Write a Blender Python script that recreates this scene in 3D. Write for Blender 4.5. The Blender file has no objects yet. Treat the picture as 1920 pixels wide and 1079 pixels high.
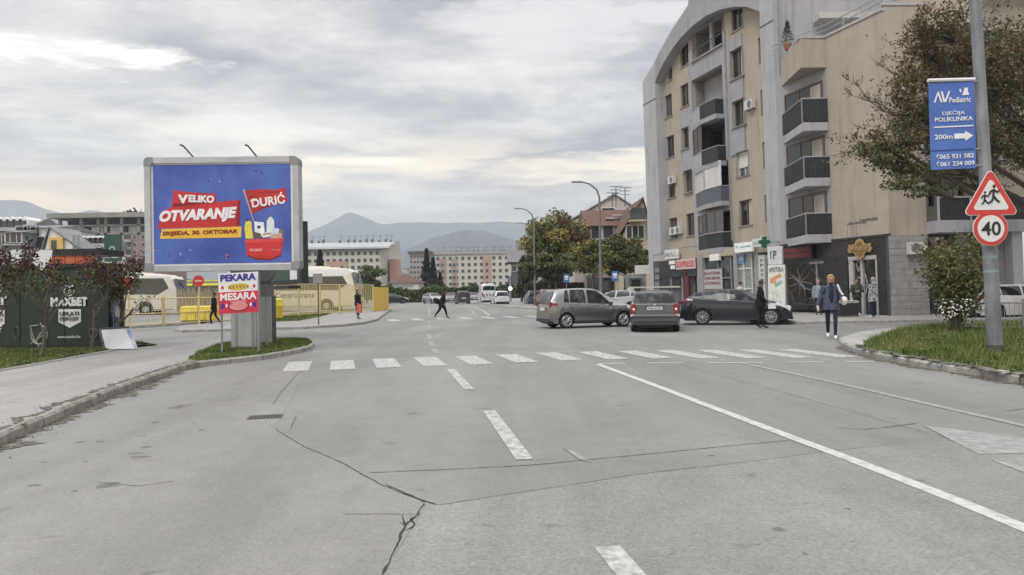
import bpy, bmesh, math, random
import numpy as np
from mathutils import Vector, Matrix
random.seed(7); RNG = np.random.default_rng(7)
S = bpy.context.scene
COL = S.collection
# ------------------------------------------------------------------ camera
F, EYE = 1387.0, 1.5
PITCH, ROLL = math.atan(7.5/1387), 0.016
fw = Vector((0, math.cos(PITCH), math.sin(PITCH)))
R0 = Vector((1, 0, 0)); U0 = R0.cross(fw)
cr = R0*math.cos(ROLL) - U0*math.sin(ROLL)
cu = R0*math.sin(ROLL) + U0*math.cos(ROLL)
cam_d = bpy.data.cameras.new('camera'); cam = bpy.data.objects.new('camera', cam_d); COL.objects.link(cam)
cam_d.sensor_width = 36; cam_d.lens = 36*F/1920; cam_d.clip_end = 20000; cam_d.clip_start = 0.05
m = Matrix((cr, cu, -fw)).transposed().to_4x4(); m.translation = Vector((0, 0, EYE)); cam.matrix_world = m
S.camera = cam
# ------------------------------------------------------------------ sun and sky
SUN_EL, SUN_AZ = math.radians(48), math.radians(215)      # azimuth clockwise from +Y
sd = Vector((math.sin(SUN_AZ)*math.cos(SUN_EL), math.cos(SUN_AZ)*math.cos(SUN_EL), math.sin(SUN_EL)))
sl = bpy.data.lights.new('sun', 'SUN'); sl.energy = 1.35; sl.angle = math.radians(28); sl.color = (1, .97, .93)
so = bpy.data.objects.new('sun', sl); COL.objects.link(so); so.rotation_euler = (-sd).to_track_quat('-Z', 'Y').to_euler()
so.location = (0, 0, 60)
W = bpy.data.worlds.new('World'); S.world = W; W.use_nodes = True
nt = W.node_tree; N = nt.nodes; L = nt.links; N.clear()
def nn(t, **k):
    n = N.new(t)
    for a, b in k.items(): setattr(n, a, b)
    return n
def wmath(op, a, b=None, c=None, clamp=False):
    n = nn('ShaderNodeMath', operation=op); n.use_clamp = clamp
    for i, v in enumerate((a, b, c)):
        if v is None: continue
        if isinstance(v, (int, float)): n.inputs[i].default_value = v
        else: L.new(v, n.inputs[i])
    return n.outputs[0]
tc = nn('ShaderNodeTexCoord'); sep = nn('ShaderNodeSeparateXYZ'); L.new(tc.outputs['Generated'], sep.inputs[0])
dx, dy, dz = sep.outputs
zz = wmath('ADD', wmath('MAXIMUM', dz, 0.0), 0.11)
comb = nn('ShaderNodeCombineXYZ'); L.new(wmath('DIVIDE', dx, zz), comb.inputs[0]); L.new(wmath('DIVIDE', dy, zz), comb.inputs[1])
def noise(vec, scale, detail, rough, dist=0.0, off=(0, 0, 0), sc=(1, 1, 1)):
    mp = nn('ShaderNodeMapping'); mp.inputs['Location'].default_value = off; mp.inputs['Scale'].default_value = sc
    L.new(vec, mp.inputs[0])
    n = nn('ShaderNodeTexNoise'); n.inputs['Scale'].default_value = scale; n.inputs['Detail'].default_value = detail
    n.inputs['Roughness'].default_value = rough; n.inputs['Distortion'].default_value = dist
    L.new(mp.outputs[0], n.inputs['Vector']); return n.outputs['Fac']
big = noise(comb.outputs[0], .66, 4, .55, .2, (3.1, 1.7, 0), (.8, 1, 1))
fin = noise(comb.outputs[0], 2.1, 10, .64, .25, (7.3, 2.2, 0), (.75, 1, 1))
mixv = wmath('ADD', wmath('MULTIPLY', big, .5), wmath('MULTIPLY', fin, .5))
rp = nn('ShaderNodeValToRGB'); L.new(mixv, rp.inputs[0]); e = rp.color_ramp.elements
e[0].position = .40; e[0].color = (.33, .335, .385, 1); e[1].position = .62; e[1].color = (1.0, .98, .95, 1)
for p, c in ((.455, (.45, .45, .49)), (.50, (.58, .575, .595)), (.55, (.77, .755, .74))):
    x = rp.color_ramp.elements.new(p); x.color = (*c, 1)
def mixc(f, a, b, mode='MIX'):
    n = nn('ShaderNodeMix', data_type='RGBA', blend_type=mode)
    if isinstance(f, (int, float)): n.inputs[0].default_value = f
    else: L.new(f, n.inputs[0])
    for i, v in ((6, a), (7, b)):
        if isinstance(v, tuple): n.inputs[i].default_value = (*v, 1)
        else: L.new(v, n.inputs[i])
    return n.outputs[2]
def sstep(v, a, b):
    n = nn('ShaderNodeMapRange', interpolation_type='SMOOTHSTEP'); L.new(v, n.inputs[0])
    n.inputs[1].default_value = a; n.inputs[2].default_value = b; return n.outputs[0]
# warm break in the cloud low down, streaky
streak = noise(tc.outputs['Generated'], 3.2, 6, .55, .3, (0.4, .1, .3), (1, 1, 6.5))
wl = wmath('MULTIPLY', wmath('MULTIPLY', sstep(dz, .235, .14), sstep(dz, .03, .13)), sstep(streak, .46, .60))
c1 = mixc(wmath('MULTIPLY', wl, .95), rp.outputs[0], (1.5, 1.28, .95))
hz = sstep(dz, .22, .03)
c2 = mixc(wmath('MULTIPLY', hz, .6), c1, (.90, .82, .70))
lft = wmath('MULTIPLY', wmath('MULTIPLY', sstep(dx, -.22, -.45), sstep(dz, .17, .09)), .8)
c2 = mixc(lft, c2, (1.42, 1.12, .78))
# the gap of bright sky high on the left
def spot(az, el, sx, sz):
    d = Vector((math.sin(az)*math.cos(el), math.cos(az)*math.cos(el), math.sin(el)))
    ddx = wmath('DIVIDE', wmath('SUBTRACT', dx, d.x), sx); ddz = wmath('DIVIDE', wmath('SUBTRACT', dz, d.z), sz)
    return wmath('ADD', wmath('MULTIPLY', ddx, ddx), wmath('MULTIPLY', ddz, ddz))
def spotf(az, el, sx, sz):
    return sstep(wmath('ADD', wmath('ADD', spot(az, el, sx, sz), wmath('MULTIPLY', wmath('SUBTRACT', fin, .5), 11)), wmath('MULTIPLY', wmath('SUBTRACT', streak, .5), 7)), 1.5, -.3)
s1 = spotf(math.radians(-31.3), math.radians(15.3), .115, .024)
c3 = mixc(wmath('MULTIPLY', s1, .95), c2, (1.5, 1.45, 1.38))
s2 = spotf(math.radians(-8.5), math.radians(9.9), .10, .008)
c3 = mixc(wmath('MULTIPLY', s2, .8), c3, (1.5, 1.38, 1.15))
s3 = spotf(math.radians(6), math.radians(9.2), .14, .018)
c3 = mixc(wmath('MULTIPLY', s3, .75), c3, (1.35, 1.2, .95))
s4 = spotf(math.radians(5), math.radians(19.5), .14, .035)
c3 = mixc(wmath('MULTIPLY', s4, .55), c3, (1.15, 1.12, 1.08))
# an overcast sky is brighter towards the zenith
zen = wmath('ADD', wmath('MULTIPLY', sstep(dz, .40, .95), 1.9), 1.0)
zc = nn('ShaderNodeCombineXYZ'); [L.new(zen, zc.inputs[i]) for i in range(3)]
c4 = mixc(1.0, c3, zc.outputs[0], 'MULTIPLY')
sky = nn('ShaderNodeTexSky', sky_type='NISHITA'); sky.sun_disc = False; sky.sun_elevation = SUN_EL; sky.sun_rotation = SUN_AZ
b1 = nn('ShaderNodeBackground'); L.new(c4, b1.inputs[0]); b1.inputs[1].default_value = .97
b2 = nn('ShaderNodeBackground'); L.new(sky.outputs[0], b2.inputs[0]); b2.inputs[1].default_value = .05
ms = nn('ShaderNodeMixShader'); ms.inputs[0].default_value = .93; L.new(b2.outputs[0], ms.inputs[1]); L.new(b1.outputs[0], ms.inputs[2])
ow = nn('ShaderNodeOutputWorld'); L.new(ms.outputs[0], ow.inputs[0])
S.view_settings.view_transform = 'Standard'; S.view_settings.look = 'None'; S.view_settings.exposure = 0.22; S.view_settings.gamma = 1
S.view_settings.use_curve_mapping = False
try:
    S.cycles.max_bounces = 5; S.cycles.diffuse_bounces = 3; S.cycles.glossy_bounces = 3; S.cycles.transparent_max_bounces = 10
    S.cycles.volume_bounces = 1; S.cycles.use_denoising = True; S.cycles.caustics_reflective = False; S.cycles.caustics_refractive = False
except Exception: pass

# ------------------------------------------------------------------ photograph -> place
def ray(px, py): return fw*F + cr*(px-960) + cu*(539.5-py)
def g(px, py, z=0.0):
    d = ray(px, py); t = (z-EYE)/d.z; return (d.x*t, d.y*t)
def at(px, py, Y):
    d = ray(px, py); t = Y/d.y; return Vector((d.x*t, Y, EYE+d.z*t))

# ------------------------------------------------------------------ materials
MATS = {}
def mat(name, col=(.5, .5, .5), rough=.7, metal=0., var=.12, scale=6., bump=0., bscale=None, col2=None, thr=(.35, .65),
        spec=.5, emit=0., alpha=1., coat=0., stretch=(1, 1, 1), det=5):
    if name in MATS: return MATS[name]
    m = bpy.data.materials.new(name); m.use_nodes = True; t = m.node_tree; nd = t.nodes; lk = t.links
    b = nd['Principled BSDF']; b.inputs['Roughness'].default_value = rough; b.inputs['Metallic'].default_value = metal
    b.inputs['Specular IOR Level'].default_value = spec
    if coat: b.inputs['Coat Weight'].default_value = coat; b.inputs['Coat Roughness'].default_value = .06
    tcn = nd.new('ShaderNodeTexCoord'); mp = nd.new('ShaderNodeMapping'); mp.inputs['Scale'].default_value = stretch
    lk.new(tcn.outputs['Object'], mp.inputs[0])
    n = nd.new('ShaderNodeTexNoise'); n.inputs['Scale'].default_value = scale; n.inputs['Detail'].default_value = det
    n.inputs['Roughness'].default_value = .62
    lk.new(mp.outputs[0], n.inputs['Vector'])
    r = nd.new('ShaderNodeValToRGB'); lk.new(n.outputs['Fac'], r.inputs[0])
    c2 = col2 if col2 else tuple(min(1, c*(1+var)) for c in col); c1 = col if col2 else tuple(c*(1-var) for c in col)
    r.color_ramp.elements[0].position = thr[0]; r.color_ramp.elements[0].color = (*c1, 1)
    r.color_ramp.elements[1].position = thr[1]; r.color_ramp.elements[1].color = (*c2, 1)
    lk.new(r.outputs[0], b.inputs['Base Color'])
    if emit: lk.new(r.outputs[0], b.inputs['Emission Color']); b.inputs['Emission Strength'].default_value = emit
    if alpha < 1: b.inputs['Alpha'].default_value = alpha
    if bump:
        bp = nd.new('ShaderNodeBump'); bp.inputs['Strength'].default_value = bump; bp.inputs['Distance'].default_value = .02
        n2 = nd.new('ShaderNodeTexNoise'); n2.inputs['Scale'].default_value = bscale or scale*5; n2.inputs['Detail'].default_value = 4
        lk.new(mp.outputs[0], n2.inputs['Vector']); lk.new(n2.outputs['Fac'], bp.inputs['Height']); lk.new(bp.outputs[0], b.inputs['Normal'])
    MATS[name] = m; return m
def weather(name, col, streak=.25, stain=(.16, .15, .13), rough=.85, joint=None):
    """render / plaster with vertical rain streaks and soft blotches"""
    if name in MATS: return MATS[name]
    m = mat(name, col, rough, var=.06, scale=.9, bump=.15, bscale=60); t = m.node_tree; nd = t.nodes; lk = t.links
    b = nd['Principled BSDF']; src = b.inputs['Base Color'].links[0].from_socket
    tcn = nd.new('ShaderNodeTexCoord'); mp = nd.new('ShaderNodeMapping'); mp.inputs['Scale'].default_value = (2.4, 2.4, .16); lk.new(tcn.outputs['Object'], mp.inputs[0])
    n = nd.new('ShaderNodeTexNoise'); n.inputs['Scale'].default_value = 1.; n.inputs['Detail'].default_value = 8; n.inputs['Roughness'].default_value = .7
    lk.new(mp.outputs[0], n.inputs['Vector'])
    mr = nd.new('ShaderNodeMapRange'); mr.inputs[1].default_value = .52; mr.inputs[2].default_value = .80; mr.inputs[4].default_value = streak*1.6
    lk.new(n.outputs['Fac'], mr.inputs[0])
    mx = nd.new('ShaderNodeMix'); mx.data_type = 'RGBA'; lk.new(mr.outputs[0], mx.inputs[0]); lk.new(src, mx.inputs[6]); mx.inputs[7].default_value = (*stain, 1)
    lk.new(mx.outputs[2], b.inputs['Base Color']); return m

# ------------------------------------------------------------------ mesh builder
class MB:
    def __init__(s): s.v = []; s.f = []; s.m = []; s.cur = 0; s.sm = []; s.smooth = False
    def add(s, vs, fs):
        o = len(s.v); s.v += [tuple(v) for v in vs]
        for f in fs: s.f.append(tuple(i+o for i in f)); s.m.append(s.cur); s.sm.append(s.smooth)
    def box(s, x0, x1, y0, y1, z0, z1, T=None):
        x0, x1 = min(x0, x1), max(x0, x1); y0, y1 = min(y0, y1), max(y0, y1); z0, z1 = min(z0, z1), max(z0, z1)
        vs = [(x, y, z) for z in (z0, z1) for y in (y0, y1) for x in (x0, x1)]
        fs = [(0, 2, 3, 1), (4, 5, 7, 6), (0, 1, 5, 4), (2, 6, 7, 3), (0, 4, 6, 2), (1, 3, 7, 5)]
        if T:
            vs = [T(*v) for v in vs]
            if getattr(T, '__self__', None) is not None and getattr(T.__self__, 'flip', False): fs = [f[::-1] for f in fs]
        s.add(vs, fs); return s
    def bbox(s, x0, x1, y0, y1, z0, z1, b=.02, T=None):
        """box with chamfered vertical and top edges"""
        x0, x1 = min(x0, x1), max(x0, x1); y0, y1 = min(y0, y1), max(y0, y1)
        ring = lambda q, z: [(x0+q, y0+b, z), (x0+b, y0+q, z), (x1-b, y0+q, z), (x1-q, y0+b, z), (x1-q, y1-b, z), (x1-b, y1-q, z), (x0+b, y1-q, z), (x0+q, y1-b, z)]
        vs = ring(0, z0)+ring(0, z1-b)+[((x0+x1)/2+(x-(x0+x1)/2)*(1-2*b/max(x1-x0, .01)), (y0+y1)/2+(y-(y0+y1)/2)*(1-2*b/max(y1-y0, .01)), z1) for x, y, _ in ring(0, z1)]
        fs = []
        for k in (0, 8):
            for i in range(8): fs.append((k+i, k+(i+1) % 8, k+8+(i+1) % 8, k+8+i))
        fs = [f for f in fs]; fs.append(tuple(range(16, 24))); fs.append(tuple(range(7, -1, -1)))
        if T: vs = [T(*v) for v in vs]
        s.add(vs, fs); return s
    def prism(s, pts, z0, z1, T=None):
        n = len(pts); A = sum(pts[i][0]*pts[(i+1) % n][1]-pts[(i+1) % n][0]*pts[i][1] for i in range(n))
        if A < 0: pts = pts[::-1]
        vs = [(x, y, z0) for x, y in pts]+[(x, y, z1) for x, y in pts]
        fs = [tuple(range(n-1, -1, -1)), tuple(range(n, 2*n))]+[(i, (i+1) % n, n+(i+1) % n, n+i) for i in range(n)]
        if T: vs = [T(*v) for v in vs]
        s.add(vs, fs); return s
    def quad(s, *vs): s.add(vs, [tuple(range(len(vs)))]); return s
    def tube(s, pts, rad, seg=8, cap=True):
        pts = [Vector(p) for p in pts]; n = len(pts)
        if isinstance(rad, (int, float)): rad = [rad]*n
        vs = []; prev = None
        for i, p in enumerate(pts):
            d = (pts[min(i+1, n-1)]-pts[max(i-1, 0)]).normalized()
            a = prev if prev else (Vector((0, 0, 1)) if abs(d.z) < .9 else Vector((1, 0, 0)))
            x = (a-d*a.dot(d)).normalized(); prev = x; y = d.cross(x)
            for k in range(seg):
                t = 2*math.pi*k/seg; vs.append(p+(x*math.cos(t)+y*math.sin(t))*rad[i])
        fs = []
        for i in range(n-1):
            for k in range(seg): fs.append((i*seg+k, i*seg+(k+1) % seg, (i+1)*seg+(k+1) % seg, (i+1)*seg+k))
        if cap: fs.append(tuple(range(seg-1, -1, -1))); fs.append(tuple(range((n-1)*seg, n*seg)))
        sm = s.smooth; s.smooth = seg > 4; s.add(vs, fs); s.smooth = sm; return s
    def ell(s, c, r, seg=12, rings=8, fn=None):
        c = Vector(c); r = (r, r, r) if isinstance(r, (int, float)) else r; vs = []; fs = []
        for j in range(rings+1):
            th = math.pi*j/rings
            for k in range(seg):
                ph = 2*math.pi*k/seg; p = Vector((math.sin(th)*math.cos(ph)*r[0], math.sin(th)*math.sin(ph)*r[1], -math.cos(th)*r[2]))
                if fn: p = Vector(fn(p))
                vs.append(c+p)
        for j in range(rings):
            for k in range(seg):
                a, b2, c2, d2 = j*seg+k, j*seg+(k+1) % seg, (j+1)*seg+(k+1) % seg, (j+1)*seg+k
                fs.append((a, b2, c2, d2))
        sm = s.smooth; s.smooth = True; s.add(vs, fs); s.smooth = sm; return s
    def disc(s, c, r, axis, th=.02, seg=24):
        a = Vector(axis).normalized()*th/2; c = Vector(c); s.tube([c-a, c+a], r, seg); return s
    def build(s, name, mats, parent=None, world=False, clean=False):
        me = bpy.data.meshes.new(name); v = s.v
        if world and parent is not None:
            o = root(parent); lx, ly, lz = o.location; v = [(x-lx, y-ly, z-lz) for x, y, z in v]
        me.from_pydata(v, [], s.f)
        if not isinstance(mats, (list, tuple)): mats = [mats]
        for q in mats: me.materials.append(q)
        if len(mats) > 1: me.polygons.foreach_set('material_index', s.m)
        if any(s.sm):
            me.polygons.foreach_set('use_smooth', s.sm)
            try: me.set_sharp_from_angle(angle=math.radians(38))
            except Exception: pass
        if clean:
            bm = bmesh.new(); bm.from_mesh(me); bmesh.ops.remove_doubles(bm, verts=bm.verts, dist=.0005)
            bmesh.ops.recalc_face_normals(bm, faces=bm.faces); bm.to_mesh(me); bm.free()
        me.update()
        o = bpy.data.objects.new(name, me); COL.objects.link(o)
        if parent is not None: o.parent = parent
        return o
def root(o):
    while o.parent is not None: o = o.parent
    return o
def tag(o, label=None, cat=None, group=None, kind=None):
    for k, v in (('label', label), ('category', cat), ('group', group), ('kind', kind)):
        if v: o[k] = v
    return o
def thing(name, label, cat, loc=(0, 0, 0), rz=0, group=None, kind=None):
    o = bpy.data.objects.new(name, None); COL.objects.link(o); o.empty_display_size = .2
    o.location = loc; o.rotation_euler = (0, 0, rz)
    return tag(o, label, cat, group, kind)
def inst(src, name, parent, loc, rz=0, scale=None):
    o = bpy.data.objects.new(name, src.data if hasattr(src, 'data') else src); COL.objects.link(o)
    o.location = loc; o.rotation_euler = (0, 0, rz)
    if scale: o.scale = scale
    if parent is not None: o.parent = parent
    return o
def copy_tree(o, parent=None):
    c = o.copy(); COL.objects.link(c)
    if parent is not None: c.parent = parent; c.matrix_parent_inverse = o.matrix_parent_inverse
    for ch in list(o.children): copy_tree(ch, c)
    return c
def mb(): return MB()
def bx(name, m, parent, dims, world=False, T=None): return MB().box(*dims, T=T).build(name, m, parent, world)

_fc = {}
def text(s, name, m, parent, org, right, up, width=None, height=.3, depth=.004, world=True, bold=0., shear=0., align='CENTER', spacing=1.):
    """flat lettering: org = centre of the line, right / up = directions on the surface"""
    cd = bpy.data.curves.new('t', 'FONT'); cd.body = s; cd.align_x = 'CENTER'; cd.align_y = 'CENTER'; cd.resolution_u = 3
    cd.extrude = 0.5; cd.offset = bold; cd.shear = shear; cd.space_character = spacing
    to = bpy.data.objects.new('t', cd); COL.objects.link(to)
    me = bpy.data.meshes.new_from_object(to)
    bpy.data.objects.remove(to); bpy.data.curves.remove(cd)
    n = len(me.vertices); a = np.empty(n*3); me.vertices.foreach_get('co', a); a = a.reshape(-1, 3)
    mn, mx = a.min(0), a.max(0); a[:, :2] -= (mn[:2]+mx[:2])/2
    sy = height/(mx[1]-mn[1]); sx = width/(mx[0]-mn[0]) if width else sy
    r = np.array(Vector(right).normalized()); u = np.array(Vector(up).normalized()); nrm = np.cross(r, u)
    w = np.outer(a[:, 0]*sx, r)+np.outer(a[:, 1]*sy, u)+np.outer(a[:, 2]*depth*2, nrm)+np.array(org)
    if world and parent is not None: w -= np.array(root(parent).location)
    me.vertices.foreach_set('co', w.ravel()); me.update(); me.materials.clear(); me.materials.append(m)
    me.polygons.foreach_set('material_index', [0]*len(me.polygons))
    o = bpy.data.objects.new(name, me); COL.objects.link(o)
    if parent is not None: o.parent = parent
    return o

class Fr:
    """a facade plane: u along it, n out of it, z up; lean = how far the old walls lean per metre"""
    def __init__(s, O, U, Nn, lean=0., z0=4.): s.O = O; s.U = U; s.N = Nn; s.lean = lean; s.z0 = z0; s.flip = (U[0]*Nn[1]-U[1]*Nn[0]) < 0
    def P(s, u, n, z): return (s.O[0]+u*s.U[0]+n*s.N[0]-s.lean*(z-s.z0), s.O[1]+u*s.U[1]+n*s.N[1], z)
    def uz(s, px, py, n=0.):
        d = ray(px, py); a = d.x/d.y; b = d.z/d.y
        Y0 = s.O[1]+n*s.N[1]; k = a+s.lean*b
        u = (s.O[0]+n*s.N[0]-s.lean*(EYE-s.z0)-k*Y0)/(k*s.U[1]-s.U[0]); Y = Y0+u*s.U[1]
        return u, EYE+b*Y
    def rect(s, x0, y0, x1, y1, n=0.):
        """pixel rectangle (corners on the plane) -> u0,u1,z0,z1 using the centre column for the heights"""
        ym = (y0+y1)/2; ua = s.uz(x0, ym, n)[0]; ub = s.uz(x1, ym, n)[0]; xm = (x0+x1)/2
        za = s.uz(xm, y1, n)[1]; zb = s.uz(xm, y0, n)[1]
        return min(ua, ub), max(ua, ub), min(za, zb), max(za, zb)
def holed(mbx, T, u0, u1, z0, z1, holes, n=0., depth=.2, flip=False, top=None):
    """a wall with real openings and reveals; holes = [(u0,u1,z0,z1)]"""
    us = sorted({u0, u1, *[h[0] for h in holes], *[h[1] for h in holes]}); zs = sorted({z0, z1, *[h[2] for h in holes], *[h[3] for h in holes]})
    if top: us = sorted(set(us) | {u0+(u1-u0)*i/40 for i in range(41)})
    us = [u for u in us if u0 <= u <= u1]; zs = [z for z in zs if z0 <= z <= z1]
    for i in range(len(us)-1):
        for j in range(len(zs)-1):
            cu_, cz = (us[i]+us[i+1])/2, (zs[j]+zs[j+1])/2
            if any(h[0] < cu_ < h[1] and h[2] < cz < h[3] for h in holes): continue
            t1, t2 = (min(zs[j+1], top(us[i])), min(zs[j+1], top(us[i+1]))) if top else (zs[j+1], zs[j+1])
            if t1 <= zs[j] and t2 <= zs[j]: continue
            q = [T(us[i], n, zs[j]), T(us[i+1], n, zs[j]), T(us[i+1], n, max(t2, zs[j])), T(us[i], n, max(t1, zs[j]))]
            mbx.add(q, [(0, 1, 2, 3)])
    for a, b, c, d in holes:
        f = [T(a, n, c), T(b, n, c), T(b, n, d), T(a, n, d)]; k = [T(a, n-depth, c), T(b, n-depth, c), T(b, n-depth, d), T(a, n-depth, d)]
        mbx.add(f+k, [(0, 1, 5, 4), (1, 2, 6, 5), (2, 3, 7, 6), (3, 0, 4, 7)])
# ================================================================== materials
def asphalt(name, base, speck=.35, grain=55., warm=(1, 1, 1), bump=.35):
    m = bpy.data.materials.new(name); m.use_nodes = True; t = m.node_tree; nd = t.nodes; lk = t.links; b = nd['Principled BSDF']
    b.inputs['Roughness'].default_value = .8; b.inputs['Specular IOR Level'].default_value = .35
    c = nd.new('ShaderNodeTexCoord').outputs['Object']
    def nz(sc, det, ro=.6, st=(1, 1, 1), dist=0.):
        mp = nd.new('ShaderNodeMapping'); mp.inputs['Scale'].default_value = st; lk.new(c, mp.inputs[0])
        n = nd.new('ShaderNodeTexNoise'); n.inputs['Scale'].default_value = sc; n.inputs['Detail'].default_value = det
        n.inputs['Roughness'].default_value = ro; n.inputs['Distortion'].default_value = dist; lk.new(mp.outputs[0], n.inputs['Vector']); return n.outputs['Fac']
    def mr(v, a, b_, c_, d):
        n = nd.new('ShaderNodeMapRange'); lk.new(v, n.inputs[0])
        for i, x in enumerate((a, b_, c_, d)): n.inputs[1+i].default_value = x
        return n.outputs[0]
    def ml(a, b_):
        n = nd.new('ShaderNodeMath'); n.operation = 'MULTIPLY'; lk.new(a, n.inputs[0]); lk.new(b_, n.inputs[1]); return n.outputs[0]
    big = mr(nz(.25, 6, .65, (1, .5, 1), .8), .3, .7, .82, 1.14)
    track = mr(nz(.8, 4, .6, (1, .05, 1)), .35, .7, .86, 1.08)
    mid = mr(nz(2.6, 6, .7), .3, .7, .93, 1.07)
    fine = mr(nz(grain, 2, .6), .3, .7, 1-speck, 1+speck)
    fine2 = mr(nz(grain*.35, 3, .7), .3, .7, 1-speck*.45, 1+speck*.45)
    spots = ml(mr(nz(3.3, 2, .5, (.55, 1, 1)), .69, .75, 1., .70), mr(nz(.55, 7, .75, (1, 1, 1), 1.), .60, .74, 1., .84))
    v = ml(ml(ml(big, mid), ml(fine, fine2)), ml(spots, track))
    cc = nd.new('ShaderNodeCombineXYZ')
    for i in range(3):
        k = nd.new('ShaderNodeMath'); k.operation = 'MULTIPLY'; lk.new(v, k.inputs[0]); k.inputs[1].default_value = base*warm[i]; lk.new(k.outputs[0], cc.inputs[i])
    lk.new(cc.outputs[0], b.inputs['Base Color'])
    bp = nd.new('ShaderNodeBump'); bp.inputs['Strength'].default_value = bump; bp.inputs['Distance'].default_value = .008
    lk.new(fine, bp.inputs['Height']); lk.new(bp.outputs[0], b.inputs['Normal']); MATS[name] = m; return m
ASPH = asphalt('asphalt worn smooth', .232, .13, 42, (1., .998, .945))
ASPH2 = asphalt('asphalt coarse patch', .250, .20, 36, (1., .998, .945), .6)
ASPH4 = asphalt('asphalt warm patch', .246, .15, 48, (1., .985, .925))
ASPH3 = asphalt('asphalt sidewalk', .30, .16, 60, (1., .975, .94))
CRACK = mat('crack', (.035, .033, .03), .95, scale=3)
SEAM = mat('tar seam', (.10, .098, .094), .9, scale=3)
PAINT = mat('road paint worn', (.27, .27, .26), .7, scale=11, det=12, col2=(.50, .50, .48), thr=(.40, .60))
PAINTF = mat('road paint faded', (.235, .235, .225), .75, scale=9, det=12, col2=(.34, .34, .33), thr=(.42, .62))
KERB = mat('kerb concrete', (.22, .215, .20), .9, scale=5, col2=(.42, .41, .38), thr=(.3, .7), bump=.5, bscale=30)
CONC = mat('concrete', (.30, .295, .28), .9, scale=3, col2=(.42, .41, .39), bump=.3, bscale=40)
SOIL = mat('soil', (.07, .062, .05), 1., scale=14, col2=(.20, .185, .155), bump=.8, bscale=50)
GRASSB = mat('turf soil', (.055, .075, .022), 1., scale=4, col2=(.12, .14, .045), bump=.6, bscale=40)
GRASS = mat('grass blades', (.065, .11, .025), .7, scale=1.6, col2=(.17, .20, .065), spec=.15)
LAND = mat('far land', (.07, .085, .04), 1., scale=.02, col2=(.14, .14, .08))
GLASS = mat('dark glass', (.022, .025, .03), .04, var=.3, scale=.5, spec=.8)
GLASS2 = mat('window glass', (.05, .055, .06), .06, scale=.7, col2=(.10, .105, .11), spec=.8)
BLACK = mat('black', (.018, .018, .02), .5)
RUB = mat('rubber', (.022, .022, .023), .85)
STEEL = mat('galvanised steel', (.30, .31, .32), .5, .35, scale=5, col2=(.42, .43, .44))
WHITE = mat('white paint', (.74, .74, .73), .5, var=.05)
DGREY = mat('dark grey', (.07, .07, .075), .6)
GREY = mat('mid grey', (.25, .25, .255), .6)
RED = mat('red paint', (.48, .03, .025), .45)
YEL = mat('yellow paint', (.72, .47, .05), .5, scale=4, col2=(.82, .57, .10))
PALEYEL = mat('faded yellow steel', (.56, .43, .17), .55, scale=5, col2=(.66, .54, .28))
BARK = mat('bark', (.06, .05, .04), .95, scale=14, col2=(.15, .125, .10), bump=.8, stretch=(1, 1, .25))

# ================================================================== ground, road, kerbs
def P2(l): return [g(*p) for p in l]
def sheet(name, pts, z, m, parent=None, kind='structure'):
    b = MB(); n = len(pts); A = sum(pts[i][0]*pts[(i+1) % n][1]-pts[(i+1) % n][0]*pts[i][1] for i in range(n))
    if A < 0: pts = pts[::-1]
    b.add([(x, y, z) for x, y in pts], [tuple(range(n))]); o = b.build(name, m, parent)
    if parent is None: o['kind'] = kind
    return o
b = MB(); b.quad((-9000, -60, -.06), (9000, -60, -.06), (9000, 9000, -.06), (-9000, 9000, -.06)); b.build('ground', LAND)['kind'] = 'structure'
sheet('road', [(-70, -8), (45, -8), (45, 190), (-75, 190)], 0, ASPH)
def off(p, q, d):
    v = Vector((q[0]-p[0], q[1]-p[1], 0)).normalized(); return Vector((p[0]-v.y*d, p[1]+v.x*d, 0))
def ribbon(pts, w, z, jag=0., seed=1, step=.12):
    """flat strip of uneven width along a polyline"""
    r = random.Random(seed); P = []
    for (a, c) in zip(pts, pts[1:]):
        a, c = Vector((*a, 0)), Vector((*c, 0)); n = max(1, int((c-a).length/step)); d = (c-a).normalized(); s = Vector((-d.y, d.x, 0))
        for i in range(n): P.append((a+(c-a)*i/n, s))
    P.append((Vector((*pts[-1], 0)), s)); v = []; f = []; ctr = 0
    for i, (p, s) in enumerate(P):
        ctr = ctr*.85+r.uniform(-1, 1)*jag*(w*.6 if w > .05 else .009); ww = w/2*(1+r.uniform(-1, 1)*jag*.7)
        if i in (0, len(P)-1) and jag: ww *= .2
        v += [tuple(p+s*(ctr-ww))[:2]+(z,), tuple(p+s*(ctr+ww))[:2]+(z,)]
        if i: f.append((2*i-2, 2*i, 2*i+1, 2*i-1)[::-1])
    b = MB(); b.add(v, [q[::-1] for q in f]); return b
# coarse resurfaced patch, bottom right
patch = P2([(715, 1079), (756, 1020), (800, 953), (820, 948), (1000, 921), (1200, 890), (1310, 878), (1420, 865), (1560, 846), (1700, 832), (1920, 822)])
patch = [(patch[0][0]-.6, 1.0)] + patch + [(12, 9.0), (12, .5)]
sheet('road_patch', patch, .0025, ASPH2)
left_patch = P2([(330, 712), (450, 700), (572, 694), (548, 745), (515, 803), (650, 874), (720, 912), (797, 946), (755, 1018), (717, 1079)]) + [(-1.3, 1.0), (-4.6, 1.0), (-4.75, 7.2), (-5.15, 9.0), (-5.6, 11.2)]
sheet('road_patch', left_patch, .0025, ASPH4)
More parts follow.
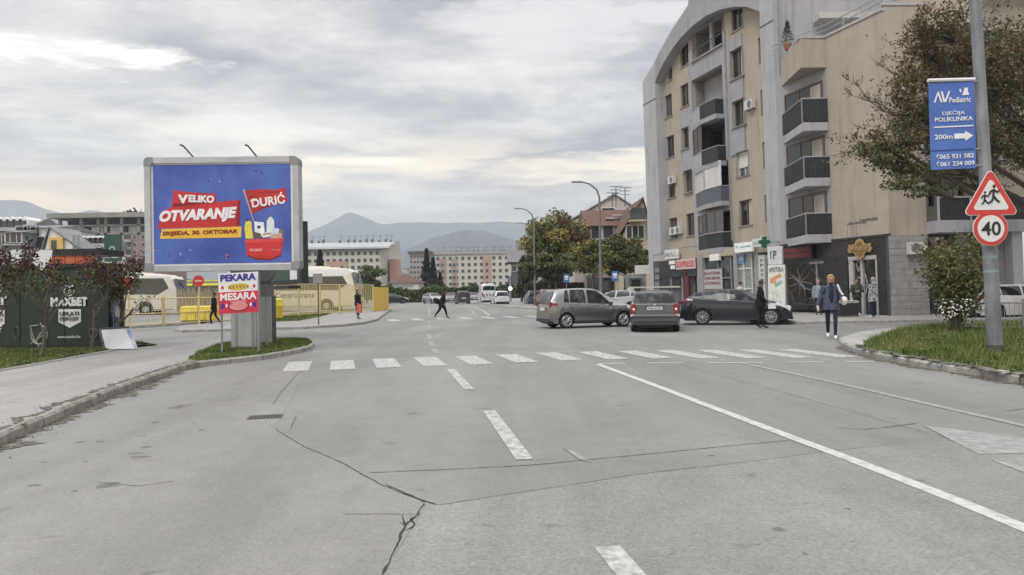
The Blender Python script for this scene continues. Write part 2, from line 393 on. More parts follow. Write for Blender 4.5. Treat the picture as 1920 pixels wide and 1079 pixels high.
# cracks and seams
for nm, pts, w, m, jag in (
    ('road_crack', [(715, 1079), (732, 1048), (752, 1010), (762, 985), (782, 968), (797, 944)], .014, CRACK, .9),
    ('road_crack', [(515, 805), (570, 838), (650, 872), (655, 876), (720, 912), (800, 942), (820, 949)], .011, CRACK, .6),
    ('road_crack', [(797, 944), (770, 930), (720, 908)], .01, CRACK, .5),
    ('road_seam', [(690, 887), (840, 881), (1000, 873), (1180, 855), (1460, 828), (1500, 823)], .012, SEAM, .5),
    ('road_seam', [(820, 948), (1000, 921), (1200, 890), (1310, 877)], .010, SEAM, .5),
    ('road_seam', [(1310, 877), (1420, 865), (1560, 846), (1700, 832)], .008, SEAM, .5),
    ('road_seam', [(512, 758), (528, 735), (555, 705), (575, 690)], .02, SEAM, .4),
    ('road_seam', [(545, 806), (551, 790), (556, 780)], .012, SEAM, .4),
    ('road_crack', [(640, 965), (755, 966), (800, 967)], .006, CRACK, .5),
    ('road_seam', [(1560, 802), (1620, 806), (1680, 800), (1720, 794)], .010, CRACK, .7),
    ('road_seam', [(1885, 772), (1920, 767)], .012, CRACK, .6),
    ('road_crack', [(756, 967), (757, 985), (750, 980)], .010, CRACK, .9), ('road_crack', [(783, 968), (770, 972), (776, 985), (760, 996)], .012, CRACK, .9),
    ('road_seam', [(380, 748), (420, 752), (470, 744)], .012, SEAM, .9), ('road_seam', [(180, 905), (260, 912), (330, 902)], .010, SEAM, .9),
    ('road_seam', [(1200, 660), (1330, 700), (1500, 745), (1800, 830)], .006, SEAM, .5)):
    ribbon(P2(pts), w, .0042, jag, len(nm)+int(pts[0][0]), .045).build(nm, m)['kind'] = 'structure'
# loose grit and dark spots
def gravel(name, n, region, size, z, m, seed=3):
    r = random.Random(seed); b = MB()
    for _ in range(n):
        x, y = region(r); s = size*r.uniform(.4, 1.5); a = r.uniform(0, 6.28); k = r.uniform(.4, 1)
        p = [(x+s*math.cos(a+t), y+s*k*math.sin(a+t)) for t in (0, 2.1, 4.2)]
        b.add([(px_, py_, z) for px_, py_ in p]+[(x, y, z+s*.7)], [(0, 1, 3), (1, 2, 3), (2, 0, 3)])
    o = b.build(name, m); o['kind'] = 'stuff'; return o
tag(gravel('road_grit', 420, lambda r: g(r.uniform(40, 1900), r.uniform(700, 1075)), .003, .0045, SEAM), 'dark grit scattered over the asphalt', 'grit')

# painted markings
def stripe(name, parent, p, q, w, z=.006, m=PAINT):
    b = ribbon([p, q], w, z, 0, 1, 50); return b.build(name, m, parent)
def marks(name, segs, w, m=PAINT, piece='painted_line', kind='structure'):
    t = thing(name, None, None, kind=kind)
    for p, q in segs: stripe(piece, t, p, q, w, m=m)
    return t
zc_ = thing('zebra_crossing', None, None, kind='structure')
zb = [((590, 677), (529, 698)), ((669, 675), (617, 695)), ((747, 672), (702, 691)), ((825, 669), (786, 687)), ((900, 667), (870, 684)), ((975, 664), (955, 681)),
      ((1047, 660), (1042, 677)), ((1118, 657), (1130, 675)), ((1193, 656), (1222, 674)), ((1268, 655), (1305, 673)), ((1343, 655), (1385, 673)), ((1420, 655), (1468, 672)), ((1500, 654), (1560, 671))]
stripes_near = [(559, 687, 0), (642, 684.5, 0), (724, 681, 0), (806, 678, 0), (887, 675.5, 0), (967, 672, 0), (1047, 668.5, 0), (1128, 666.5, 0), (1207, 665, 0), (1286, 664.5, 0), (1367, 664, 0), (1450, 663.5, 0), (1530, 662.5, 0)]
rd = Vector((-.235, 1, 0)).normalized()
for k, (px, py, _) in enumerate(stripes_near):
    c = Vector((*g(px, py), 0)); h = 1.05 if k < 9 else 1.15; dd = rd if k < 5 else Vector((-.235+.0*(k-5), 1, 0)).normalized()
    stripe('zebra_stripe', zc_, tuple(c-dd*h)[:2], tuple(c+dd*h)[:2], .50)
zf = thing('zebra_crossing', None, None, kind='structure')
for px, py in ((737, 601), (782, 599.5), (826, 598), (871, 597), (915, 596), (958, 595), (1000, 594)):
    c = Vector((*g(px, py), 0)); stripe('zebra_stripe', zf, tuple(c-rd*1.6)[:2], tuple(c+rd*1.6)[:2], .55)
sl_ = thing('stop_line', None, None, kind='structure')
for x0, y0, x1, y1 in ((1122, 683, 1172, 682), (1213, 681.5, 1280, 681.5), (1328, 681, 1432, 680.5), (1476, 680, 1545, 679.5), (1583, 679, 1640, 678.5)):
    stripe('painted_line', sl_, g(x0, y0), g(x1, y1), .16)
def poly(name, pts, w, m=PAINT, z=.006):
    # smooth polyline
    P = P2(pts); o = ribbon(P, w, z, 0, 1, .3).build(name, m); o['kind'] = 'structure'; return o
poly('lane_line', [(1122, 684), (1165, 700), (1230, 724), (1300, 751), (1400, 789), (1500, 827), (1600, 864), (1700, 903), (1800, 942), (1900, 983), (2050, 1045)], .13, mat('road paint fresher', (.36, .36, .33), .7, scale=11, det=12, col2=(.52, .52, .48), thr=(.38, .54)))
poly('lane_line', [(1392, 682), (1500, 704), (1600, 726), (1700, 749), (1800, 772), (1920, 799), (2100, 842)], .12, PAINTF)
dl = thing('centre_line', None, None, kind='structure')
for p, q, m in (((845, 693), (880, 731), PAINT), ((917, 771), (984, 863), PAINT), ((1138, 1026), (1200, 1100), PAINT)):
    stripe('dash', dl, g(*p), g(*q), .155, m=m)
tri = lambda name, pts, m: sheet(name, P2(pts), .0065, m)
tri('arrow_marking', [(1731, 799), (1835, 853), (2050, 850), (2050, 838)], PAINTF)
tri('arrow_marking', [(1853, 862), (1990, 915), (2050, 905)], PAINTF)
tri('worn_paint_mark', [(1052, 838), (1080, 850), (1110, 869), (1085, 862)], PAINTF)
for px, py in ((1035, 653), (1045, 656.5)): pass
fm = thing('faded_dash_line', None, None, kind='structure')
for p, q in (((803, 574), (806, 592)), ((803, 602), (806, 606)), ((803, 611), (806, 616)), ((803, 627), (808, 636)), ((806, 641), (812, 650)), ((812, 655), (820, 663))):
    stripe('dash', fm, g(*p), g(*q), .14, m=PAINTF)
for p, q in (((1035, 650), (1056, 656)), ((1190, 634), (1215, 639)), ((1240, 648), (1268, 652)), ((995, 637), (1018, 640))):
    stripe('dash', fm, g(*p), g(*q), .10, m=PAINTF)
poly('lane_line', [(868, 570), (890, 577), (905, 583), (918, 592)], .15, PAINT)
poly('lane_line', [(855, 569), (870, 574), (885, 583), (893, 594)], .15, PAINTF)

STAIN = mat('asphalt stain', (.115, .112, .105), .85, scale=9, col2=(.175, .172, .16))
stt = thing('asphalt_stains', None, None, kind='structure'); rs_ = random.Random(12)
for px, py, w_, h_ in ((330, 765, 50, 5), (345, 761, 40, 3), (290, 793, 22, 4), (362, 795, 14, 2), (275, 839, 26, 4), (150, 830, 24, 4), (187, 829, 22, 3), (255, 851, 34, 3), (262, 858, 50, 4), (378, 807, 18, 3), (203, 911, 46, 14), (65, 911, 36, 4), (140, 922, 16, 3), (82, 868, 12, 3), (160, 867, 14, 2), (1410, 892, 20, 4), (1460, 994, 30, 8), (1510, 1040, 16, 7), (1335, 855, 12, 2), (1590, 955, 14, 4)):
    x, y = g(px, py); sx = w_/2*y/F*.8; sy = abs(g(px, py-h_/2)[1]-y)*1.1; n = 14; b = MB(); b.add([(x+sx*math.cos(6.283*k/n)*rs_.uniform(.7, 1.15), y+sy*math.sin(6.283*k/n)*rs_.uniform(.6, 1.2), .0034) for k in range(n)], [tuple(range(n))]); b.build('stain', STAIN, stt)
# drain grate
dgx, dgy = g(497, 783)
dg = thing('drain_grate', None, None, (dgx, dgy, 0), rz=.22, kind='structure')
bx('grate_frame', mat('cast iron', (.10, .098, .09), .7, .2), dg, (-.20, .20, -.13, .13, .002, .012))
for k in range(9): bx('grate_bar', CRACK, dg, (-.17+k*.04, -.15+k*.04, -.10, .10, .0125, .0135))

# sidewalks and islands
GZ = .12
def kerb(pts, z=GZ, w=.115, h=.008, near=True, seed=1, m=KERB, name='kerb'):
    t = thing(name, None, None, kind='structure'); r = random.Random(seed); bb = MB()
    for a, c in zip(pts, pts[1:]):
        a, c = Vector((*a, 0)), Vector((*c, 0)); Ls = (c-a).length; n = max(1, round(Ls/.9)); d = (c-a)/n; s = Vector((-d.y, d.x, 0)).normalized()
        for i in range(n):
            p = a+d*i; q = p+d*(1-.014/d.length if near else 1); jz = r.uniform(-.006, .004) if near else 0; jo = r.uniform(-.012, .012) if near else 0
            k = MB() if near else bb; zt = z+h+jz; o = s*jo
            e = .03
            ring = lambda u: [tuple(u+o-s*w/2)[:2]+(-.03,), tuple(u+o-s*w/2)[:2]+(zt-e,), tuple(u+o-s*(w/2-e))[:2]+(zt,), tuple(u+o+s*(w/2-e))[:2]+(zt,), tuple(u+o+s*w/2)[:2]+(zt-e,), tuple(u+o+s*w/2)[:2]+(-.03,)]
            k.add(ring(p)+ring(q), [(j, (j+1) % 6, 6+(j+1) % 6, 6+j) for j in range(6)]+[(5, 4, 3, 2, 1, 0), (6, 7, 8, 9, 10, 11)])
            if near: k.build('kerb_stone', m, t, clean=True)
    if not near: bb.build('kerb_stones', m, t, clean=True)['kind'] = 'stuff'
    return t
def dirt_strip(pts, w, z, seed=1, m=SOIL, name='dirt'):
    o = ribbon(pts, w, z, .8, seed, .03).build(name, m); o['kind'] = 'stuff'; tag(o, 'dirt and litter gathered along the kerb', 'dirt'); return o
# near left sidewalk
kl = P2([(-420, 1040), (-150, 900), (0, 833), (130, 775), (250, 727), (330, 698), (372, 688)])
isl = P2([(372, 688), (430, 682), (490, 675), (545, 665), (578, 657)])
isl2 = P2([(578, 657), (586, 651), (578, 644), (545, 641)])
walk = kl + isl[1:2] + P2([(470, 655), (430, 650), (415, 641), (330, 641), (262, 642), (200, 660)]) + [(-14, 18.5), (-30, 17), (-30, 3)]
walk_o = bpy.data.objects.new('x', None); bpy.data.objects.remove(walk_o)
b = MB(); b.prism(walk, -.02, GZ); b.build('sidewalk', ASPH3)['kind'] = 'structure'
b = MB(); b.prism(isl + isl2[1:] + P2([(480, 645), (420, 651), (372, 669), (352, 684)]), -.02, GZ+.004); b.build('grass_island', GRASSB)['kind'] = 'structure'
kerb(kl, seed=2, m=mat('kerb dirty', (.17, .165, .15), .95, scale=6, col2=(.34, .33, .30), bump=.5, bscale=30)); kerb(isl + isl2[1:], seed=3)
dirt_strip([tuple(Vector(p)+Vector((.09, -.05))) for p in kl], .20, .006, 5)
dirt_strip([tuple(Vector(p)+Vector((-.12, .06))) for p in kl], .10, GZ+.005, 6)
# left verge under the kiosk
verge = P2([(-500, 800), (-150, 745), (0, 706), (140, 679), (215, 664), (262, 655), (268, 650), (230, 648), (205, 650)]) + [(-10.2, 21.2), (-27, 21)]
b = MB(); b.prism(verge, -.02, GZ+.02); b.build('grass_verge', GRASSB)['kind'] = 'structure'
poly('verge_edge', [(-150, 746), (0, 708), (140, 681), (215, 666), (262, 656)], .07, CONC, GZ+.03)
# right island
ri = P2([(1590, 637), (1577, 641), (1582, 650), (1600, 659), (1625, 667), (1666, 676), (1720, 687), (1771, 696), (1850, 708), (1920, 720)]) 
ri2 = ri + P2([(2100, 755), (2500, 830)])
rib = P2([(2600, 640), (1920, 607), (1752, 617), (1666, 623), (1610, 630)])
b = MB(); b.prism(ri2 + rib, -.02, GZ); b.build('traffic_island', CONC)['kind'] = 'structure'
rg = P2([(1618, 661), (1640, 667), (1670, 672), (1720, 683), (1771, 692), (1850, 703), (1920, 714), (2100, 747), (2450, 810), (2600, 650), (1920, 612), (1760, 620), (1690, 628), (1650, 645)])
b = MB(); b.prism(rg, GZ-.02, GZ+.02); b.build('grass_bank', GRASSB)['kind'] = 'structure'
kerb(ri2, seed=8); kerb(rib[1:] + [ri[0]], near=False)
dirt_strip([tuple(Vector(p)+Vector((-.10, -.12))) for p in ri2[2:]], .16, .006, 9)
dirt_strip([tuple(Vector(p)+Vector((.05, .10))) for p in ri2[3:]], .16, GZ+.032, 10)
# far left island and bus station footway
fi = P2([(357, 614), (329, 622), (345, 624), (480, 620), (573, 617), (640, 613), (680, 608.5), (706, 602), (716, 594), (733, 582)])
b = MB(); b.prism(fi + P2([(722, 579), (600, 592), (500, 600)]), -.02, GZ); b.build('traffic_island', ASPH3)['kind'] = 'structure'
kerb(fi, near=False)
b = MB(); b.prism(P2([(500, 601), (520, 608), (560, 606), (600, 598), (625, 590), (560, 592)]), GZ-.02, GZ+.02); b.build('grass_patch', GRASSB)['kind'] = 'structure'
pk = P2([(100, 623), (240, 617), (330, 611), (410, 604), (509, 595), (600, 587), (667, 580), (713, 574), (742, 567), (757, 560)])
pb = [(x-.2*3.5-1.2, y+4.0) for x, y in pk]
b = MB(); b.prism(pk + pb[::-1], -.02, GZ); b.build('bus_station_footway', ASPH3)['kind'] = 'structure'
kerb(pk, near=False)
# footway in front of the corner building
bk = P2([(1960, 605), (1752, 604), (1640, 606), (1560, 607), (1500, 609)])
e0 = bk[-1]; bk += [(e0[0]-1.3, e0[1]+1.8), (e0[0]-1.3-.2776*34, e0[1]+1.8+34)]
b = MB(); b.prism(bk + [(16.0, 75), (42, 75), (42, bk[0][1])], -.02, GZ); b.build('footway', mat('footway paving', (.25, .235, .215), .9, scale=2, col2=(.35, .335, .31)))['kind'] = 'structure'
kerb(bk, near=False)
kr = [(bk[-1][0]-.6, bk[-1][1]), (bk[-1][0]-4.5, 92), (bk[-1][0]-8.0, 112), (-1, 150)]
b = MB(); b.prism(kr + [(30, 150), (30, 75)], -.02, GZ-.005); b.build('far_footway', ASPH3)['kind'] = 'structure'
kerb(kr, near=False)

# grass blades
def inside(pts, x, y):
    c = False; n = len(pts)
    for i in range(n):
        x1, y1 = pts[i]; x2, y2 = pts[(i+1) % n]
        if (y1 > y) != (y2 > y) and x < (x2-x1)*(y-y1)/(y2-y1)+x1: c = not c
    return c
def grass(name, label, pts, n, z, h, seed, ylim=60, m=GRASS, wid=.008, xlim=(-99, 99)):
    rr = np.random.default_rng(seed); xs = [p[0] for p in pts]; ys = [p[1] for p in pts]; out = []
    x0, x1, y0, y1 = max(min(xs), xlim[0]), min(max(xs), xlim[1]), min(ys), min(max(ys), ylim)
    while len(out) < n:
        x = rr.uniform(x0, x1); y = rr.uniform(y0, y1)
        if math.sin(x*3.1+seed)*math.sin(y*2.3)+rr.uniform(-1, 1) < -.55: continue
        if inside(pts, x, y): out.append((x, y))
    P = np.array(out); k = len(P); a = rr.uniform(0, 6.28, k); hh = h*rr.uniform(.35, 1.3, k)*(1+.45*np.sin(P[:, 0]*2.3+seed)*np.sin(P[:, 1]*1.9)); ln = rr.uniform(.1, .8, k)*hh
    dxy = np.stack([np.cos(a), np.sin(a)], 1); per = np.stack([-np.sin(a), np.cos(a)], 1); b2 = rr.uniform(0, 6.28, k)
    w = wid*rr.uniform(.6, 1.6, k)
    base = np.column_stack([P, np.full(k, z)]); v = np.empty((k, 3, 3))
    v[:, 0] = base-np.column_stack([per*w[:, None], np.zeros(k)]); v[:, 1] = base+np.column_stack([per*w[:, None], np.zeros(k)])
    v[:, 2] = base+np.column_stack([dxy*ln[:, None], hh])
    me = bpy.data.meshes.new(name); me.vertices.add(3*k); me.vertices.foreach_set('co', v.ravel()); me.loops.add(3*k); me.loops.foreach_set('vertex_index', np.arange(3*k, dtype=np.int32))
    me.polygons.add(k); me.polygons.foreach_set('loop_start', np.arange(0, 3*k, 3, dtype=np.int32)); me.update(); me.validate(); me.materials.append(m)
    o = bpy.data.objects.new(name, me); COL.objects.link(o); o['kind'] = 'stuff'; tag(o, label, 'grass'); return o
grass('grass', 'uneven green grass around the sign pole on the right bank', rg, 60000, GZ+.015, .15, 1, ylim=30, wid=.009, xlim=(7, 19))
grass('grass', 'short grass on the small island under the billboard', isl + isl2[1:] + P2([(480, 645), (420, 651), (372, 669), (352, 684)]), 16000, GZ, .07, 2)
grass('grass', 'short trampled grass in front of the betting kiosk', verge, 42000, GZ+.015, .06, 3, xlim=(-14, 0))
grass('grass', 'thin strip of grass on the far island by the bus station', P2([(500, 601), (520, 608), (560, 606), (600, 598), (625, 590), (560, 592)]), 5000, GZ+.01, .10, 4, wid=.02)
STRAW = mat('grass straw', (.14, .13, .05), .8, scale=3, col2=(.26, .22, .11), spec=.1)
grass('dry_grass', 'paler dry stalks among the grass of the right bank', rg, 9000, GZ+.015, .20, 11, ylim=30, m=STRAW, wid=.005, xlim=(7, 19))
grass('dry_grass', 'paler dry stalks in the grass before the kiosk', verge, 5000, GZ+.015, .07, 12, m=STRAW, wid=.006, xlim=(-14, 0))
def weeds(label, pts, n, z, size, seed, xlim, ylim):
    rr = random.Random(seed); b = MB(); k = 0
    while k < n:
        x = rr.uniform(*xlim); y = rr.uniform(*ylim)
        if not inside(pts, x, y): continue
        k += 1; s0 = size*rr.uniform(.5, 1.4); m_ = rr.randint(5, 9)
        for i in range(m_):
            a = 6.283*i/m_+rr.uniform(-.3, .3); l = s0*rr.uniform(.7, 1.2); w = l*.22; d = Vector((math.cos(a), math.sin(a), 0)); p = Vector((-d.y, d.x, 0)); o = Vector((x, y, z)); up = rr.uniform(.3, .9)
            b.add([o, o+d*l*.55+p*w+Vector((0, 0, l*up*.7)), o+d*l+Vector((0, 0, l*up*.6)), o+d*l*.55-p*w+Vector((0, 0, l*up*.7))], [(0, 1, 2, 3)])
    o = b.build('weeds', mat('weed leaf', (.05, .095, .025), .6, scale=2, col2=(.12, .17, .05)))
    o['kind'] = 'stuff'; tag(o, label, 'weeds')
weeds('broad leaved weeds between the grass on the right bank', rg, 170, GZ+.05, .13, 3, (8, 18), (12, 26))
weeds('flat weeds in the verge by the kiosk', verge, 160, GZ+.02, .07, 4, (-13, -5), (13, 21))
weeds('small weeds growing out over the right kerb', [(x-.12, y-.25) for x, y in ri2[3:]]+[(x+.3, y+.3) for x, y in ri2[3:]][::-1], 70, GZ+.01, .07, 6, (7, 12), (9, 18))
# litter of leaves along the kerbs
def along(pts, sp):
    def f(r):
        i = r.randrange(len(pts)-1); t = r.random(); return (pts[i][0]+(pts[i+1][0]-pts[i][0])*t+r.gauss(0, sp), pts[i][1]+(pts[i+1][1]-pts[i][1])*t+r.gauss(0, sp))
    return f
LEAFL = mat('dry leaf', (.12, .075, .035), .9, scale=20, col2=(.26, .17, .08))
tag(gravel('leaf_litter', 1300, along(kl, .14), .013, .008, LEAFL, 5), 'dry leaves and crumbs along the left kerb', 'leaf litter')
tag(gravel('leaf_litter', 600, along(kl, .12), .012, GZ+.03, LEAFL, 6), 'dry leaves lying on the left kerb stones', 'leaf litter')
tag(gravel('leaf_litter', 900, along(ri2[2:], .12), .014, .008, LEAFL, 7), 'dry leaves along the kerb of the right bank', 'leaf litter')
tag(gravel('leaf_litter', 500, along(isl, .10), .012, .008, LEAFL, 8), 'leaf crumbs along the billboard island kerb', 'leaf litter')
# ================================================================== the corner building
LEAN = .018
ul = math.hypot(-.2776, 1); A = Fr((15.1, 41.4), (-.2776/ul, 1/ul), (-1/ul, -.2776/ul), LEAN)
bl = math.hypot(.3, -1); B = Fr((15.1, 41.4), (.3/bl, -1/bl), (-1/bl, -.3/bl), LEAN)
GREYR = weather('grey render', (.33, .33, .355), .5); BEIGE = weather('beige render', (.40, .355, .29), .45); LGREY = weather('light grey render', (.40, .40, .42), .5)
WFR = mat('window frame wood', (.16, .11, .075), .6); WFW = mat('window frame white', (.62, .62, .61), .5); SILL = mat('sill', (.28, .27, .26), .7)
MESHG = mat('dark balcony panel', (.014, .0145, .017), .6, scale=12, col2=(.034, .035, .039), stretch=(1, 1, .3)); CURT = mat('curtain', (.36, .34, .31), .9, scale=5, col2=(.52, .49, .45), stretch=(6, 6, .2))
bl_ = thing('apartment_building', 'grey and beige corner apartment block with arched top, balconies and shops at street level', 'building', (15.1, 41.4, 0))
def part(name, b, m, parent=None): return b.build(name, m, parent or bl_, world=True)
zG = 3.8
# pixel positions on A
uFar = A.uz(1216, 480)[0]; uFarIn = A.uz(1240, 420)[0]; uNearIn = A.uz(1456, 420)[0]; uNear = 0.
RZ = -.75   # recess of the infill wall behind the grey frame
arch_pts = [(1228, 155), (1240, 125), (1260, 92), (1280, 67), (1300, 47), (1325, 29), (1350, 18), (1375, 13), (1400, 13), (1424, 22)]
arch_in = sorted([A.uz(*p, n=0) for p in arch_pts])
outer_px = [(1213, 150), (1222, 128), (1235, 100), (1260, 55), (1290, 10)]
arch_out = sorted([A.uz(*p) for p in outer_px])
def interp(tb, u):
    if u <= tb[0][0]: return tb[0][1]
    for (a, x), (b_, y) in zip(tb, tb[1:]):
        if u <= b_: return x+(y-x)*(u-a)/(b_-a)
    return tb[-1][1]
uA0, uA1 = arch_in[0][0], arch_in[-1][0]
zo_far = interp(arch_out, uFar)
def zout(u):
    if u >= arch_out[0][0]: return interp(arch_out, u)
    # mirror the rise over the middle
    um = (uFar+0)/2; t = (u-um)/(um)
    return max(interp(arch_out, arch_out[0][0]), 0)+ (1-t*t)*1.1 if u > 2.5 else 23.4
# window list for A: (x0,y0,x1,y1, white shutter)
winA = [(1246, 178, 1260, 220), (1249, 255, 1264, 295), (1252, 335, 1267, 371), (1255, 409, 1270, 447), (1276, 158, 1291, 200), (1280, 239, 1294, 279), (1284, 319, 1300, 361), (1287, 400, 1305, 442),
        (1275, 80, 1291, 124), (1252, 113, 1260, 151), (1371, 91, 1395, 147), (1375, 187, 1399, 237), (1382, 284, 1405, 330), (1386, 375, 1410, 423), (1371, 11, 1393, 56),
        (1422, 71, 1426, 121), (1426, 169, 1430, 218), (1430, 267, 1434, 317), (1434, 366, 1439, 418)]
balA = [(1300, 44, 1358, 100), (1300, 136, 1359, 215), (1303, 232, 1364, 300), (1308, 310, 1370, 372), (1313, 400, 1374, 455)]
holes = []; WR = []; BR = []
for k, r in enumerate(winA): h = A.rect(*r, n=RZ); holes.append(h); WR.append(h)
for r in balA:
    h = A.rect(*r, n=RZ); h = (h[0], h[1], h[2], h[3]); holes.append(h); BR.append(h)
w = MB()
holed(w, A.P, uA0-.3, uA1+.3, zG+.0, 22.8, holes, RZ, .22, top=lambda u: interp(arch_in, u)+.25); o = part('wall', w, BEIGE); o['label'] = 'beige recessed wall inside the grey frame'
# grey panels standing proud of the beige wall
gp = MB()
def gpanel(x0, y0, x1, y1, th=.14):
    h = A.rect(x0, y0, x1, y1, n=RZ)
    hs = [q for q in holes if q[1] > h[0] and q[0] < h[1] and q[3] > h[2] and q[2] < h[3]]
    holed(gp, A.P, h[0], h[1], h[2], h[3], hs, RZ+th, th)
    for (a, c) in ((h[0], h[0]), (h[1], h[1])): gp.quad(A.P(a, RZ, h[2]), A.P(a, RZ+th, h[2]), A.P(a, RZ+th, h[3]), A.P(a, RZ, h[3]))
    for z in (h[2], h[3]): gp.quad(A.P(h[0], RZ, z), A.P(h[1], RZ, z), A.P(h[1], RZ+th, z), A.P(h[0], RZ+th, z))
gpanel(1300, 75, 1368, 478); gpanel(1368.5, 68, 1396, 290, .10); gpanel(1278, 205, 1299.5, 325, .10)
o = part('wall_panels', gp, GREYR); o['label'] = 'grey rendered panels around the balcony column'
# grey frame: pilasters and arch
def archwall():
    b = MB(); n0, n1 = RZ-.05, 0.
    pass
    us = [uA0+(uA1-uA0)*i/28 for i in range(29)]
    for a, c in zip(us, us[1:]):
        za, zc = interp(arch_in, a), interp(arch_in, c); ta, tc_ = zout(a), zout(c)
        b.add([A.P(a, 0, za), A.P(c, 0, zc), A.P(c, 0, tc_), A.P(a, 0, ta), A.P(a, n0, za), A.P(c, n0, zc), A.P(c, -8, tc_), A.P(a, -8, ta)], [(0, 1, 2, 3), (0, 4, 5, 1), (3, 2, 6, 7)])
    return b
part('arch', archwall(), GREYR)
f = MB(); f.box(uA1, uFar, RZ-.3, 0, 0, 17.0, T=A.P)
us = [uA1, (uA1+uFar)/2, uFar]
f.add([A.P(uA1, 0, 17.0), A.P(uFar, 0, 17.0), A.P(uFar, 0, zout(uFar)), A.P(uA1, 0, zout(uA1)), A.P(uA1, -8, 17.0), A.P(uFar, -8, 17.0), A.P(uFar, -8, zout(uFar)), A.P(uA1, -8, zout(uA1))], [(0, 1, 2, 3), (3, 2, 6, 7), (1, 5, 6, 2)])
part('pilaster', f, LGREY)
f = MB(); f.box(0, uA0, RZ-.3, 0, zG-.0, 24.4, T=A.P); part('pilaster', f, LGREY)
f = MB(); hb = A.rect(1426, 38, 1463, 42); f.box(-.02, uA0+.02, -.2, .02, hb[2], hb[2]+.06, T=A.P); part('string_course', f, DGREY)
f = MB(); hb = A.rect(1214, 184, 1240, 187); f.box(uA1, uFar+.02, -.2, .02, hb[2], hb[2]+.06, T=A.P); part('string_course', f, DGREY)
# far end, roof mass
f = MB(); f.box(uFar, uFar+.3, -9, -.6, 0, 13.4, T=A.P); part('end_wall', f, BEIGE)
f = MB(); f.box(uA0, uFar-.05, -9, -1.6, 13, 17.0, T=A.P); part('roof_core', f, GREYR)
# windows
def window(fr, h, n, fm, k, shutter=None, mull=True, curtain=False, parent=None, gm=None):
    u0, u1, z0, z1 = h; b = MB(); b.box(u0, u1, n-.05, n-.03, z0, z1, T=fr.P); pw = part('window', b, gm or (GLASS if k % 3 else GLASS2), parent)
    fb = MB(); t = .05
    for a in ((u0, u0+t, z0, z1), (u1-t, u1, z0, z1), (u0+t, u1-t, z0, z0+t), (u0+t, u1-t, z1-t, z1)): fb.box(a[0], a[1], n-.03, n+.03, a[2], a[3], T=fr.P)
    if mull and u1-u0 > .8: fb.box((u0+u1)/2-.03, (u0+u1)/2+.03, n-.028, n+.028, z0+t, z1-t, T=fr.P)
    fb.build('frame', fm, pw, world=True)
    if curtain:
        c = MB(); c.box(u0+.05, u0+(u1-u0)*.42, n-.029, n-.022, z0+.06, z1-.06, T=fr.P); c.build('curtain', CURT, pw, world=True)
    if shutter:
        c = MB(); c.box(u0+.03, u1-.03, n-.02, n+.05, z0+(z1-z0)*shutter, z1-.02, T=fr.P); c.build('roller_shutter', WFW, pw, world=True)
    return pw
def sill(fr, h, n, pw):
    s = MB(); s.box(h[0]-.08, h[1]+.08, n-.1, n+.08, h[2]-.07, h[2]-.01, T=fr.P); s.build('sill', SILL, pw, world=True)
for k, h in enumerate(WR):
    hh = (h[0]+.002, h[1]-.002, h[2]+.002, h[3]-.002)
    pw = window(A, hh, RZ-.16, WFW if k in (12,) else WFR, k, shutter=.35 if k == 12 else None, curtain=k in (2, 5, 6, 7, 10, 11, 13))
    if k < 15: sill(A, h, RZ+(.12 if k in (5, 6, 10, 11) else 0), pw)
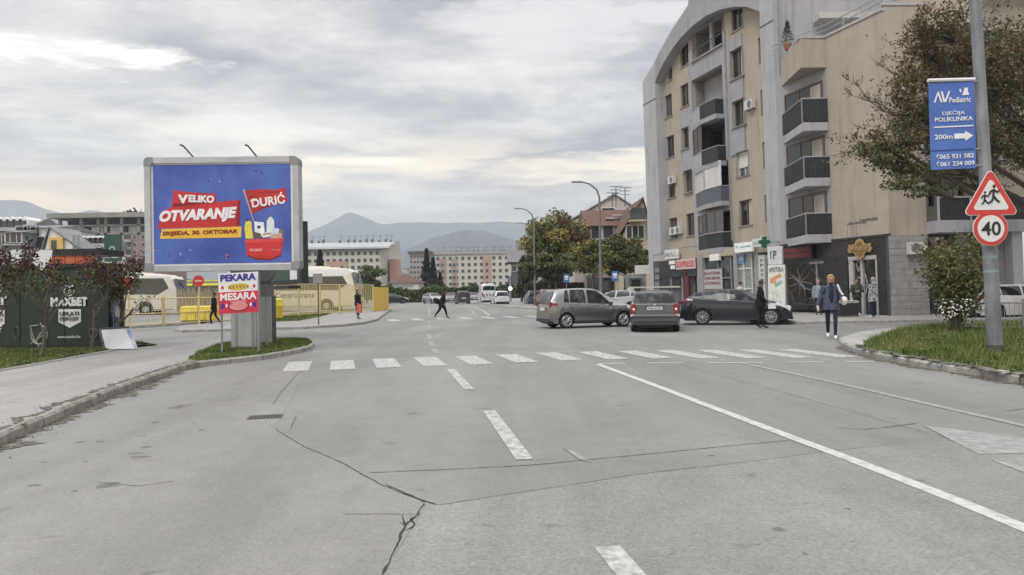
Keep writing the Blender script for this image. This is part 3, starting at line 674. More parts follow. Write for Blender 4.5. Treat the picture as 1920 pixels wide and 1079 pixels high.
# balconies on A
def balconyA(k, h):
    u0, u1, z0, z1 = h; um = u0+(u1-u0)*.45
    d = MB(); d.box(u0+.01, u1-.01, RZ-1.25, RZ-1.2, z0, z1, T=A.P); d.box(u0+.01, u0+.04, RZ-1.2, RZ-.2, z0, z1, T=A.P); d.box(u1-.04, u1-.01, RZ-1.2, RZ-.2, z0, z1, T=A.P)
    d.box(u0+.04, u1-.04, RZ-1.2, RZ-.2, z1-.03, z1-.005, T=A.P); d.box(u0+.04, u1-.04, RZ-1.2, RZ-.2, z0, z0+.03, T=A.P)
    bal = part('balcony', d, mat('loggia wall', (.22, .21, .21), .9))
    wn = MB(); wn.box(u0+.3, u0+1.3, RZ-1.19, RZ-1.15, z0+.1, z1-.25, T=A.P); wn.box(u1-1.6, u1-.5, RZ-1.19, RZ-1.15, z0+.1, z1-.25, T=A.P)
    wn.build('balcony_door', GLASS, bal, world=True)['kind'] = 'stuff'
    out = RZ+.5; fz = z0-.55
    if k == 0:
        s = MB(); s.box(u0-.05, u1+.05, RZ+.14, RZ+.28, z0-.10, z0+.0, T=A.P); s.build('ledge', SILL, bal, world=True)
        s = MB(); s.box(u0+(u1-u0)*.42, u0+(u1-u0)*.50, RZ-.3, RZ-.1, z0, z1, T=A.P); s.build('post', GREYR, bal, world=True)
        return
    # parapet: polygonal bay, near half dark mesh, far half grey
    ph = .95
    pts = [(u0, RZ+.14), (u0+.0, RZ+.45), (um, RZ+.75), (u1, RZ+.14)]
    pts = [(u0, RZ+.1), (u0+.02, RZ+.72), (um+.2, RZ+.72), (u1, RZ+.16)]
    zt = z0+ph*.55; zb = zt-ph
    def seg(p, q, m, nm):
        b = MB(); th = .05; b.add([A.P(p[0], p[1], zb), A.P(q[0], q[1], zb), A.P(q[0], q[1], zt), A.P(p[0], p[1], zt), A.P(p[0], p[1]-th, zb), A.P(q[0], q[1]-th, zb), A.P(q[0], q[1]-th, zt), A.P(p[0], p[1]-th, zt)],
            [(0, 1, 2, 3), (7, 6, 5, 4), (3, 2, 6, 7), (0, 4, 5, 1)]); b.build(nm, m, bal, world=True)
    m1 = MESHG; m2 = LGREY if k in (1, 2) else MESHG
    if k == 3: m1 = m2 = mat('blue grey balcony panel', (.085, .10, .13), .4)
    seg(pts[0], pts[1], m1, 'side_panel'); seg(pts[1], pts[2], m1, 'parapet_panel'); seg(pts[2], pts[3], m2, 'parapet_panel')
    rl = MB()
    for p, q in zip(pts, pts[1:]): rl.tube([A.P(p[0], p[1], zt+.03), A.P(q[0], q[1], zt+.03)], .025, 6)
    rl.build('hand_rail', LGREY, bal, world=True)
    sb = MB(); sb.prism(pts, zb-.30, zb, T=A.P); sb.build('slab', GREYR, bal, world=True)
    if k in (2, 3, 4):
        sc = MB(); gl = MB(); zz0, zz1 = zt+.05, z1-.02; fm = WFW if k == 3 else WFR
        P_ = [pts[1], pts[2], pts[3]] if k != 2 else [pts[2], pts[3]]
        for p, q in zip(P_, P_[1:]):
            n = 2 if k != 3 else 3
            for i in range(n+1):
                t = i/n; c = (p[0]+(q[0]-p[0])*t, p[1]+(q[1]-p[1])*t); sc.box(c[0]-.035, c[0]+.035, c[1]-.06, c[1]-.0, zz0, zz1, T=A.P)
            for z in (zz0, zz1-.06): sc.add([A.P(p[0], p[1], z), A.P(q[0], q[1], z), A.P(q[0], q[1], z+.07), A.P(p[0], p[1], z+.07)], [(0, 1, 2, 3)])
            gl.add([A.P(p[0], p[1]-.04, zz0), A.P(q[0], q[1]-.04, zz0), A.P(q[0], q[1]-.04, zz1), A.P(p[0], p[1]-.04, zz1)], [(0, 1, 2, 3)])
        sc.build('glazing_frame', fm, bal, world=True); gl.build('glazing', mat('curtained glass', (.45, .46, .47), .2, scale=2, stretch=(5, 5, .2), col2=(.62, .62, .62)) if k == 3 else GLASS2, bal, world=True)
for k, h in enumerate(BR): balconyA(k, h)
# air conditioners (each lifted off its bracket: a thing of its own)
WHT2 = mat('ac casing', (.58, .57, .54), .55, var=.08)
def ac(pos, fr, label, w=.8, h=.55, d=.28):
    t = thing('air_conditioner', label, 'air conditioner', fr.P(*pos), 0, 'air conditioners on the walls')
    o = t.location; U = Vector((*fr.U, 0)); Nn = Vector((*fr.N, 0))
    T = lambda x, y, z: tuple(o+U*x+Nn*y+Vector((0, 0, z)))
    MB().box(-w/2, w/2, .05, .05+d, 0, h, T=T).build('casing', WHT2, t, world=True)
    c = o+U*(-w*.14)+Nn*(.055+d)+Vector((0, 0, h/2)); MB().disc(c, h*.40, Nn, .012).build('fan_grille', DGREY, t, world=True)
    r = MB()
    for q in (.36, .25, .13):
        r.tube([c+Nn*.015+(U*math.cos(a)+Vector((0, 0, 1))*math.sin(a))*h*q for a in [i*math.pi/8 for i in range(17)]], .007, 4)
    r.build('fan_guard', WHT2, t, world=True)
    [MB().box(q-.025, q+.025, 0, .3, -.06, 0, T=T).build('bracket', GREY, t, world=True) for q in (-w/2+.075, w/2-.075)]
    return t
for px, py, lb in ((1264, 338, 'white air conditioner by the third window of the far column'), (1276, 432, 'white air conditioner between the two lowest far windows'), (1267, 434, 'white air conditioner in front of the lowest far window'), (1411, 197, 'white air conditioner beside the slit window near the corner pilaster')):
    u, z = A.uz(px, py, RZ); ac((u, RZ, z-.27), A, lb)
# ---- side towards the viewer: grey wall, corner balconies, beige wing
u1555 = B.uz(1557, 300)[0]; uC = B.uz(1668, 400)[0]
zPar = 14.1
f = MB(); f.add([B.P(0, 0, zG), B.P(u1555, 0, zG), B.P(u1555, 0, 13.3), B.P(0, 0, 13.3)], [(0, 1, 2, 3)])
f.add([B.P(0, 0, 13.3), B.P(.4, 0, 13.3), B.P(.4, 0, 24.4), B.P(0, 0, 24.4)], [(0, 1, 2, 3)])
part('side_wall', f, GREYR)
f = MB(); f.box(u1555, uC, -.25, .04, zG, zPar, T=B.P); o = part('side_wall', f, BEIGE); o['label'] = 'tall beige side wall'
# upper storeys set back behind the terrace
f = MB(); p0 = A.P(.02, 0, 0); 
f.add([A.P(0, -.02, 13.2), (p0[0]+14, p0[1]+.4, 13.2), (p0[0]+14, p0[1]+.4, 25), A.P(0, -.02, 24.4)], [(0, 1, 2, 3)]); o = part('rear_wall', f, LGREY); o['label'] = 'pale grey upper wall behind the roof terrace'
aw0 = at(1535, 28, 40.5); f = MB(); f.box(aw0.x, aw0.x+3.2, 40.4, 41.3, aw0.z-.22, aw0.z+.12); part('awning', f, mat('awning casing', (.52, .52, .50), .5))
f = MB(); f.box(aw0.x, aw0.x+6, 41.35, 41.45, aw0.z+2.1, aw0.z+2.3); part('cornice', f, SILL)
# roof terrace floor
pB0 = B.P(0, 0, 0); pC0 = B.P(uC, 0, 0)
Cdir = Vector((1, .05, 0)).normalized(); Cc = Vector(B.P(uC, 0, 0)); Cc.z = 0
Cw = Fr((Cc.x+LEAN*(-4), Cc.y), (Cdir.x, Cdir.y), (Cdir.y, -Cdir.x), LEAN, 0.)
Cw = Fr((B.P(uC, .04, 4)[0], Cc.y), (Cdir.x, Cdir.y), (Cdir.y, -Cdir.x), LEAN)
uD = Cw.uz(1737, 400)[0]
f = MB(); f.box(0, uD, -.3, 0, zG, 14.35, T=Cw.P); part('front_wall', f, BEIGE)
f = MB(); f.box(0, uD, -.305, .045, 14.35, 14.5, T=Cw.P); f.box(u1555, uC+.04, -.3, .10, zPar, zPar+.12, T=B.P); part('coping', f, LGREY)
f = MB(); f.add([B.P(0, -.1, 13.3), B.P(uC, -.1, 13.3), Cw.P(uD+6, -.3, 13.3), (pB0[0]+14, pB0[1], 13.3)], [(0, 1, 2, 3)]); part('terrace_floor', f, CONC)
# terrace railing: posts and two rails
rb = MB(); path = [(B.P(u, .0, 0)) for u in (1.0, u1555)]
tp = [Vector(B.P(u1555*.15, .6, zPar+.12)), Vector(B.P(u1555, 0.0, zPar+.12)), Vector(B.P(uC, 0, zPar+.14)), Vector(Cw.P(uD, -.05, 14.5))]
for hz_ in (.28, .55): rb.tube([p+Vector((0, 0, hz_)) for p in tp], .03, 6)
for p, q in zip(tp, tp[1:]):
    n = max(2, int((q-p).length/1.1))
    for i in range(n+1):
        c = p+(q-p)*i/n; rb.tube([c, c+Vector((0, 0, .56))], .025, 5)
        if i < n: c2 = p+(q-p)*(i+1)/n; rb.tube([c, c2+Vector((0, 0, .5))], .012, 4)
part('terrace_railing', rb, STEEL)
# corner balconies
ridge0 = B.uz(1520, 300)[0]
def cbal(zb, zt, k):
    a, c = B.uz(1484, (543-zt*30), 0)[0], u1555
    # footprint in B frame: (u along, n out)
    ua = .55; ru = u1555-.05; pr = 1.25
    P = [(ua, 0.02), (ru-.35, pr), (ru, .02)]
    def pl(p, z): return B.P(p[0], p[1], z)
    sb = MB(); sb.prism(P, zb, zb+.42, T=B.P); bal = part('balcony', sb, LGREY); bal['label'] = 'corner balcony with dark panels'
    for i, (p, q) in enumerate(zip(P, P[1:])):
        b = MB(); n_ = .04; z0, z1 = zb+.46, zt
        b.add([pl(p, z0), pl(q, z0), pl(q, z1), pl(p, z1)], [(0, 1, 2, 3)]); b.add([pl((p[0], p[1]-n_), z0), pl((q[0], q[1]-n_), z0), pl((q[0], q[1]-n_), z1), pl((p[0], p[1]-n_), z1)], [(0, 1, 2, 3)])
        b.build('parapet_panel', MESHG, bal, world=True)
        v = MB(); nseg = 16 if i == 0 else 9
        for j in range(nseg+1):
            t = j/nseg; c_ = (p[0]+(q[0]-p[0])*t, p[1]+(q[1]-p[1])*t); v.tube([B.P(c_[0]-.01, c_[1]+.02, zb+.44), B.P(c_[0]-.01, c_[1]+.02, zt)], .011, 4, cap=False)
        v.build('balusters', DGREY, bal, world=True)['kind'] = 'stuff'
    r = MB()
    r.tube([pl(p, zt+.03) for p in P], .028, 6); r.build('hand_rail', LGREY, bal, world=True)
    pc = MB(); pc.box(P[1][0]-.06, P[1][0]+.0, P[1][1]-.06, P[1][1]+.02, zb+.42, zt+.02, T=B.P); pc.build('corner_post', LGREY, bal, world=True)
    ww = MB(); ww.box(ua+.25, u1555-.35, .02, .035, zb+.46, zb+2.62, T=B.P); ww.build('balcony_door', GLASS, bal, world=True)
    fr_ = MB(); 
    for uu in (ua+.25, (ua+u1555)/2-.4, (ua+u1555)/2+.4, u1555-.41): fr_.box(uu, uu+.06, .035, .07, zb+.46, zb+2.62, T=B.P)
    fr_.box(ua+.25, u1555-.35, .035, .07, zb+2.56, zb+2.64, T=B.P); fr_.build('door_frame', WFR, bal, world=True)
    cu_ = MB(); cu_.box((ua+u1555)/2+.5, (ua+u1555)/2+1.3, .036, .045, zb+.8, zb+2.5, T=B.P); cu_.build('curtain', CURT, bal, world=True)
    return P
rows = []
for yb, yt in ((251, 193), (353, 300), (457, 404)):
    zb = at(1518, yb, 38.2).z; zt = at(1518, yt, 38.2).z; rows.append((zb, zt)); Pf = cbal(zb, zt, 0)
zb = at(1518, 135, 38.2).z
f = MB(); f.prism(Pf, zb, zPar+.0, T=B.P); o = part('bay', f, BEIGE); o['label'] = 'beige bay over the top corner balcony'
f = MB(); Pg = [(Pf[0][0]-.05, -.1), (Pf[1][0], Pf[1][1]+.06), (Pf[2][0]+.1, -.1)]; f.prism(Pg, zPar, zPar+.12, T=B.P); part('coping', f, LGREY)
# plant pot on the terrace
pc = Vector(B.P(u1555*.42, .45, zPar+.12))
plant = thing('potted_conifer', 'small dark conifer in a pot on the roof terrace corner', 'potted plant', pc)
MB().tube([pc, pc+Vector((0, 0, .3))], [.16, .22], 12).build('pot', mat('terracotta', (.28, .12, .07), .8), plant, world=True)
b = MB(); r = random.Random(4)
for i in range(900):
    h_ = r.random()**.8; rad = .38*(1-h_)+.05; a = r.uniform(0, 6.28); q = rad*math.sqrt(r.random()); p = pc+Vector((q*math.cos(a), q*math.sin(a), .3+h_*1.25)); s = .05
    b.add([p+Vector((r.uniform(-s, s), r.uniform(-s, s), r.uniform(-s, s))) for _ in range(3)], [(0, 1, 2)])
b.build('foliage', mat('conifer', (.02, .035, .018), .8, col2=(.05, .075, .035)), plant, world=True)['kind'] = 'stuff'

# ---- ground floor of A
GF = MB(); core = MB()
def UA(px, y=520): return A.uz(px, y, 0)[0]
STONE = mat('stone tile', (.24, .235, .23), .8, scale=4, col2=(.33, .325, .32)); DWALL = mat('shop black', (.02, .02, .022), .6, scale=3, col2=(.05, .05, .052))
f = MB()
for a, c in ((1218, 1225), (1306, 1317), (1375, 1382), (1414, 1422)): f.box(UA(c), UA(a), -.6, -.02, GZ, zG, T=A.P)
part('shop_pillars', f, STONE)['kind'] = 'stuff'
f = MB(); f.box(0, uFar, -.9, -.86, GZ, zG, T=A.P); part('shop_back', f, DWALL)
f = MB(); f.box(0, uFar, RZ-.3, -.05, zG-.25, zG+.25, T=A.P); part('ground_floor_beam', f, BEIGE)
# shop bay 1
def pan(name, fr, x0, y0, x1, y1, n, th, m, parent=None, nn_=None):
    h = fr.rect(x0, y0, x1, y1, n); b = MB(); b.box(h[0], h[1], n-th, n, h[2], h[3], T=fr.P); return part(name, b, m, parent), h
MAROON = mat('maroon steel', (.12, .025, .03), .5); GLS = mat('shop glass', (.035, .04, .042), .05, scale=1.5, col2=(.11, .115, .115), spec=.9, thr=(.4, .7))
fas1, h = pan('shop_fascia', A, 1226, 488, 1305, 520, .05, .3, DWALL)
pan('shop_wall', A, 1238, 518, 1258, 590, .0, .3, DWALL); pan('side_board', A, 1226, 490, 1237, 580, .06, .06, mat('board slate', (.07, .075, .08), .6))
for k in range(6): pan('notice', A, 1228, 503+k*13, 1236, 511+k*13, .09, .03, mat('board pale', (.20, .21, .22), .6))
sw, h = pan('shop_window', A, 1284, 506, 1304, 590, -.1, .1, GLS); 
dr, h = pan('shop_door', A, 1259, 508, 1282, 585, -.08, .06, GLS)
fb = MB(); 
for a in ((h[0], h[0]+.12), (h[1]-.12, h[1])): fb.box(a[0], a[1], -.08, .0, h[2], h[3], T=A.P)
fb.box(h[0], h[1], -.08, .0, h[3]-.1, h[3]+.05, T=A.P); fb.build('door_frame', STEEL, dr, world=True)
pan('door_post', A, 1283, 506, 1291, 590, .05, .12, MAROON)
def sign(name, label, fr, x0, y0, x1, y1, n, th, m, txt=None, tm=None, tscale=.6, cat='sign', lines=None, bold=.02, up=None, padw=.9):
    h = fr.rect(x0, y0, x1, y1, n); c = fr.P((h[0]+h[1])/2, n, (h[2]+h[3])/2)
    t = thing(name, label, cat, c); b = MB(); b.box(h[0], h[1], n-th, n, h[2], h[3], T=fr.P); b.build('board', m, t, world=True)
    U = Vector((*fr.U, 0)); Rt = -U if (fr is A) else U
    if lines is None and txt: lines = [(txt, .5, tscale)]
    W_, H_ = h[1]-h[0], h[3]-h[2]
    for s, fy, fh in lines or []:
        cc = Vector(fr.P((h[0]+h[1])/2, n+.006, h[2]+H_*fy)); text(s, 'lettering', tm, t, cc, Rt, (0, 0, 1), width=W_*padw, height=H_*fh, bold=bold)
    return t
TBLK = mat('letter black', (.02, .02, .02), .6); TWHT = mat('letter white', (.80, .80, .79), .5, var=.03); TRED = mat('letter red', (.50, .03, .03), .5)
sign('shop_sign', 'white and red script sign over the far shop door', A, 1267, 486, 1303, 505, .12, .06, mat('pink white sign', (.50, .38, .37), .5, scale=8, col2=(.66, .54, .52)), 'EXPRESS', TRED, .6)
sign('shop_sign', 'small white sign panel above the black shop fascia', A, 1246, 468, 1272, 486, .16, .08, mat('off white sign', (.62, .63, .60), .5), 'MAL.', mat('letter grey', (.33, .35, .33), .6), .55)
sign('shop_sign', 'two small white plates on the black fascia beside the script sign', A, 1254, 489, 1265, 496, .10, .04, TWHT, None, None)
sign('shop_sign', 'lower small white plate on the black fascia', A, 1257, 498, 1265, 505, .10, .04, TWHT, None, None)
# shop bay 2
sw, h = pan('shop_window', A, 1318, 476, 1374, 580, -.25, .1, GLS)
fb = MB(); us_ = [h[0]+(h[1]-h[0])*t for t in (0, .42, .97)]
for u in us_: fb.box(u, u+.07, -.25, -.15, h[2], h[3], T=A.P)
fb.box(h[0], h[1], -.25, -.16, h[2]+(h[3]-h[2])*.55, h[2]+(h[3]-h[2])*.55+.07, T=A.P); fb.build('window_frame', GREY, sw, world=True)
pan('shop_stall_riser', A, 1317, 560, 1376, 592, -.1, .2, mat('slate riser', (.14, .16, .19), .7))
sign('light_box', 'blank white light box hanging at the second shop', A, 1330, 477, 1347, 489, .05, .2, TWHT)
sign('shop_poster', 'pale poster with three lines of dark red capitals in the second shop window', A, 1319, 505, 1354, 552, -.12, .04, mat('poster grey', (.42, .42, .42), .6),
     tm=mat('letter maroon', (.16, .03, .03), .6), lines=[('RLAVONA', .84, .12), ('OROBAR', .64, .12), ('ATORIKA', .44, .12), ('--------', .18, .05)], padw=.86)
# shop bay 3, pharmacy
sw, h = pan('shop_window', A, 1383, 474, 1413, 585, -.2, .1, mat('pharmacy glass', (.20, .24, .24), .06, scale=3, col2=(.38, .42, .38), spec=.9, thr=(.4, .65)))
fb = MB()
for t in (0, .5, .93): u = h[0]+(h[1]-h[0])*t; fb.box(u, u+.08, -.2, -.12, h[2], h[3], T=A.P)
for t in (.38, .72): z = h[2]+(h[3]-h[2])*t; fb.box(h[0], h[1], -.2, -.13, z, z+.08, T=A.P)
fb.build('window_frame', WFW, sw, world=True)
sign('window_poster', 'blue window sticker with a white mark above the pharmacy pane', A, 1384, 476, 1395, 495, -.11, .02, mat('sticker blue', (.16, .30, .52), .5), '-O-', TWHT, .3)
sign('pharmacy_sign', 'white pharmacy sign board beside the green cross', A, 1377, 455, 1410, 473, .3, .15, mat('bright sign', (.86, .88, .88), .4), lines=[('ZU apoteka', .55, .28)], tm=mat('letter teal', (.12, .38, .40), .5))
sign('pharmacy_sign', 'small grey light box attached to the green cross', A, 1411, 448, 1427, 463, .5, .2, mat('pale sign', (.60, .64, .62), .5), 'ZZZZ', mat('letter grey', (.33, .35, .33), .6), .35)
u, z = A.uz(1433, 454, 1.0); cxp = Vector(A.P(u, 1.0, z)); gc = thing('pharmacy_cross', 'green pharmacy cross sticking out from the corner', 'sign', cxp)
e1 = Vector((1, .1, 0)).normalized(); gm = mat('cross green', (.02, .14, .06), .4)
def tb(o, ex, ey, x0, x1, z0, z1, y0, y1, nm, m, par):
    MB().box(x0, x1, y0, y1, z0, z1, T=lambda a, b_, c: tuple(o+ex*a+ey*b_+Vector((0, 0, c)))).build(nm, m, par, world=True)
ey = Vector((-e1.y, e1.x, 0))
tb(cxp, e1, ey, -.10, .10, -.30, .30, -.09, .09, 'vertical_bar', gm, gc); tb(cxp, e1, ey, -.30, .30, -.10, .10, -.088, .088, 'horizontal_bar', gm, gc)
tb(cxp, e1, ey, -.15, .15, -.34, .34, .09, .12, 'backing', TWHT, gc); tb(cxp, e1, ey, .2, 1.2, -.03, .03, .12, .16, 'arm', STEEL, gc)
pan('shop_wall', A, 1423, 478, 1436, 592, .05, .3, mat('white pillar', (.50, .51, .50), .7)); 
sign('vertical_banner', 'narrow white banner with dark upright lettering on the pharmacy pillar', A, 1424, 480, 1434, 560, .1, .03, mat('banner pale', (.55, .57, .56), .7), tm=TBLK, lines=[('A', .9, .07), ('P', .78, .07), ('O', .66, .07), ('T', .54, .07), ('E', .42, .07), ('K', .30, .07), ('A', .18, .07)], padw=.55)
pan('shop_door', A, 1437, 484, 1445, 592, -.05, .1, GLS)
pan('corner_pier', A, 1446, 462, 1464, 592, .02, .6, LGREY)
# white poster board (stands out from the corner), 1440-1473
pb0 = at(1441, 590, 39.6); pb1 = at(1473, 590, 38.9); e1 = (pb1-pb0); e1.z = 0; Wp = e1.length; e1.normalize(); ey = Vector((-e1.y, e1.x, 0)); pb0.z = GZ
pz = lambda y: at(1457, y, 39.2).z
pt = thing('advert_board', 'tall white pharmacy board with an orange and green drawing at the corner', 'sign', pb0)
tb(pb0, e1, ey, 0, Wp, .0, pz(497)-GZ, 0, .14, 'board', mat('board white', (.66, .68, .66), .6), pt); tb(pb0, e1, ey, 0, Wp*.86, pz(496)-GZ, pz(462)-GZ, .01, .15, 'head_panel', mat('board light', (.55, .57, .58), .6), pt)
f_ = lambda fx, z: pb0+e1*(Wp*fx)-ey*.006+Vector((0, 0, z-GZ))
text('APOTEKA', 'lettering', mat('letter slate', (.06, .10, .13), .6), pt, f_(.5, pz(506)), e1, (0, 0, 1), width=Wp*.86, height=.26, bold=.02)
text('1P', 'lettering', mat('letter slate', (.06, .10, .13), .6), pt, pb0+e1*(Wp*.35)-ey*.002+Vector((0, 0, pz(478)-GZ)), e1, (0, 0, 1), width=.35, height=.45, bold=.02)
def fp(pts, m, nm, o=.004):
    b = MB(); b.add([pb0+e1*(Wp*x)-ey*o+Vector((0, 0, z-GZ)) for x, z in pts], [tuple(range(len(pts)))]); b.build(nm, m, pt, world=True)
ORG = mat('print orange', (.65, .30, .14), .6); GRN = mat('print green', (.25, .45, .30), .6)
fp([(.12, pz(522)), (.75, pz(513)), (.82, pz(519)), (.45, pz(525)), (.5, pz(533)), (.14, pz(531))], ORG, 'printed_shape'); fp([(.42, pz(540)), (.40, pz(533)), (.82, pz(526)), (.84, pz(532))], GRN, 'printed_shape')
lb = MB()
for q in ([(.25, 545), (.35, 560), (.30, 585)], [(.45, 548), (.62, 575), (.60, 592)], [(.30, 550), (.55, 545), (.70, 560), (.75, 592)], [(.2, 560), (.45, 566), (.5, 590)]):
    P_ = [pb0+e1*(Wp*x)-ey*.006+Vector((0, 0, pz(z)-GZ)) for x, z in q]
    lb.tube(P_, .012, 4)
lb.build('printed_lines', mat('print olive', (.36, .42, .24), .7), pt, world=True)['kind'] = 'stuff'
# ---- ground floor of B: black slatted shop front
uB1 = B.uz(1671, 520)[0]
f = MB(); f.box(0, uB1, -.5, -.3, GZ, zG, T=B.P); part('shop_back', f, DWALL)
f = MB(); zb_ = GZ+.05; rows_n = 46
segs = [(B.uz(1546, 520)[0], B.uz(1590, 520)[0], GZ, zG), (B.uz(1466, 520)[0], B.uz(1590, 520)[0], 3.0, zG), (B.uz(1590, 520)[0], B.uz(1646, 520)[0], 2.95, zG), (B.uz(1646, 520)[0], uB1, GZ, zG)]
for a, c, z0, z1 in segs:
    f.box(a, c, -.3, .0, z0, z1, T=B.P); n = int((z1-z0)/.075)
    for i in range(n): f.box(a, c, .0, .03, z0+.01+i*.075, z0+.055+i*.075, T=B.P)
o = part('slat_cladding', f, mat('black slats', (.028, .025, .025), .55, scale=8, col2=(.06, .055, .055))); o['kind'] = 'stuff'
f = MB(); f.box(-.05, uB1+.05, -.3, .08, zG-.02, zG+.08, T=B.P); part('shop_coping', f, DWALL)
f = MB(); f.box(uB1-.05, uB1+.03, -.3, .06, GZ, zG, T=B.P); part('edge_trim', f, BLACK)
# dark window with the pale branching drawing
h = (B.uz(1474, 520)[0], B.uz(1545, 520)[0], GZ+.15, 3.0)
f = MB(); f.box(h[0], h[1], -.12, -.05, h[2], h[3], T=B.P); sw = part('shop_window', f, mat('black glass', (.014, .014, .018), .12, spec=.6)); sw['label'] = 'black shop window with a pale branching tentacle drawing'
SK = mat('drawing grey', (.16, .155, .155), .6); b = MB(); r = random.Random(11); cx_, cz_ = h[0]+(h[1]-h[0])*.36, 1.75
for k in range(11):
    a = k*6.28/11+r.uniform(-.2, .2); P_ = [];
    for i in range(7):
        t = i/6; rr_ = t*1.5; aa = a+t*t*r.choice((-.6, .6)); P_.append(B.P(min(max(cx_+rr_*1.3*math.cos(aa), h[0]+.05), h[1]-.05), -.045, min(max(cz_+rr_*math.sin(aa), h[2]+.05), h[3]-.05)))
    b.tube(P_, [.05*(1-.85*i/6) for i in range(7)], 4)
b.build('window_drawing', SK, sw, world=True)['kind'] = 'stuff'
h2 = (B.uz(1518, 520)[0], B.uz(1545, 520)[0]); f = MB(); f.box(h2[0], h2[1], -.05, .0, 2.7, 2.82, T=B.P); um_ = (h2[0]+h2[1])/2; f.box(um_-.05, um_+.05, -.05, -.002, .2, 2.7, T=B.P); part('door_bar', f, STEEL)
sign('led_sign', 'black sign with red lattice lettering over the dark shop window', B, 1467, 463, 1522, 487, .3, .25, BLACK, lines=[('###########', .72, .4), ('###########', .30, .4)], tm=mat('dim red letters', (.20, .035, .04), .5), padw=.92)
# door
h = (B.uz(1592, 520)[0], B.uz(1645, 520)[0], GZ, 2.9)
f = MB(); f.box(h[0], h[1], -.2, -.12, h[2], h[3], T=B.P); dr = part('shop_door', f, GLASS)
f = MB(); um_ = h[0]+(h[1]-h[0])*.42
for a, c in ((h[0], h[0]+.28), (um_, um_+.14), (h[1]-.1, h[1])): f.box(a, c, -.12, .0, h[2], h[3], T=B.P)
f.box(h[0], h[1], -.12, .03, h[3]-.14, h[3]+.04, T=B.P); f.build('door_frame', mat('door aluminium', (.42, .42, .41), .5), dr, world=True)
b = MB()
for (x0, z0, x1, z1) in ((.22, 2.6, .30, 2.2), (.30, 2.2, .38, 2.6), (.52, 2.1, .60, 1.6), (.60, 1.6, .52, 1.1), (.25, 1.9, .35, 1.9)):
    b.tube([B.P(h[0]+(h[1]-h[0])*x0, -.10, z0), B.P(h[0]+(h[1]-h[0])*x1, -.10, z1)], .03, 4)
b.build('door_ornament', mat('ornament', (.35, .34, .33), .5), dr, world=True)['kind'] = 'stuff'
# gold emblem sign
u, z = B.uz(1611, 467, .15); gs = thing('emblem_sign', 'gold scroll shaped emblem sign over the slatted shop door', 'sign', B.P(u, .15, z))
def shp(pts, n0, n1, m, nm, sc=1.):
    b = MB(); n = len(pts); sc *= .80; v = [B.P(u+x*sc, n1, z+y*sc) for x, y in pts]+[B.P(u+x*sc, n0, z+y*sc) for x, y in pts]
    fs = [tuple(range(n)), tuple(range(2*n-1, n-1, -1))]+[(i, n+i, n+(i+1) % n, (i+1) % n) for i in range(n)]; b.add(v, fs); b.build(nm, m, gs, world=True, clean=True)
half = [(0, .62), (.25, .52), (.33, .36), (.45, .26), (.9, .30), (.85, .1), (1.0, -.02), (.85, -.22), (.5, -.2), (.36, -.34), (.3, -.52), (0, -.66)]
emb = half + [(-x, y) for x, y in half[-2:0:-1]]
GOLD = mat('gold sign', (.32, .21, .08), .5, scale=6, col2=(.46, .32, .15))
shp(emb, .08, .15, GOLD, 'emblem'); shp([(x*.8, y*.74) for x, y in emb], .15, .165, mat('gold sign dark', (.22, .13, .05), .5), 'emblem_field')
text('PIVNICA', 'lettering', GOLD, gs, B.P(u, .18, z+.02), Vector((*B.U, 0)), (0, 0, 1), width=1.15, height=.20, bold=.03)
# stone pier with individual slabs, C
f = MB(); f.box(-.05, uD, -.3, -.03, GZ, zG, T=Cw.P); pier = part('stone_pier', f, DGREY)
n = 12; hh = (zG-GZ)/n
for i in range(n):
    for a, c in ((-.05, uD*.5), (uD*.5, uD)):
        if i % 2: sh = .0
        b = MB(); b.box(a+.006, c-.006, -.03, 0.+random.uniform(0, .006), GZ+i*hh+.006, GZ+(i+1)*hh-.006, T=Cw.P); b.build('stone_slab', STONE, pier, world=True)
uac, zac = Cw.uz(1714, 466); ac((uac, 0, zac-.28), Cw, 'white air conditioner on the stone pier at street level', w=.82, h=.56)
# ---- D: balcony wing right of the pier
uE = Cw.uz(1903, 430)[0]; zs0, zs1 = Cw.uz(1810, 438)[1], Cw.uz(1810, 416)[1]
f = MB(); f.box(uD, uE, -1.6, .9, zs0, zs1, T=Cw.P); part('slab', f, LGREY)
f = MB(); f.box(uD+.02, uE-.02, .82, .87, zs1, zs1+1.0, T=Cw.P); part('balcony_glass', f, MESHG)
f = MB(); f.box(uD, uE, .80, .9, zs1+1.0, zs1+1.07, T=Cw.P)
for t in (0, .35, .7, .985): u = uD+(uE-uD)*t; f.box(u, u+.06, .80, .9, zs1, zs1+1.0, T=Cw.P)
part('balcony_rail', f, LGREY)
f = MB(); holed(f, Cw.P, uD, uE, zs1, 14.0, [(uD+.4+i*1.5, uD+1.4+i*1.5, zs1+.9+j*3, zs1+2.3+j*3) for i in range(2) for j in range(3)], -1.6, .2); f.box(uE, uE+9, -1.9, -1.6, zs1, 19, T=Cw.P); f.box(uD-.05, uE+9, -1.9, -1.6, 14.0, 19, T=Cw.P); part('front_wall', f, BEIGE)
f = MB(); f.box(uD, uE, -1.85, -1.81, zs1, 14, T=Cw.P); part('window', f, GLASS2)
for j in range(1, 3): f = MB(); f.box(uD, uE, -1.6, .7, zs1+3*j-.3, zs1+3*j, T=Cw.P); part('slab', f, LGREY); f = MB(); f.box(uD, uE, .6, .65, zs1+3*j, zs1+3*j+1, T=Cw.P); part('balcony_glass', f, MESHG)
f = MB(); f.box(uD, uE, -.7, -.6, GZ, zs0, T=Cw.P); sw = part('shop_window', f, GLS)
f = MB()
for t in (0, .33, .46, .72, .98): u = uD+(uE-uD)*t; f.box(u, u+.12, -.6, -.48, GZ, zs0, T=Cw.P)
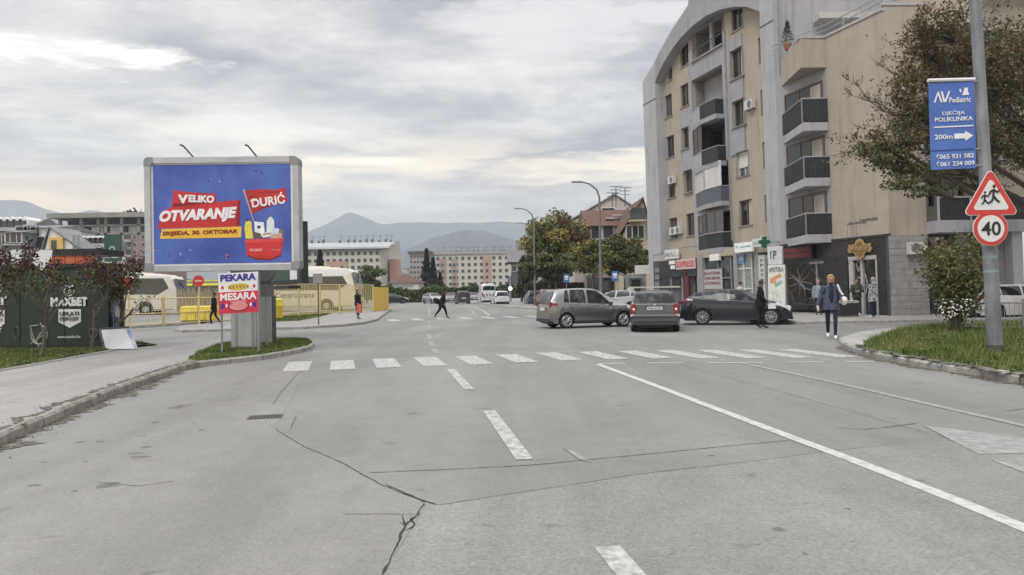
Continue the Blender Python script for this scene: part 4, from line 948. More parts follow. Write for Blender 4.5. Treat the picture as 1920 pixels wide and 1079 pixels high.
f.box(uD, uE, -.6, -.5, 2.45, 2.6, T=Cw.P); f.build('window_frame', GREY, sw, world=True)
f = MB(); a = uD+(uE-uD)*.36; f.box(a, a+.55, -.6, -.1, GZ, zs0, T=Cw.P); part('shop_pillar', f, STONE)
f = MB(); f.box(uE-1.1, uE-.7, -.6, .2, GZ, zs0, T=Cw.P); part('shop_pillar', f, STONE); f = MB(); f.box(uE-.68, uE-.2, -.6, .7, GZ, zs0, T=Cw.P); part('shop_pillar', f, LGREY)
wp = thing('window_poster', 'window poster with three red drink cans', 'poster', Cw.P(uD+.3, -.45, 2.7))
for k in range(3):
    a = uD+.42+k*.46; f = MB(); f.box(a, a+.38, -.47, -.46, 2.72+(.0 if k != 1 else -.05), 3.5, T=Cw.P); f.build('can_print', mat('can red', (.22, .05, .05), .5, scale=7, col2=(.42, .30, .28)), wp, world=True)
    f = MB(); f.box(a+.05, a+.33, -.458, -.45, 3.5, 3.58, T=Cw.P); f.build('can_top', STEEL, wp, world=True)
b = MB(); 
for k in range(2):
    u0 = uD+.02+k*2.65
    for z in (1.5, 3.1): b.tube([Cw.P(u0+.1, -.42, z+.35), Cw.P(u0+.4, -.42, z), Cw.P(u0+.1, -.42, z-.35)], .03, 4)
b.build('window_decal', STEEL, bl_, world=True)['kind'] = 'stuff'

# cables, stains and small street-side wear on the facade
cb_ = MB(); q = [Vector(A.P(*A.uz(px, py, .06)[:1], .06, A.uz(px, py, .06)[1])) for px, py in ((1224, 481), (1245, 473), (1265, 468), (1285, 464), (1312, 462))]; cb_.tube(q, .014, 4); part('cable', cb_, BLACK)
STN = mat('damp stain', (.10, .095, .085), .95, scale=5, col2=(.22, .20, .17)); b = MB()
for (x0, x1, y, hh) in ((1588, 1625, 420, 3), (1612, 1646, 414, 4)):
    h = B.rect(x0, y-hh, x1, y, .045); n = 12; v = []
    r = random.Random(x0)
    for i in range(n+1): u = h[0]+(h[1]-h[0])*i/n; d = r.uniform(0, .10); v += [B.P(u, .046, h[2]-d*.5), B.P(u, .046, h[3]+r.uniform(-.02, .04))]
    b.add(v, [(2*i, 2*i+2, 2*i+3, 2*i+1) for i in range(n)])
b2 = MB()
for px in (1588, 1597, 1606): u, z = B.uz(px, 422, .045); b2.box(u, u+.02, .04, .047, z-1.2, z, T=B.P)
o = part('wall_stain', b, STN); o['kind'] = 'stuff'; o = part('drip_stain', b2, STN); o['kind'] = 'stuff'
for px, py in ((1452, 455), (1459, 453)): u, z = B.uz(1470, py, .05); 
# ================================================================== billboard
X_, Y_ = g(472, 655, GZ); BBY = Y_
bbc = thing('billboard', 'large grey framed billboard with the blue grand opening poster, on a single grey column', 'billboard', (X_-.6, BBY, GZ))
def W3(px, py, Y): return at(px, py, Y)
ctr = W3(419, 402, BBY); wB, hB = 3.92, 2.93; zc0 = ctr.z; tilt = .0
ex = Vector((1, .03, 0)).normalized(); ey = Vector((-ex.y, ex.x, 0)); ez = Vector((0, 0, 1))
BT = lambda x, y, z: tuple(ctr+ex*x+ey*y+ez*z)
FRM = mat('billboard frame', (.38, .39, .40), .5, .2, scale=3, col2=(.48, .49, .50))
fr = MB(); 
for a in ((-wB/2+.10, wB/2-.10, hB/2-.15, hB/2), (-wB/2+.10, wB/2-.10, -hB/2, -hB/2+.15), (-wB/2, -wB/2+.15, -hB/2+.10, hB/2-.10), (wB/2-.15, wB/2, -hB/2+.10, hB/2-.10)):
    MB().box(a[0], a[1], -.12, .28, a[2], a[3], T=BT).build('frame_bar', FRM, bbc, world=True)
for sx in (-1, 1):
    for sz in (-1, 1):
        c = MB(); pts = [(0, 0)]+[(-.13*math.sin(t*math.pi/8)+.0, -.13*math.cos(t*math.pi/8)) for t in range(0)]
        q = [(wB/2+.005, hB/2-.22), (wB/2+.005, hB/2-.09), (wB/2-.02, hB/2-.03), (wB/2-.09, hB/2+.005), (wB/2-.22, hB/2+.005), (wB/2-.22, hB/2-.155), (wB/2-.155, hB/2-.22)]
        n = len(q); v = [BT(sx*x, -.13, sz*z) for x, z in q]+[BT(sx*x, .29, sz*z) for x, z in q]
        c.add(v, [tuple(range(n)), tuple(range(2*n-1, n-1, -1))]+[(i, n+i, n+(i+1) % n, (i+1) % n) for i in range(n)]); c.build('corner_cap', GREY, bbc, world=True, clean=True)
MB().box(-wB/2+.14, wB/2-.14, -.07, .25, -hB/2+.14, hB/2-.14, T=BT).build('backing', WHITE, bbc, world=True)
POST = mat('poster blue', (.035, .065, .31), .38, scale=.55, col2=(.085, .16, .50), thr=(.36, .66), bump=.5, bscale=2.2)
pw, ph = wB-.42, hB-.38
poster = MB().box(-pw/2, pw/2, -.078, -.071, -ph/2, ph/2, T=BT).build('poster', POST, bbc, world=True)
# printed shapes; poster coordinates from the crop (0..1, 0..1)
def pp(px, py):  # pixel in the zoom crop (1407x1079) -> poster coords
    return ((px-70)/1250-.5)*pw, (.5-(py-128)/880)*ph
def flat(pts, lay, m, nm='print', par=None):
    b = MB(); v = [BT(*(pp(*p)[0], -.080-lay*.0025, pp(*p)[1])) for p in pts]; b.add(v, [tuple(range(len(v)))]); return b.build(nm, m, par or bbc, world=True)
PRED = mat('poster red', (.38, .015, .02), .45, scale=1, col2=(.60, .03, .03)); PDR = mat('poster dark red', (.22, .008, .012), .45); PY = mat('poster yellow', (.72, .42, .04), .45, scale=1, col2=(.82, .52, .06)); PW = mat('poster white', (.80, .79, .80), .45)
flat([(258, 352), (400, 372), (640, 388), (640, 462), (860, 445), (848, 682), (105, 692), (150, 540), (232, 505)], 0, PRED, 'print')
flat([(640, 388), (640, 462), (240, 505), (250, 470), (620, 470)], .5, PDR, 'print')
flat([(862, 445), (852, 682), (815, 684), (835, 520), (842, 450)], .6, PDR, 'print')
flat([(145, 697), (868, 682), (862, 780), (125, 783)], 1, PY, 'print')
def ptxt(s, x0, y0, x1, y1, m, rot=0., bold=.03, shear=0., lay=3):
    (a, c), (b_, d) = pp(x0, y0), pp(x1, y1); rt = ex*math.cos(rot)+ez*math.sin(rot); up = -ex*math.sin(rot)+ez*math.cos(rot)
    return text(s, 'lettering', m, bbc, BT((a+b_)/2, -.080-lay*.0025, (c+d)/2), rt, up, width=abs(b_-a), height=abs(c-d), bold=bold, shear=shear)
ptxt('V', 293, 393, 388, 472, PW, -.02, .05); ptxt('ELIKO', 392, 400, 625, 466, PW, -.05, .05)
ptxt('OTVARANJE', 125, 520, 832, 648, PW, .045, .055, .28)
ptxt('SRIJEDA, 30. OKTOBAR', 150, 712, 832, 758, PDR, .02, .035, .1)
flat([(905, 362), (1050, 352), (1180, 362), (1280, 338), (1275, 400), (1295, 460), (1180, 492), (1090, 520), (985, 565), (965, 580), (940, 470)], 1, PRED, 'flag_print')
for pts in ([(960, 400), (1100, 372), (1240, 380), (1270, 368), (1240, 388), (1100, 382)], [(985, 555), (1060, 505), (1180, 470), (1290, 450), (1180, 482), (1070, 520)], [(930, 440), (960, 420), (1000, 410), (962, 432)]): flat(pts, 1.4, PDR, 'flag_fold')
ptxt('DURIĆ', 962, 395, 1268, 500, PW, .12, .03); flat([(950, 452), (1010, 446), (1010, 456), (950, 462)], 3.6, PW, 'letter_stroke_print')
b = MB(); v = [(880, 352), (900, 350), (985, 640), (978, 645)]; flat(v, 1.8, mat('print pole', (.35, .30, .33), .5), 'pole_print')
# basket
flat([(900, 815), (1248, 795), (1240, 860), (1225, 940), (1130, 985), (1000, 970), (915, 935), (905, 870)], 2, PRED, 'basket_print'); flat([(893, 800), (1252, 790), (1250, 818), (900, 832)], 2.3, mat('poster bright red', (.66, .06, .05), .45), 'basket_rim_print'); flat([(915, 935), (1000, 962), (1130, 972), (1225, 935), (1225, 950), (1130, 988), (1000, 978), (918, 950)], 2.4, PDR, 'basket_base_print')
flat([(905, 640), (940, 632), (958, 645), (962, 700), (975, 790), (905, 792), (895, 700)], 1.5, mat('print oil', (.72, .62, .08), .5), 'bottle_print'); flat([(905, 615), (930, 612), (932, 634), (908, 636)], 1.6, mat('print navy', (.04, .05, .12), .5), 'bottle_cap_print')
flat([(985, 640), (1070, 648), (1078, 730), (1050, 790), (990, 775)], 1.5, PW, 'carton_print'); flat([(1100, 632), (1125, 600), (1145, 600), (1165, 632), (1168, 700), (1150, 770), (1095, 760)], 1.7, mat('print pale bottle', (.68, .72, .70), .5), 'bottle_print')
flat([(1122, 585), (1148, 585), (1148, 600), (1122, 600)], 1.8, mat('print teal', (.05, .16, .22), .5), 'bottle_cap_print')
flat([(1060, 742), (1140, 730), (1140, 775), (1060, 785)], 1.9, mat('print cream', (.74, .68, .60), .5), 'box_print'); flat([(1150, 700), (1210, 705), (1205, 760), (1150, 752)], 1.9, mat('print pale blue', (.55, .65, .78), .5), 'box_print'); flat([(1210, 712), (1252, 708), (1240, 790), (1195, 790)], 1.85, mat('print brown', (.20, .14, .12), .5), 'box_print')
flat([(975, 730), (1040, 745), (1060, 790), (980, 792)], 1.95, mat('print dark brown', (.12, .08, .06), .5), 'box_print'); flat([(1130, 760), (1230, 745), (1240, 792), (1130, 794)], 1.97, mat('print salmon', (.60, .36, .28), .5), 'box_print')
flat([(1010, 680), (1040, 675), (1045, 700), (1012, 705)], 1.6, mat('print navy', (.04, .05, .12), .5), 'print'); flat([(1060, 752), (1138, 742), (1138, 750), (1060, 760)], 2.1, mat('print navy', (.04, .05, .12), .5), 'print')
ptxt('ĐURIĆ', 938, 875, 1058, 905, mat('print pink', (.80, .45, .42), .5), 0, .03); ptxt('www.djuric.ba', 1140, 888, 1222, 900, mat('print pink', (.80, .45, .42), .5), 0, 0)
# flying confetti marks
CB = mat('confetti pale blue', (.22, .33, .75), .5); CD = mat('confetti dark blue', (.02, .03, .14), .5); CP = mat('confetti pink', (.55, .12, .25), .5)
r = random.Random(5)
for k, (x, y, w_, h_, m_) in enumerate(((468, 165, 8, 22, CB), (575, 275, 22, 26, CD), (585, 268, 8, 20, CB), (675, 278, 28, 20, CB), (690, 270, 8, 14, CD), (645, 198, 20, 6, CB), (1000, 190, 50, 8, CD), (1065, 205, 24, 26, CD), (1072, 200, 8, 18, CB), (200, 930, 16, 30, CD), (195, 920, 10, 22, CB), (312, 920, 24, 34, CB), (325, 935, 10, 20, CD), (400, 885, 40, 14, CB), (380, 878, 12, 14, CD), (375, 970, 12, 10, CB), (513, 945, 10, 12, CD), (735, 935, 46, 18, CP), (740, 945, 22, 24, CD), (725, 960, 24, 12, CP), (95, 880, 22, 14, CP), (97, 868, 14, 14, CD), (930, 285, 20, 6, CB))):
    a = r.uniform(-.5, .5); flat([(x-w_/2, y-h_/3*a), (x+w_*a/3, y-h_/2), (x+w_/2, y+h_/4), (x-w_*a/4, y+h_/2)], .4+k*.02, m_, 'confetti_print')
# column
x0 = W3(434, 600, BBY+.02).x; x1 = W3(480, 600, BBY+.02).x
COLM = mat('column grey', (.28, .285, .29), .6, scale=3, col2=(.36, .365, .37), stretch=(1, 1, .3))
cz1 = zc0-hB/2
MB().box(x0, x1, BBY-.02, BBY+.38, GZ, cz1+.02).build('column', COLM, bbc, world=True)
MB().box(x0+.10, x0+.16, BBY-.035, BBY-.021, GZ, cz1).build('column_seam', GREY, bbc, world=True); MB().box(x1-.10, x1-.05, BBY-.035, BBY-.021, GZ, cz1).build('column_seam', GREY, bbc, world=True)
MB().box(x0-.1, x1+.1, BBY-.1, BBY+.45, GZ, GZ+.05).build('base_plate', DGREY, bbc, world=True)
xc0, xc1 = W3(486, 555, BBY+2.2), W3(509, 555, BBY+2.2); cbt = thing('cable_cabinet', 'grey electrical cabinet standing behind the billboard column', 'cabinet', (xc0.x, BBY+2.2, GZ))
MB().bbox(xc0.x, xc1.x, BBY+2.2, BBY+2.5, GZ, xc1.z, .02).build('cabinet_body', mat('cabinet grey', (.34, .345, .34), .6), cbt, world=True); MB().box(xc1.x+.002, xc1.x+.03, BBY+2.22, BBY+2.5, GZ, xc1.z).build('side_plate', DGREY, cbt, world=True)
for px in (351, 471):
    p = W3(px, 277, BBY); q = W3(px+11, 293, BBY); MB().tube([q+Vector((0, .1, -.05)), p+Vector((0, -.25, .0)), p+Vector((-.03, -.32, .0))], [.02, .022, .03], 6).build('lamp_arm', DGREY, bbc, world=True)
# ------------------------------------------------------------------ bakery / butcher sign on posts
sY = BBY-1.1; a = W3(410, 513, sY); c = W3(484, 586, sY); sg = thing('roadside_sign', 'hand painted bakery and butcher sign on thin posts in front of the billboard column', 'sign', (a.x, sY, GZ))
aa = W3(411, 585, sY); slope = (W3(481, 512, sY)-W3(411, 514.5, sY)); se = Vector((slope.x, .05, slope.z)).normalized(); 
sw_, sh_ = (c.x-a.x), a.z-c.z+.02; o_ = Vector(((a.x+c.x)/2, sY, (a.z+c.z)/2))
ST = lambda x, y, z: tuple(o_+Vector((1, .05, .045))*x+Vector((0, y, z)))
MB().box(-sw_/2, sw_/2, 0, .03, -sh_/2, sh_/2, T=ST).build('board', WHITE, sg, world=True)
SRED = mat('sign crimson', (.58, .03, .07), .45); SBL = mat('sign navy', (.03, .03, .28), .45)
def sq(x0, z0, x1, z1, lay, m, nm='print'): return MB().box(x0*sw_, x1*sw_, -.001*lay-.001, -.001*lay, z0*sh_, z1*sh_, T=ST).build(nm, m, sg, world=True)
sq(-.5, -.5, .5, .035, 1, SRED, 'red_field')
def stx(s, z, h, w, m, bold=.03): return text(s, 'lettering', m, sg, ST(0, -.006, z*sh_), Vector((1, .05, .045)), (0, 0, 1), width=w*sw_, height=h*sh_, bold=bold)
stx('PEKARA', .385, .17, .90, SBL, .04); stx('MESARA', -.085, .18, .92, TWHT, .03)
def sell(x, z, rx, rz, lay, m, nm='print', n=22, ins=0.):
    b = MB(); v = [ST((x+rx*math.cos(t*6.2832/n))*sw_, -.0012*lay-.002, (z+rz*math.sin(t*6.2832/n))*sh_) for t in range(n)]; b.add(v, [tuple(range(n))]); return b.build(nm, m, sg, world=True)
sell(0, .15, .28, .085, 1, mat('print crust', (.62, .42, .08), .5), 'bread_print')
b = MB()
for k in range(6): x = -.22+k*.085; b.tube([ST(x*sw_, -.008, .19*sh_), ST((x+.03)*sw_, -.008, .12*sh_)], .008, 4)
b.build('bread_cuts_print', mat('print dark crust', (.16, .09, .03), .5), sg, world=True)['kind'] = 'stuff'
sell(0, -.33, .26, .13, 1.5, mat('print meat dark', (.22, .01, .02), .5), 'plate_print'); sell(0, -.325, .235, .105, 2, mat('print meat', (.66, .25, .25), .5), 'meat_print'); sell(0, -.22, .22, .03, 2.2, mat('print meat', (.66, .25, .25), .5), 'meat_print')
for x in (-.40, .40): sell(x, -.31, .045, .07, 2, SBL, 'print'); sell(x, .15, .035, .045, 2, SRED, 'print')
for x in (-.30, .31): sell(x, -.30, .022, .05, 2, TWHT, 'print')
for px in (415, 484): p = g(px, 655, GZ); p0 = W3(px, 655, sY); MB().tube([(p0.x, sY+.05, GZ), (p0.x-.005, sY+.05, GZ+1.9)], .028, 8).build('post', GREY, sg, world=True)
# ------------------------------------------------------------------ backs of round signs on a post
rY = BBY+.9; p = W3(499, 512, rY); rs = thing('road_sign', 'back of a round road sign with a small plate under it, beside the billboard column', 'road sign', (p.x, rY, GZ))
MB().disc((p.x-.01, rY-.04, p.z), .235, (0, 1, 0), .02, 32).build('sign_disc', mat('sign back', (.28, .28, .28), .5, .3), rs, world=True)
t_ = MB(); t_.tube([(p.x+.255*math.cos(k*math.pi/16)-.01, rY-.04, p.z+.242*math.sin(k*math.pi/16)) for k in range(33)], .012, 5); t_.build('sign_rim', DGREY, rs, world=True)
MB().tube([(p.x, rY, GZ), (p.x-.02, rY, p.z+.25)], .03, 10).build('pole', STEEL, rs, world=True)
MB().box(p.x-.22, p.x+.22, rY-.05, rY-.03, p.z-.65, p.z-.33).build('sign_plate', mat('sign back', (.28, .28, .28)), rs, world=True)
for z in (.2, -.28, -.42, -.6): MB().box(p.x-.12, p.x+.12, rY-.03, rY+.04, p.z+z-.015, p.z+z+.015).build('clamp', DGREY, rs, world=True)
# square sign back on a thin post further away
p = W3(596, 523, 33.5); rs = thing('road_sign', 'back of a square road sign on a thin dark post by the far grass strip', 'road sign', (p.x, 33.5, GZ))
MB().box(p.x-.21, p.x+.21, 33.47, 33.49, p.z-.21, p.z+.23).build('sign_plate', mat('sign back', (.28, .28, .28)), rs, world=True); MB().tube([(p.x, 33.52, GZ), (p.x, 33.52, p.z+.2)], .028, 8).build('pole', DGREY, rs, world=True)
# no-entry sign backs at the bus station
for px, py, Y, lb in ((373, 527, 36, 'round red no entry sign above the yellow fence'), (241, 531, 34, 'round red road sign at the end of the yellow fence, beside the kiosk')):
    p = W3(px, py, Y); rs = thing('road_sign', lb, 'road sign', (p.x, Y, GZ)); MB().disc((p.x, Y-.05, p.z), .27, (0, 1, 0), .02, 28).build('sign_disc', RED, rs, world=True)
    MB().tube([(p.x, Y, GZ), (p.x, Y, p.z+.2)], .035, 8).build('pole', PALEYEL, rs, world=True)
    if px > 300: MB().box(p.x-.17, p.x+.17, Y-.068, Y-.062, p.z-.03, p.z+.03).build('white_bar', mat('bar pink', (.68, .50, .45), .5), rs, world=True)
# ------------------------------------------------------------------ second, dark billboard behind
d0 = W3(515, 470, 25.5); d1 = W3(571, 470, 23.6); db = thing('billboard', 'dark green billboard seen nearly edge on behind the big blue one', 'billboard', ((d0.x+d1.x)/2, 24.5, 0))
zt = W3(571, 415, 23.6).z; zb = W3(571, 532, 23.6).z; e = (d1-d0); e.z = 0; Wd = e.length; e.normalize(); en = Vector((e.y, -e.x, 0))
DT = lambda x, y, z: tuple(Vector((d0.x, d0.y, 0))+e*x+en*y+Vector((0, 0, z)))
MB().box(-2.5, Wd, -.12, .12, zb, zt, T=DT).build('panel', mat('billboard dark', (.02, .022, .024), .5), db, world=True)
GRN2 = mat('betting green', (.012, .055, .035), .45, scale=2, col2=(.02, .085, .055)); MB().box(-2.4, Wd-.12, .12, .13, zb+.12, zt-.12, T=DT).build('poster', GRN2, db, world=True)
MB().box(Wd-.45-.4, Wd-.30, .13, .14, zb+.14, zb+.60, T=DT).build('white_patch', PW, db, world=True)
pr_ = MB(); 
for k in range(5): pr_.tube([DT(Wd-.24+.02*(k % 2), .14, zb+.9+k*.28), DT(Wd-.15, .14, zb+1.15+k*.28)], .03, 4)
pr_.build('printed_figure', mat('print dusty red', (.25, .12, .12), .5), db, world=True)['kind'] = 'stuff'
MB().tube([(d0.x-.9, d0.y+.9, 0), (d0.x-.9, d0.y+.9, zb)], .14, 12).build('column', GREY, db, world=True); MB().box(-2.3, Wd-.1, .12, .5, zb-.16, zb-.06, T=DT).build('catwalk', BLACK, db, world=True)
# ------------------------------------------------------------------ betting kiosk
kY = g(100, 655, GZ)[1]; kx0, kx1 = -14.5, at(205, 600, kY).x; kz = at(120, 502, kY).z
kt = thing('betting_kiosk', 'dark green betting shop container with white lettering behind the small trees', 'kiosk', (kx0, kY, GZ))
KG = mat('kiosk green', (.010, .022, .016), .5, scale=1.4, col2=(.018, .042, .028)); b = MB(); b.box(kx0, kx1, kY, kY+.75, GZ, kz); b.build('body', KG, kt, world=True)
b = MB(); b.box(kx0-.1, kx1+.08, kY-.06, kY+.85, kz, kz+.10); b.build('roof_edge', BLACK, kt, world=True)
b = MB(); b.box(kx0, kx1, kY-.02, kY-.001, GZ, GZ+.14); b.build('plinth', BLACK, kt, world=True)
for k in range(6): x = kx1-.02-k*1.22; MB().box(x-.012, x+.012, kY-.014, kY-.001, GZ+.15, kz-.02).build('panel_joint', BLACK, kt, world=True)
KT = lambda px, py, y=-.02: Vector((at(px, py, kY).x, kY+y, at(px, py, kY).z))
KW = mat('kiosk white', (.66, .67, .66), .55, scale=20, col2=(.74, .74, .73))
def ktx(s, x0, y0, x1, y1, m, bold=.03):
    p, q = KT(x0, y0), KT(x1, y1); text(s, 'lettering', m, kt, (p+q)/2+Vector((0, -.012, 0)), (1, 0, 0), (0, 0, 1), width=q.x-p.x, height=p.z-q.z, bold=bold)
def kpoly(pts, m, nm, y=-.01):
    b = MB(); b.add([tuple(KT(*p, y)) for p in pts], [tuple(range(len(pts)))]); b.build(nm, m, kt, world=True)
ktx('MAXBET', 96, 558, 166, 574, KW, .06); kpoly([(110, 580), (152, 580), (152, 604), (131, 615), (110, 604)], KW, 'shield_print')
ktx('UPLATI', 113, 585, 149, 592, KG, .02); ktx('DEPOZIT', 113, 595, 149, 601, KG, .02); ktx('www.maxbet.ba', 109, 629, 152, 634, KW, .0)
def ring(cx, cy, rx, ry, rad, m, nm, a0=0, a1=6.2832, n=24):
    b = MB(); b.tube([tuple(KT(cx+rx*math.cos(a0+(a1-a0)*k/n), cy+ry*math.sin(a0+(a1-a0)*k/n), -.015)) for k in range(n+1)], rad, 4); b.build(nm, m, kt, world=True)
ring(130, 547, 9, 8, .02, KW, 'crest_print'); ktx('m', 125, 543, 135, 551, KW, .02); kpoly([(122, 538), (124, 531), (127, 535), (130, 530), (133, 535), (136, 531), (138, 538)], KW, 'crown_print')
KD = mat('kiosk drawing', (.33, .34, .30), .6)
ring(74, 628, 15, 18, .022, KD, 'ball_drawing', -1.2, 3.6); ring(56, 618, 24, 22, .016, KD, 'ball_drawing', -.6, .9); ring(92, 640, 22, 20, .016, KD, 'ball_drawing', 2.5, 4.1)
for q in ([(57, 612), (66, 640), (74, 648)], [(58, 645), (84, 628), (88, 618)], [(58, 612), (74, 610)]):
    b = MB(); b.tube([tuple(KT(*p, -.015)) for p in q], .016, 4); b.build('ball_drawing', KD, kt, world=True)
ring(31, 624, 5, 12, .014, mat('kiosk drawing dim', (.12, .13, .12), .6), 'wheel_drawing'); ring(176, 625, 8, 9, .02, mat('kiosk drawing dim', (.12, .13, .12), .6), 'wheel_drawing')
ktx('BET', -28, 556, 14, 572, KW, .06); kpoly([(-20, 581), (9, 581), (9, 608), (-6, 614), (-20, 608)], KW, 'shield_print'); ktx('ATI', -8, 587, 7, 594, KG, .02); ktx('ZIT', -8, 598, 7, 603, KG, .0); ring(-4, 540, 9, 10, .02, KW, 'crest_print')
for k in range(5): b = MB(); p = KT(-8, 612+k*5); b.box(p.x, p.x+.18-.02*k, kY-.02, kY-.01, p.z-.02, p.z+.02); b.build('stripe_print', KW, kt, world=True)
# white pennants hanging at the roof edge
for k, (x0, x1, y0, yt) in enumerate(((25, 46, 470, 513), (60, 103, 470, 508))):
    p = [KT(x0, y0, -.12), KT(x1, y0, -.12), KT(x1-(x1-x0)*.04, y0+18, -.12), KT((x0+x1)/2+2, yt, -.12), KT(x0+1, y0+18, -.12)]
    t = thing('pennant', ('narrow', 'wide')[k]+' white pointed pennant on the kiosk roof edge', 'pennant', p[0]); n = 5
    b = MB(); b.add([tuple(v) for v in p]+[tuple(v+Vector((0, .02, 0))) for v in p], [(4, 3, 2, 1, 0), (5, 6, 7, 8, 9)]+[(i, (i+1) % n, n+(i+1) % n, n+i) for i in range(n)]); b.build('cloth', KW, t, world=True, clean=True)
    MB().tube([p[0]+Vector((0, .02, 0)), p[1]+Vector((0, .02, 0))], .02, 6).build('rod', GREY, t, world=True)
# orange awning building behind the kiosk
oY = 22.6; a = at(112, 478, oY); c = at(205, 500, oY); t = thing('orange_stall', 'stall with an orange red canopy and dark flat roof behind the kiosk', 'stall', (a.x, oY, 0))
MB().box(a.x, c.x, oY, oY+.6, 0, c.z-.5).build('body', DGREY, t, world=True); MB().box(a.x-.1, c.x+.1, oY-.8, oY+.7, a.z-.06, a.z+.12).build('roof', BLACK, t, world=True)
for k in range(5):
    x = a.x+(c.x-a.x)*k/5; MB().box(x+.01, x+(c.x-a.x)/5-.01, oY-.75, oY-.70, c.z-.3, a.z-.08).build('canopy_panel', mat('canopy orange', (.45, .10, .045), .7, scale=2, col2=(.62, .17, .09)), t, world=True)
for x in (a.x+.05, c.x-.05): MB().tube([(x, oY-.7, 0), (x, oY-.7, a.z)], .04, 6).build('post', GREY, t, world=True)
# white / blue upright banners stand at the kiosk end
vY = kY+.1; a = at(205, 530, vY); c = at(230, 612, vY); t = thing('banner_stand', 'upright blue and white poster stand in a dark frame beside the kiosk', 'banner', (a.x, vY, 0))
MB().box(a.x, c.x-.05, vY, vY+.04, .35, a.z).build('board', mat('banner print', (.10, .14, .38), .6, scale=2.4, col2=(.45, .46, .52), thr=(.42, .58), stretch=(1, 1, .8)), t, world=True)
MB().box(c.x-.06, c.x+.02, vY-.03, vY+.06, 0, a.z+.05).build('post', BLACK, t, world=True); MB().box(a.x-.06, a.x+.0, vY-.03, vY+.06, 0, a.z+.05).build('post', BLACK, t, world=True)
for k in range(5): x = a.x+.06+k*.07; MB().box(x, x+.018, vY-.03, vY-.001, .35, a.z-.95).build('bar', DGREY, t, world=True)
# leaning white board
lY = g(215, 653, GZ)[1]-.1; q = [at(189, 617, lY-.35), at(243, 614, lY-.35), at(256, 651, lY-.75), at(198, 656, lY-.75)]; lY -= .75
t = thing('white_board', 'white display board with blue edge leaning in front of the kiosk end', 'board', (q[3].x, lY, GZ)); q[2].z = q[3].z = GZ+.03
b = MB(); bk_ = Vector((0, .05, .01)); b.add([tuple(v) for v in q]+[tuple(v+bk_) for v in q], [(3, 2, 1, 0), (4, 5, 6, 7), (0, 1, 5, 4), (1, 2, 6, 5), (2, 3, 7, 6), (3, 0, 4, 7)]); b.build('panel', mat('board dusty', (.50, .51, .51), .6, scale=2, col2=(.60, .61, .61)), t, world=True, clean=True)
MB().tube([q[0]+Vector((0, -.01, 0)), q[1]+Vector((0, -.01, 0))], .025, 6).build('top_rail', DGREY, t, world=True); MB().tube([q[0]+Vector((-.03, -.01, 0)), q[3]+Vector((-.03, -.01, 0))], .025, 6).build('side_rail', DGREY, t, world=True)
e_ = q[1]-q[0]; b = MB(); b.add([tuple(q[1]-e_*.16+Vector((0, -.006, 0))), tuple(q[1]+Vector((0, -.006, 0))), tuple(q[2]+Vector((0, -.006, 0))), tuple(q[2]-e_*.06+Vector((0, -.006, 0)))], [(3, 2, 1, 0)]); b.build('blue_print', mat('print mid blue', (.12, .20, .38), .6, scale=3, col2=(.40, .46, .55)), t, world=True)
b = MB(); b.tube([q[0]+Vector((.1, .05, -.02)), (q[0].x+.1, q[0].y+.4, GZ)], .02, 6); b.build('prop', DGREY, t, world=True)
# small betting board further back
p = at(195, 441, 40); q_ = at(226, 490, 40); t = thing('billboard', 'small dark green betting board on a pole beyond the kiosk', 'billboard', ((p.x+q_.x)/2, 40, 0))
MB().box(p.x, q_.x, 40, 40.15, q_.z, p.z).build('panel', GRN2, t, world=True); MB().tube([((p.x+q_.x)/2, 40.2, 0), ((p.x+q_.x)/2, 40.2, q_.z)], .1, 8).build('pole', GREY, t, world=True)
cm = Vector(((p.x+q_.x)/2, 39.98, (p.z+q_.z)/2)); text('MAXBET', 'lettering', KW, t, cm+Vector((0, 0, -.45)), (1, 0, 0), (0, 0, 1), width=.8, height=.18, bold=.03)
MB().tube([tuple(cm+Vector((.13*math.cos(k*.4), 0, .12*math.sin(k*.4)-.05))) for k in range(17)], .025, 5).build('crest_print', KW, t, world=True)

# ------------------------------------------------------------------ yellow fences of the bus station
def ground_on(px, Y, z=0.): 
    d = ray(px, 560); return Vector((d.x/d.y*Y, Y, z))
f1 = [(232, 33.5), (372, 37.0), (500, 41.0)]
def fence(name, label, pts, h, post_sp, rails, bars, barsp, m, z=GZ, mesh=None, postr=.045):
    o = pts[0]; t = thing(name, label, 'fence', o); P = [Vector(p) for p in pts]; rl = [MB() for _ in rails]; nb = 0; bstuff = MB()
    for i, h_ in enumerate(rails):
        rl[i].tube([p+Vector((0, 0, h_)) for p in P], .028, 5); rl[i].build('rail', m, t, world=True)
    for a, c in zip(P, P[1:]):
        Ls = (c-a).length; n = max(1, round(Ls/post_sp))
        for i in range(n+(c is P[-1])):
            p = a+(c-a)*i/n; MB().box(p.x-postr, p.x+postr, p.y-postr, p.y+postr, p.z, p.z+h+.08).build('post', m, t, world=True)
        if bars:
            k = int(Ls/barsp)
            for i in range(k): p = a+(c-a)*(i+.5)/k; bstuff.tube([p+Vector((0, 0, bars[0])), p+Vector((0, 0, bars[1]))], .011, 4, cap=False)
        if mesh:
            for i in range(n):
                p, q = a+(c-a)*(i+.03)/n, a+(c-a)*(i+.97)/n; b = MB(); b.quad(p+Vector((0, 0, .1)), q+Vector((0, 0, .1)), q+Vector((0, 0, h)), p+Vector((0, 0, h))); b.build('mesh_panel', mesh, t, world=True)
    if bars: bstuff.build('bars', m, t, world=True)['kind'] = 'stuff'
    return t
F1 = [ground_on(px, Y, GZ) for px, Y in f1]
fence('yellow_fence', 'faded yellow bar fence along the bus station footway, left of the billboard', F1, 1.35, 2.2, (.12, .62, 1.32), (.12, 1.32), .16, PALEYEL)
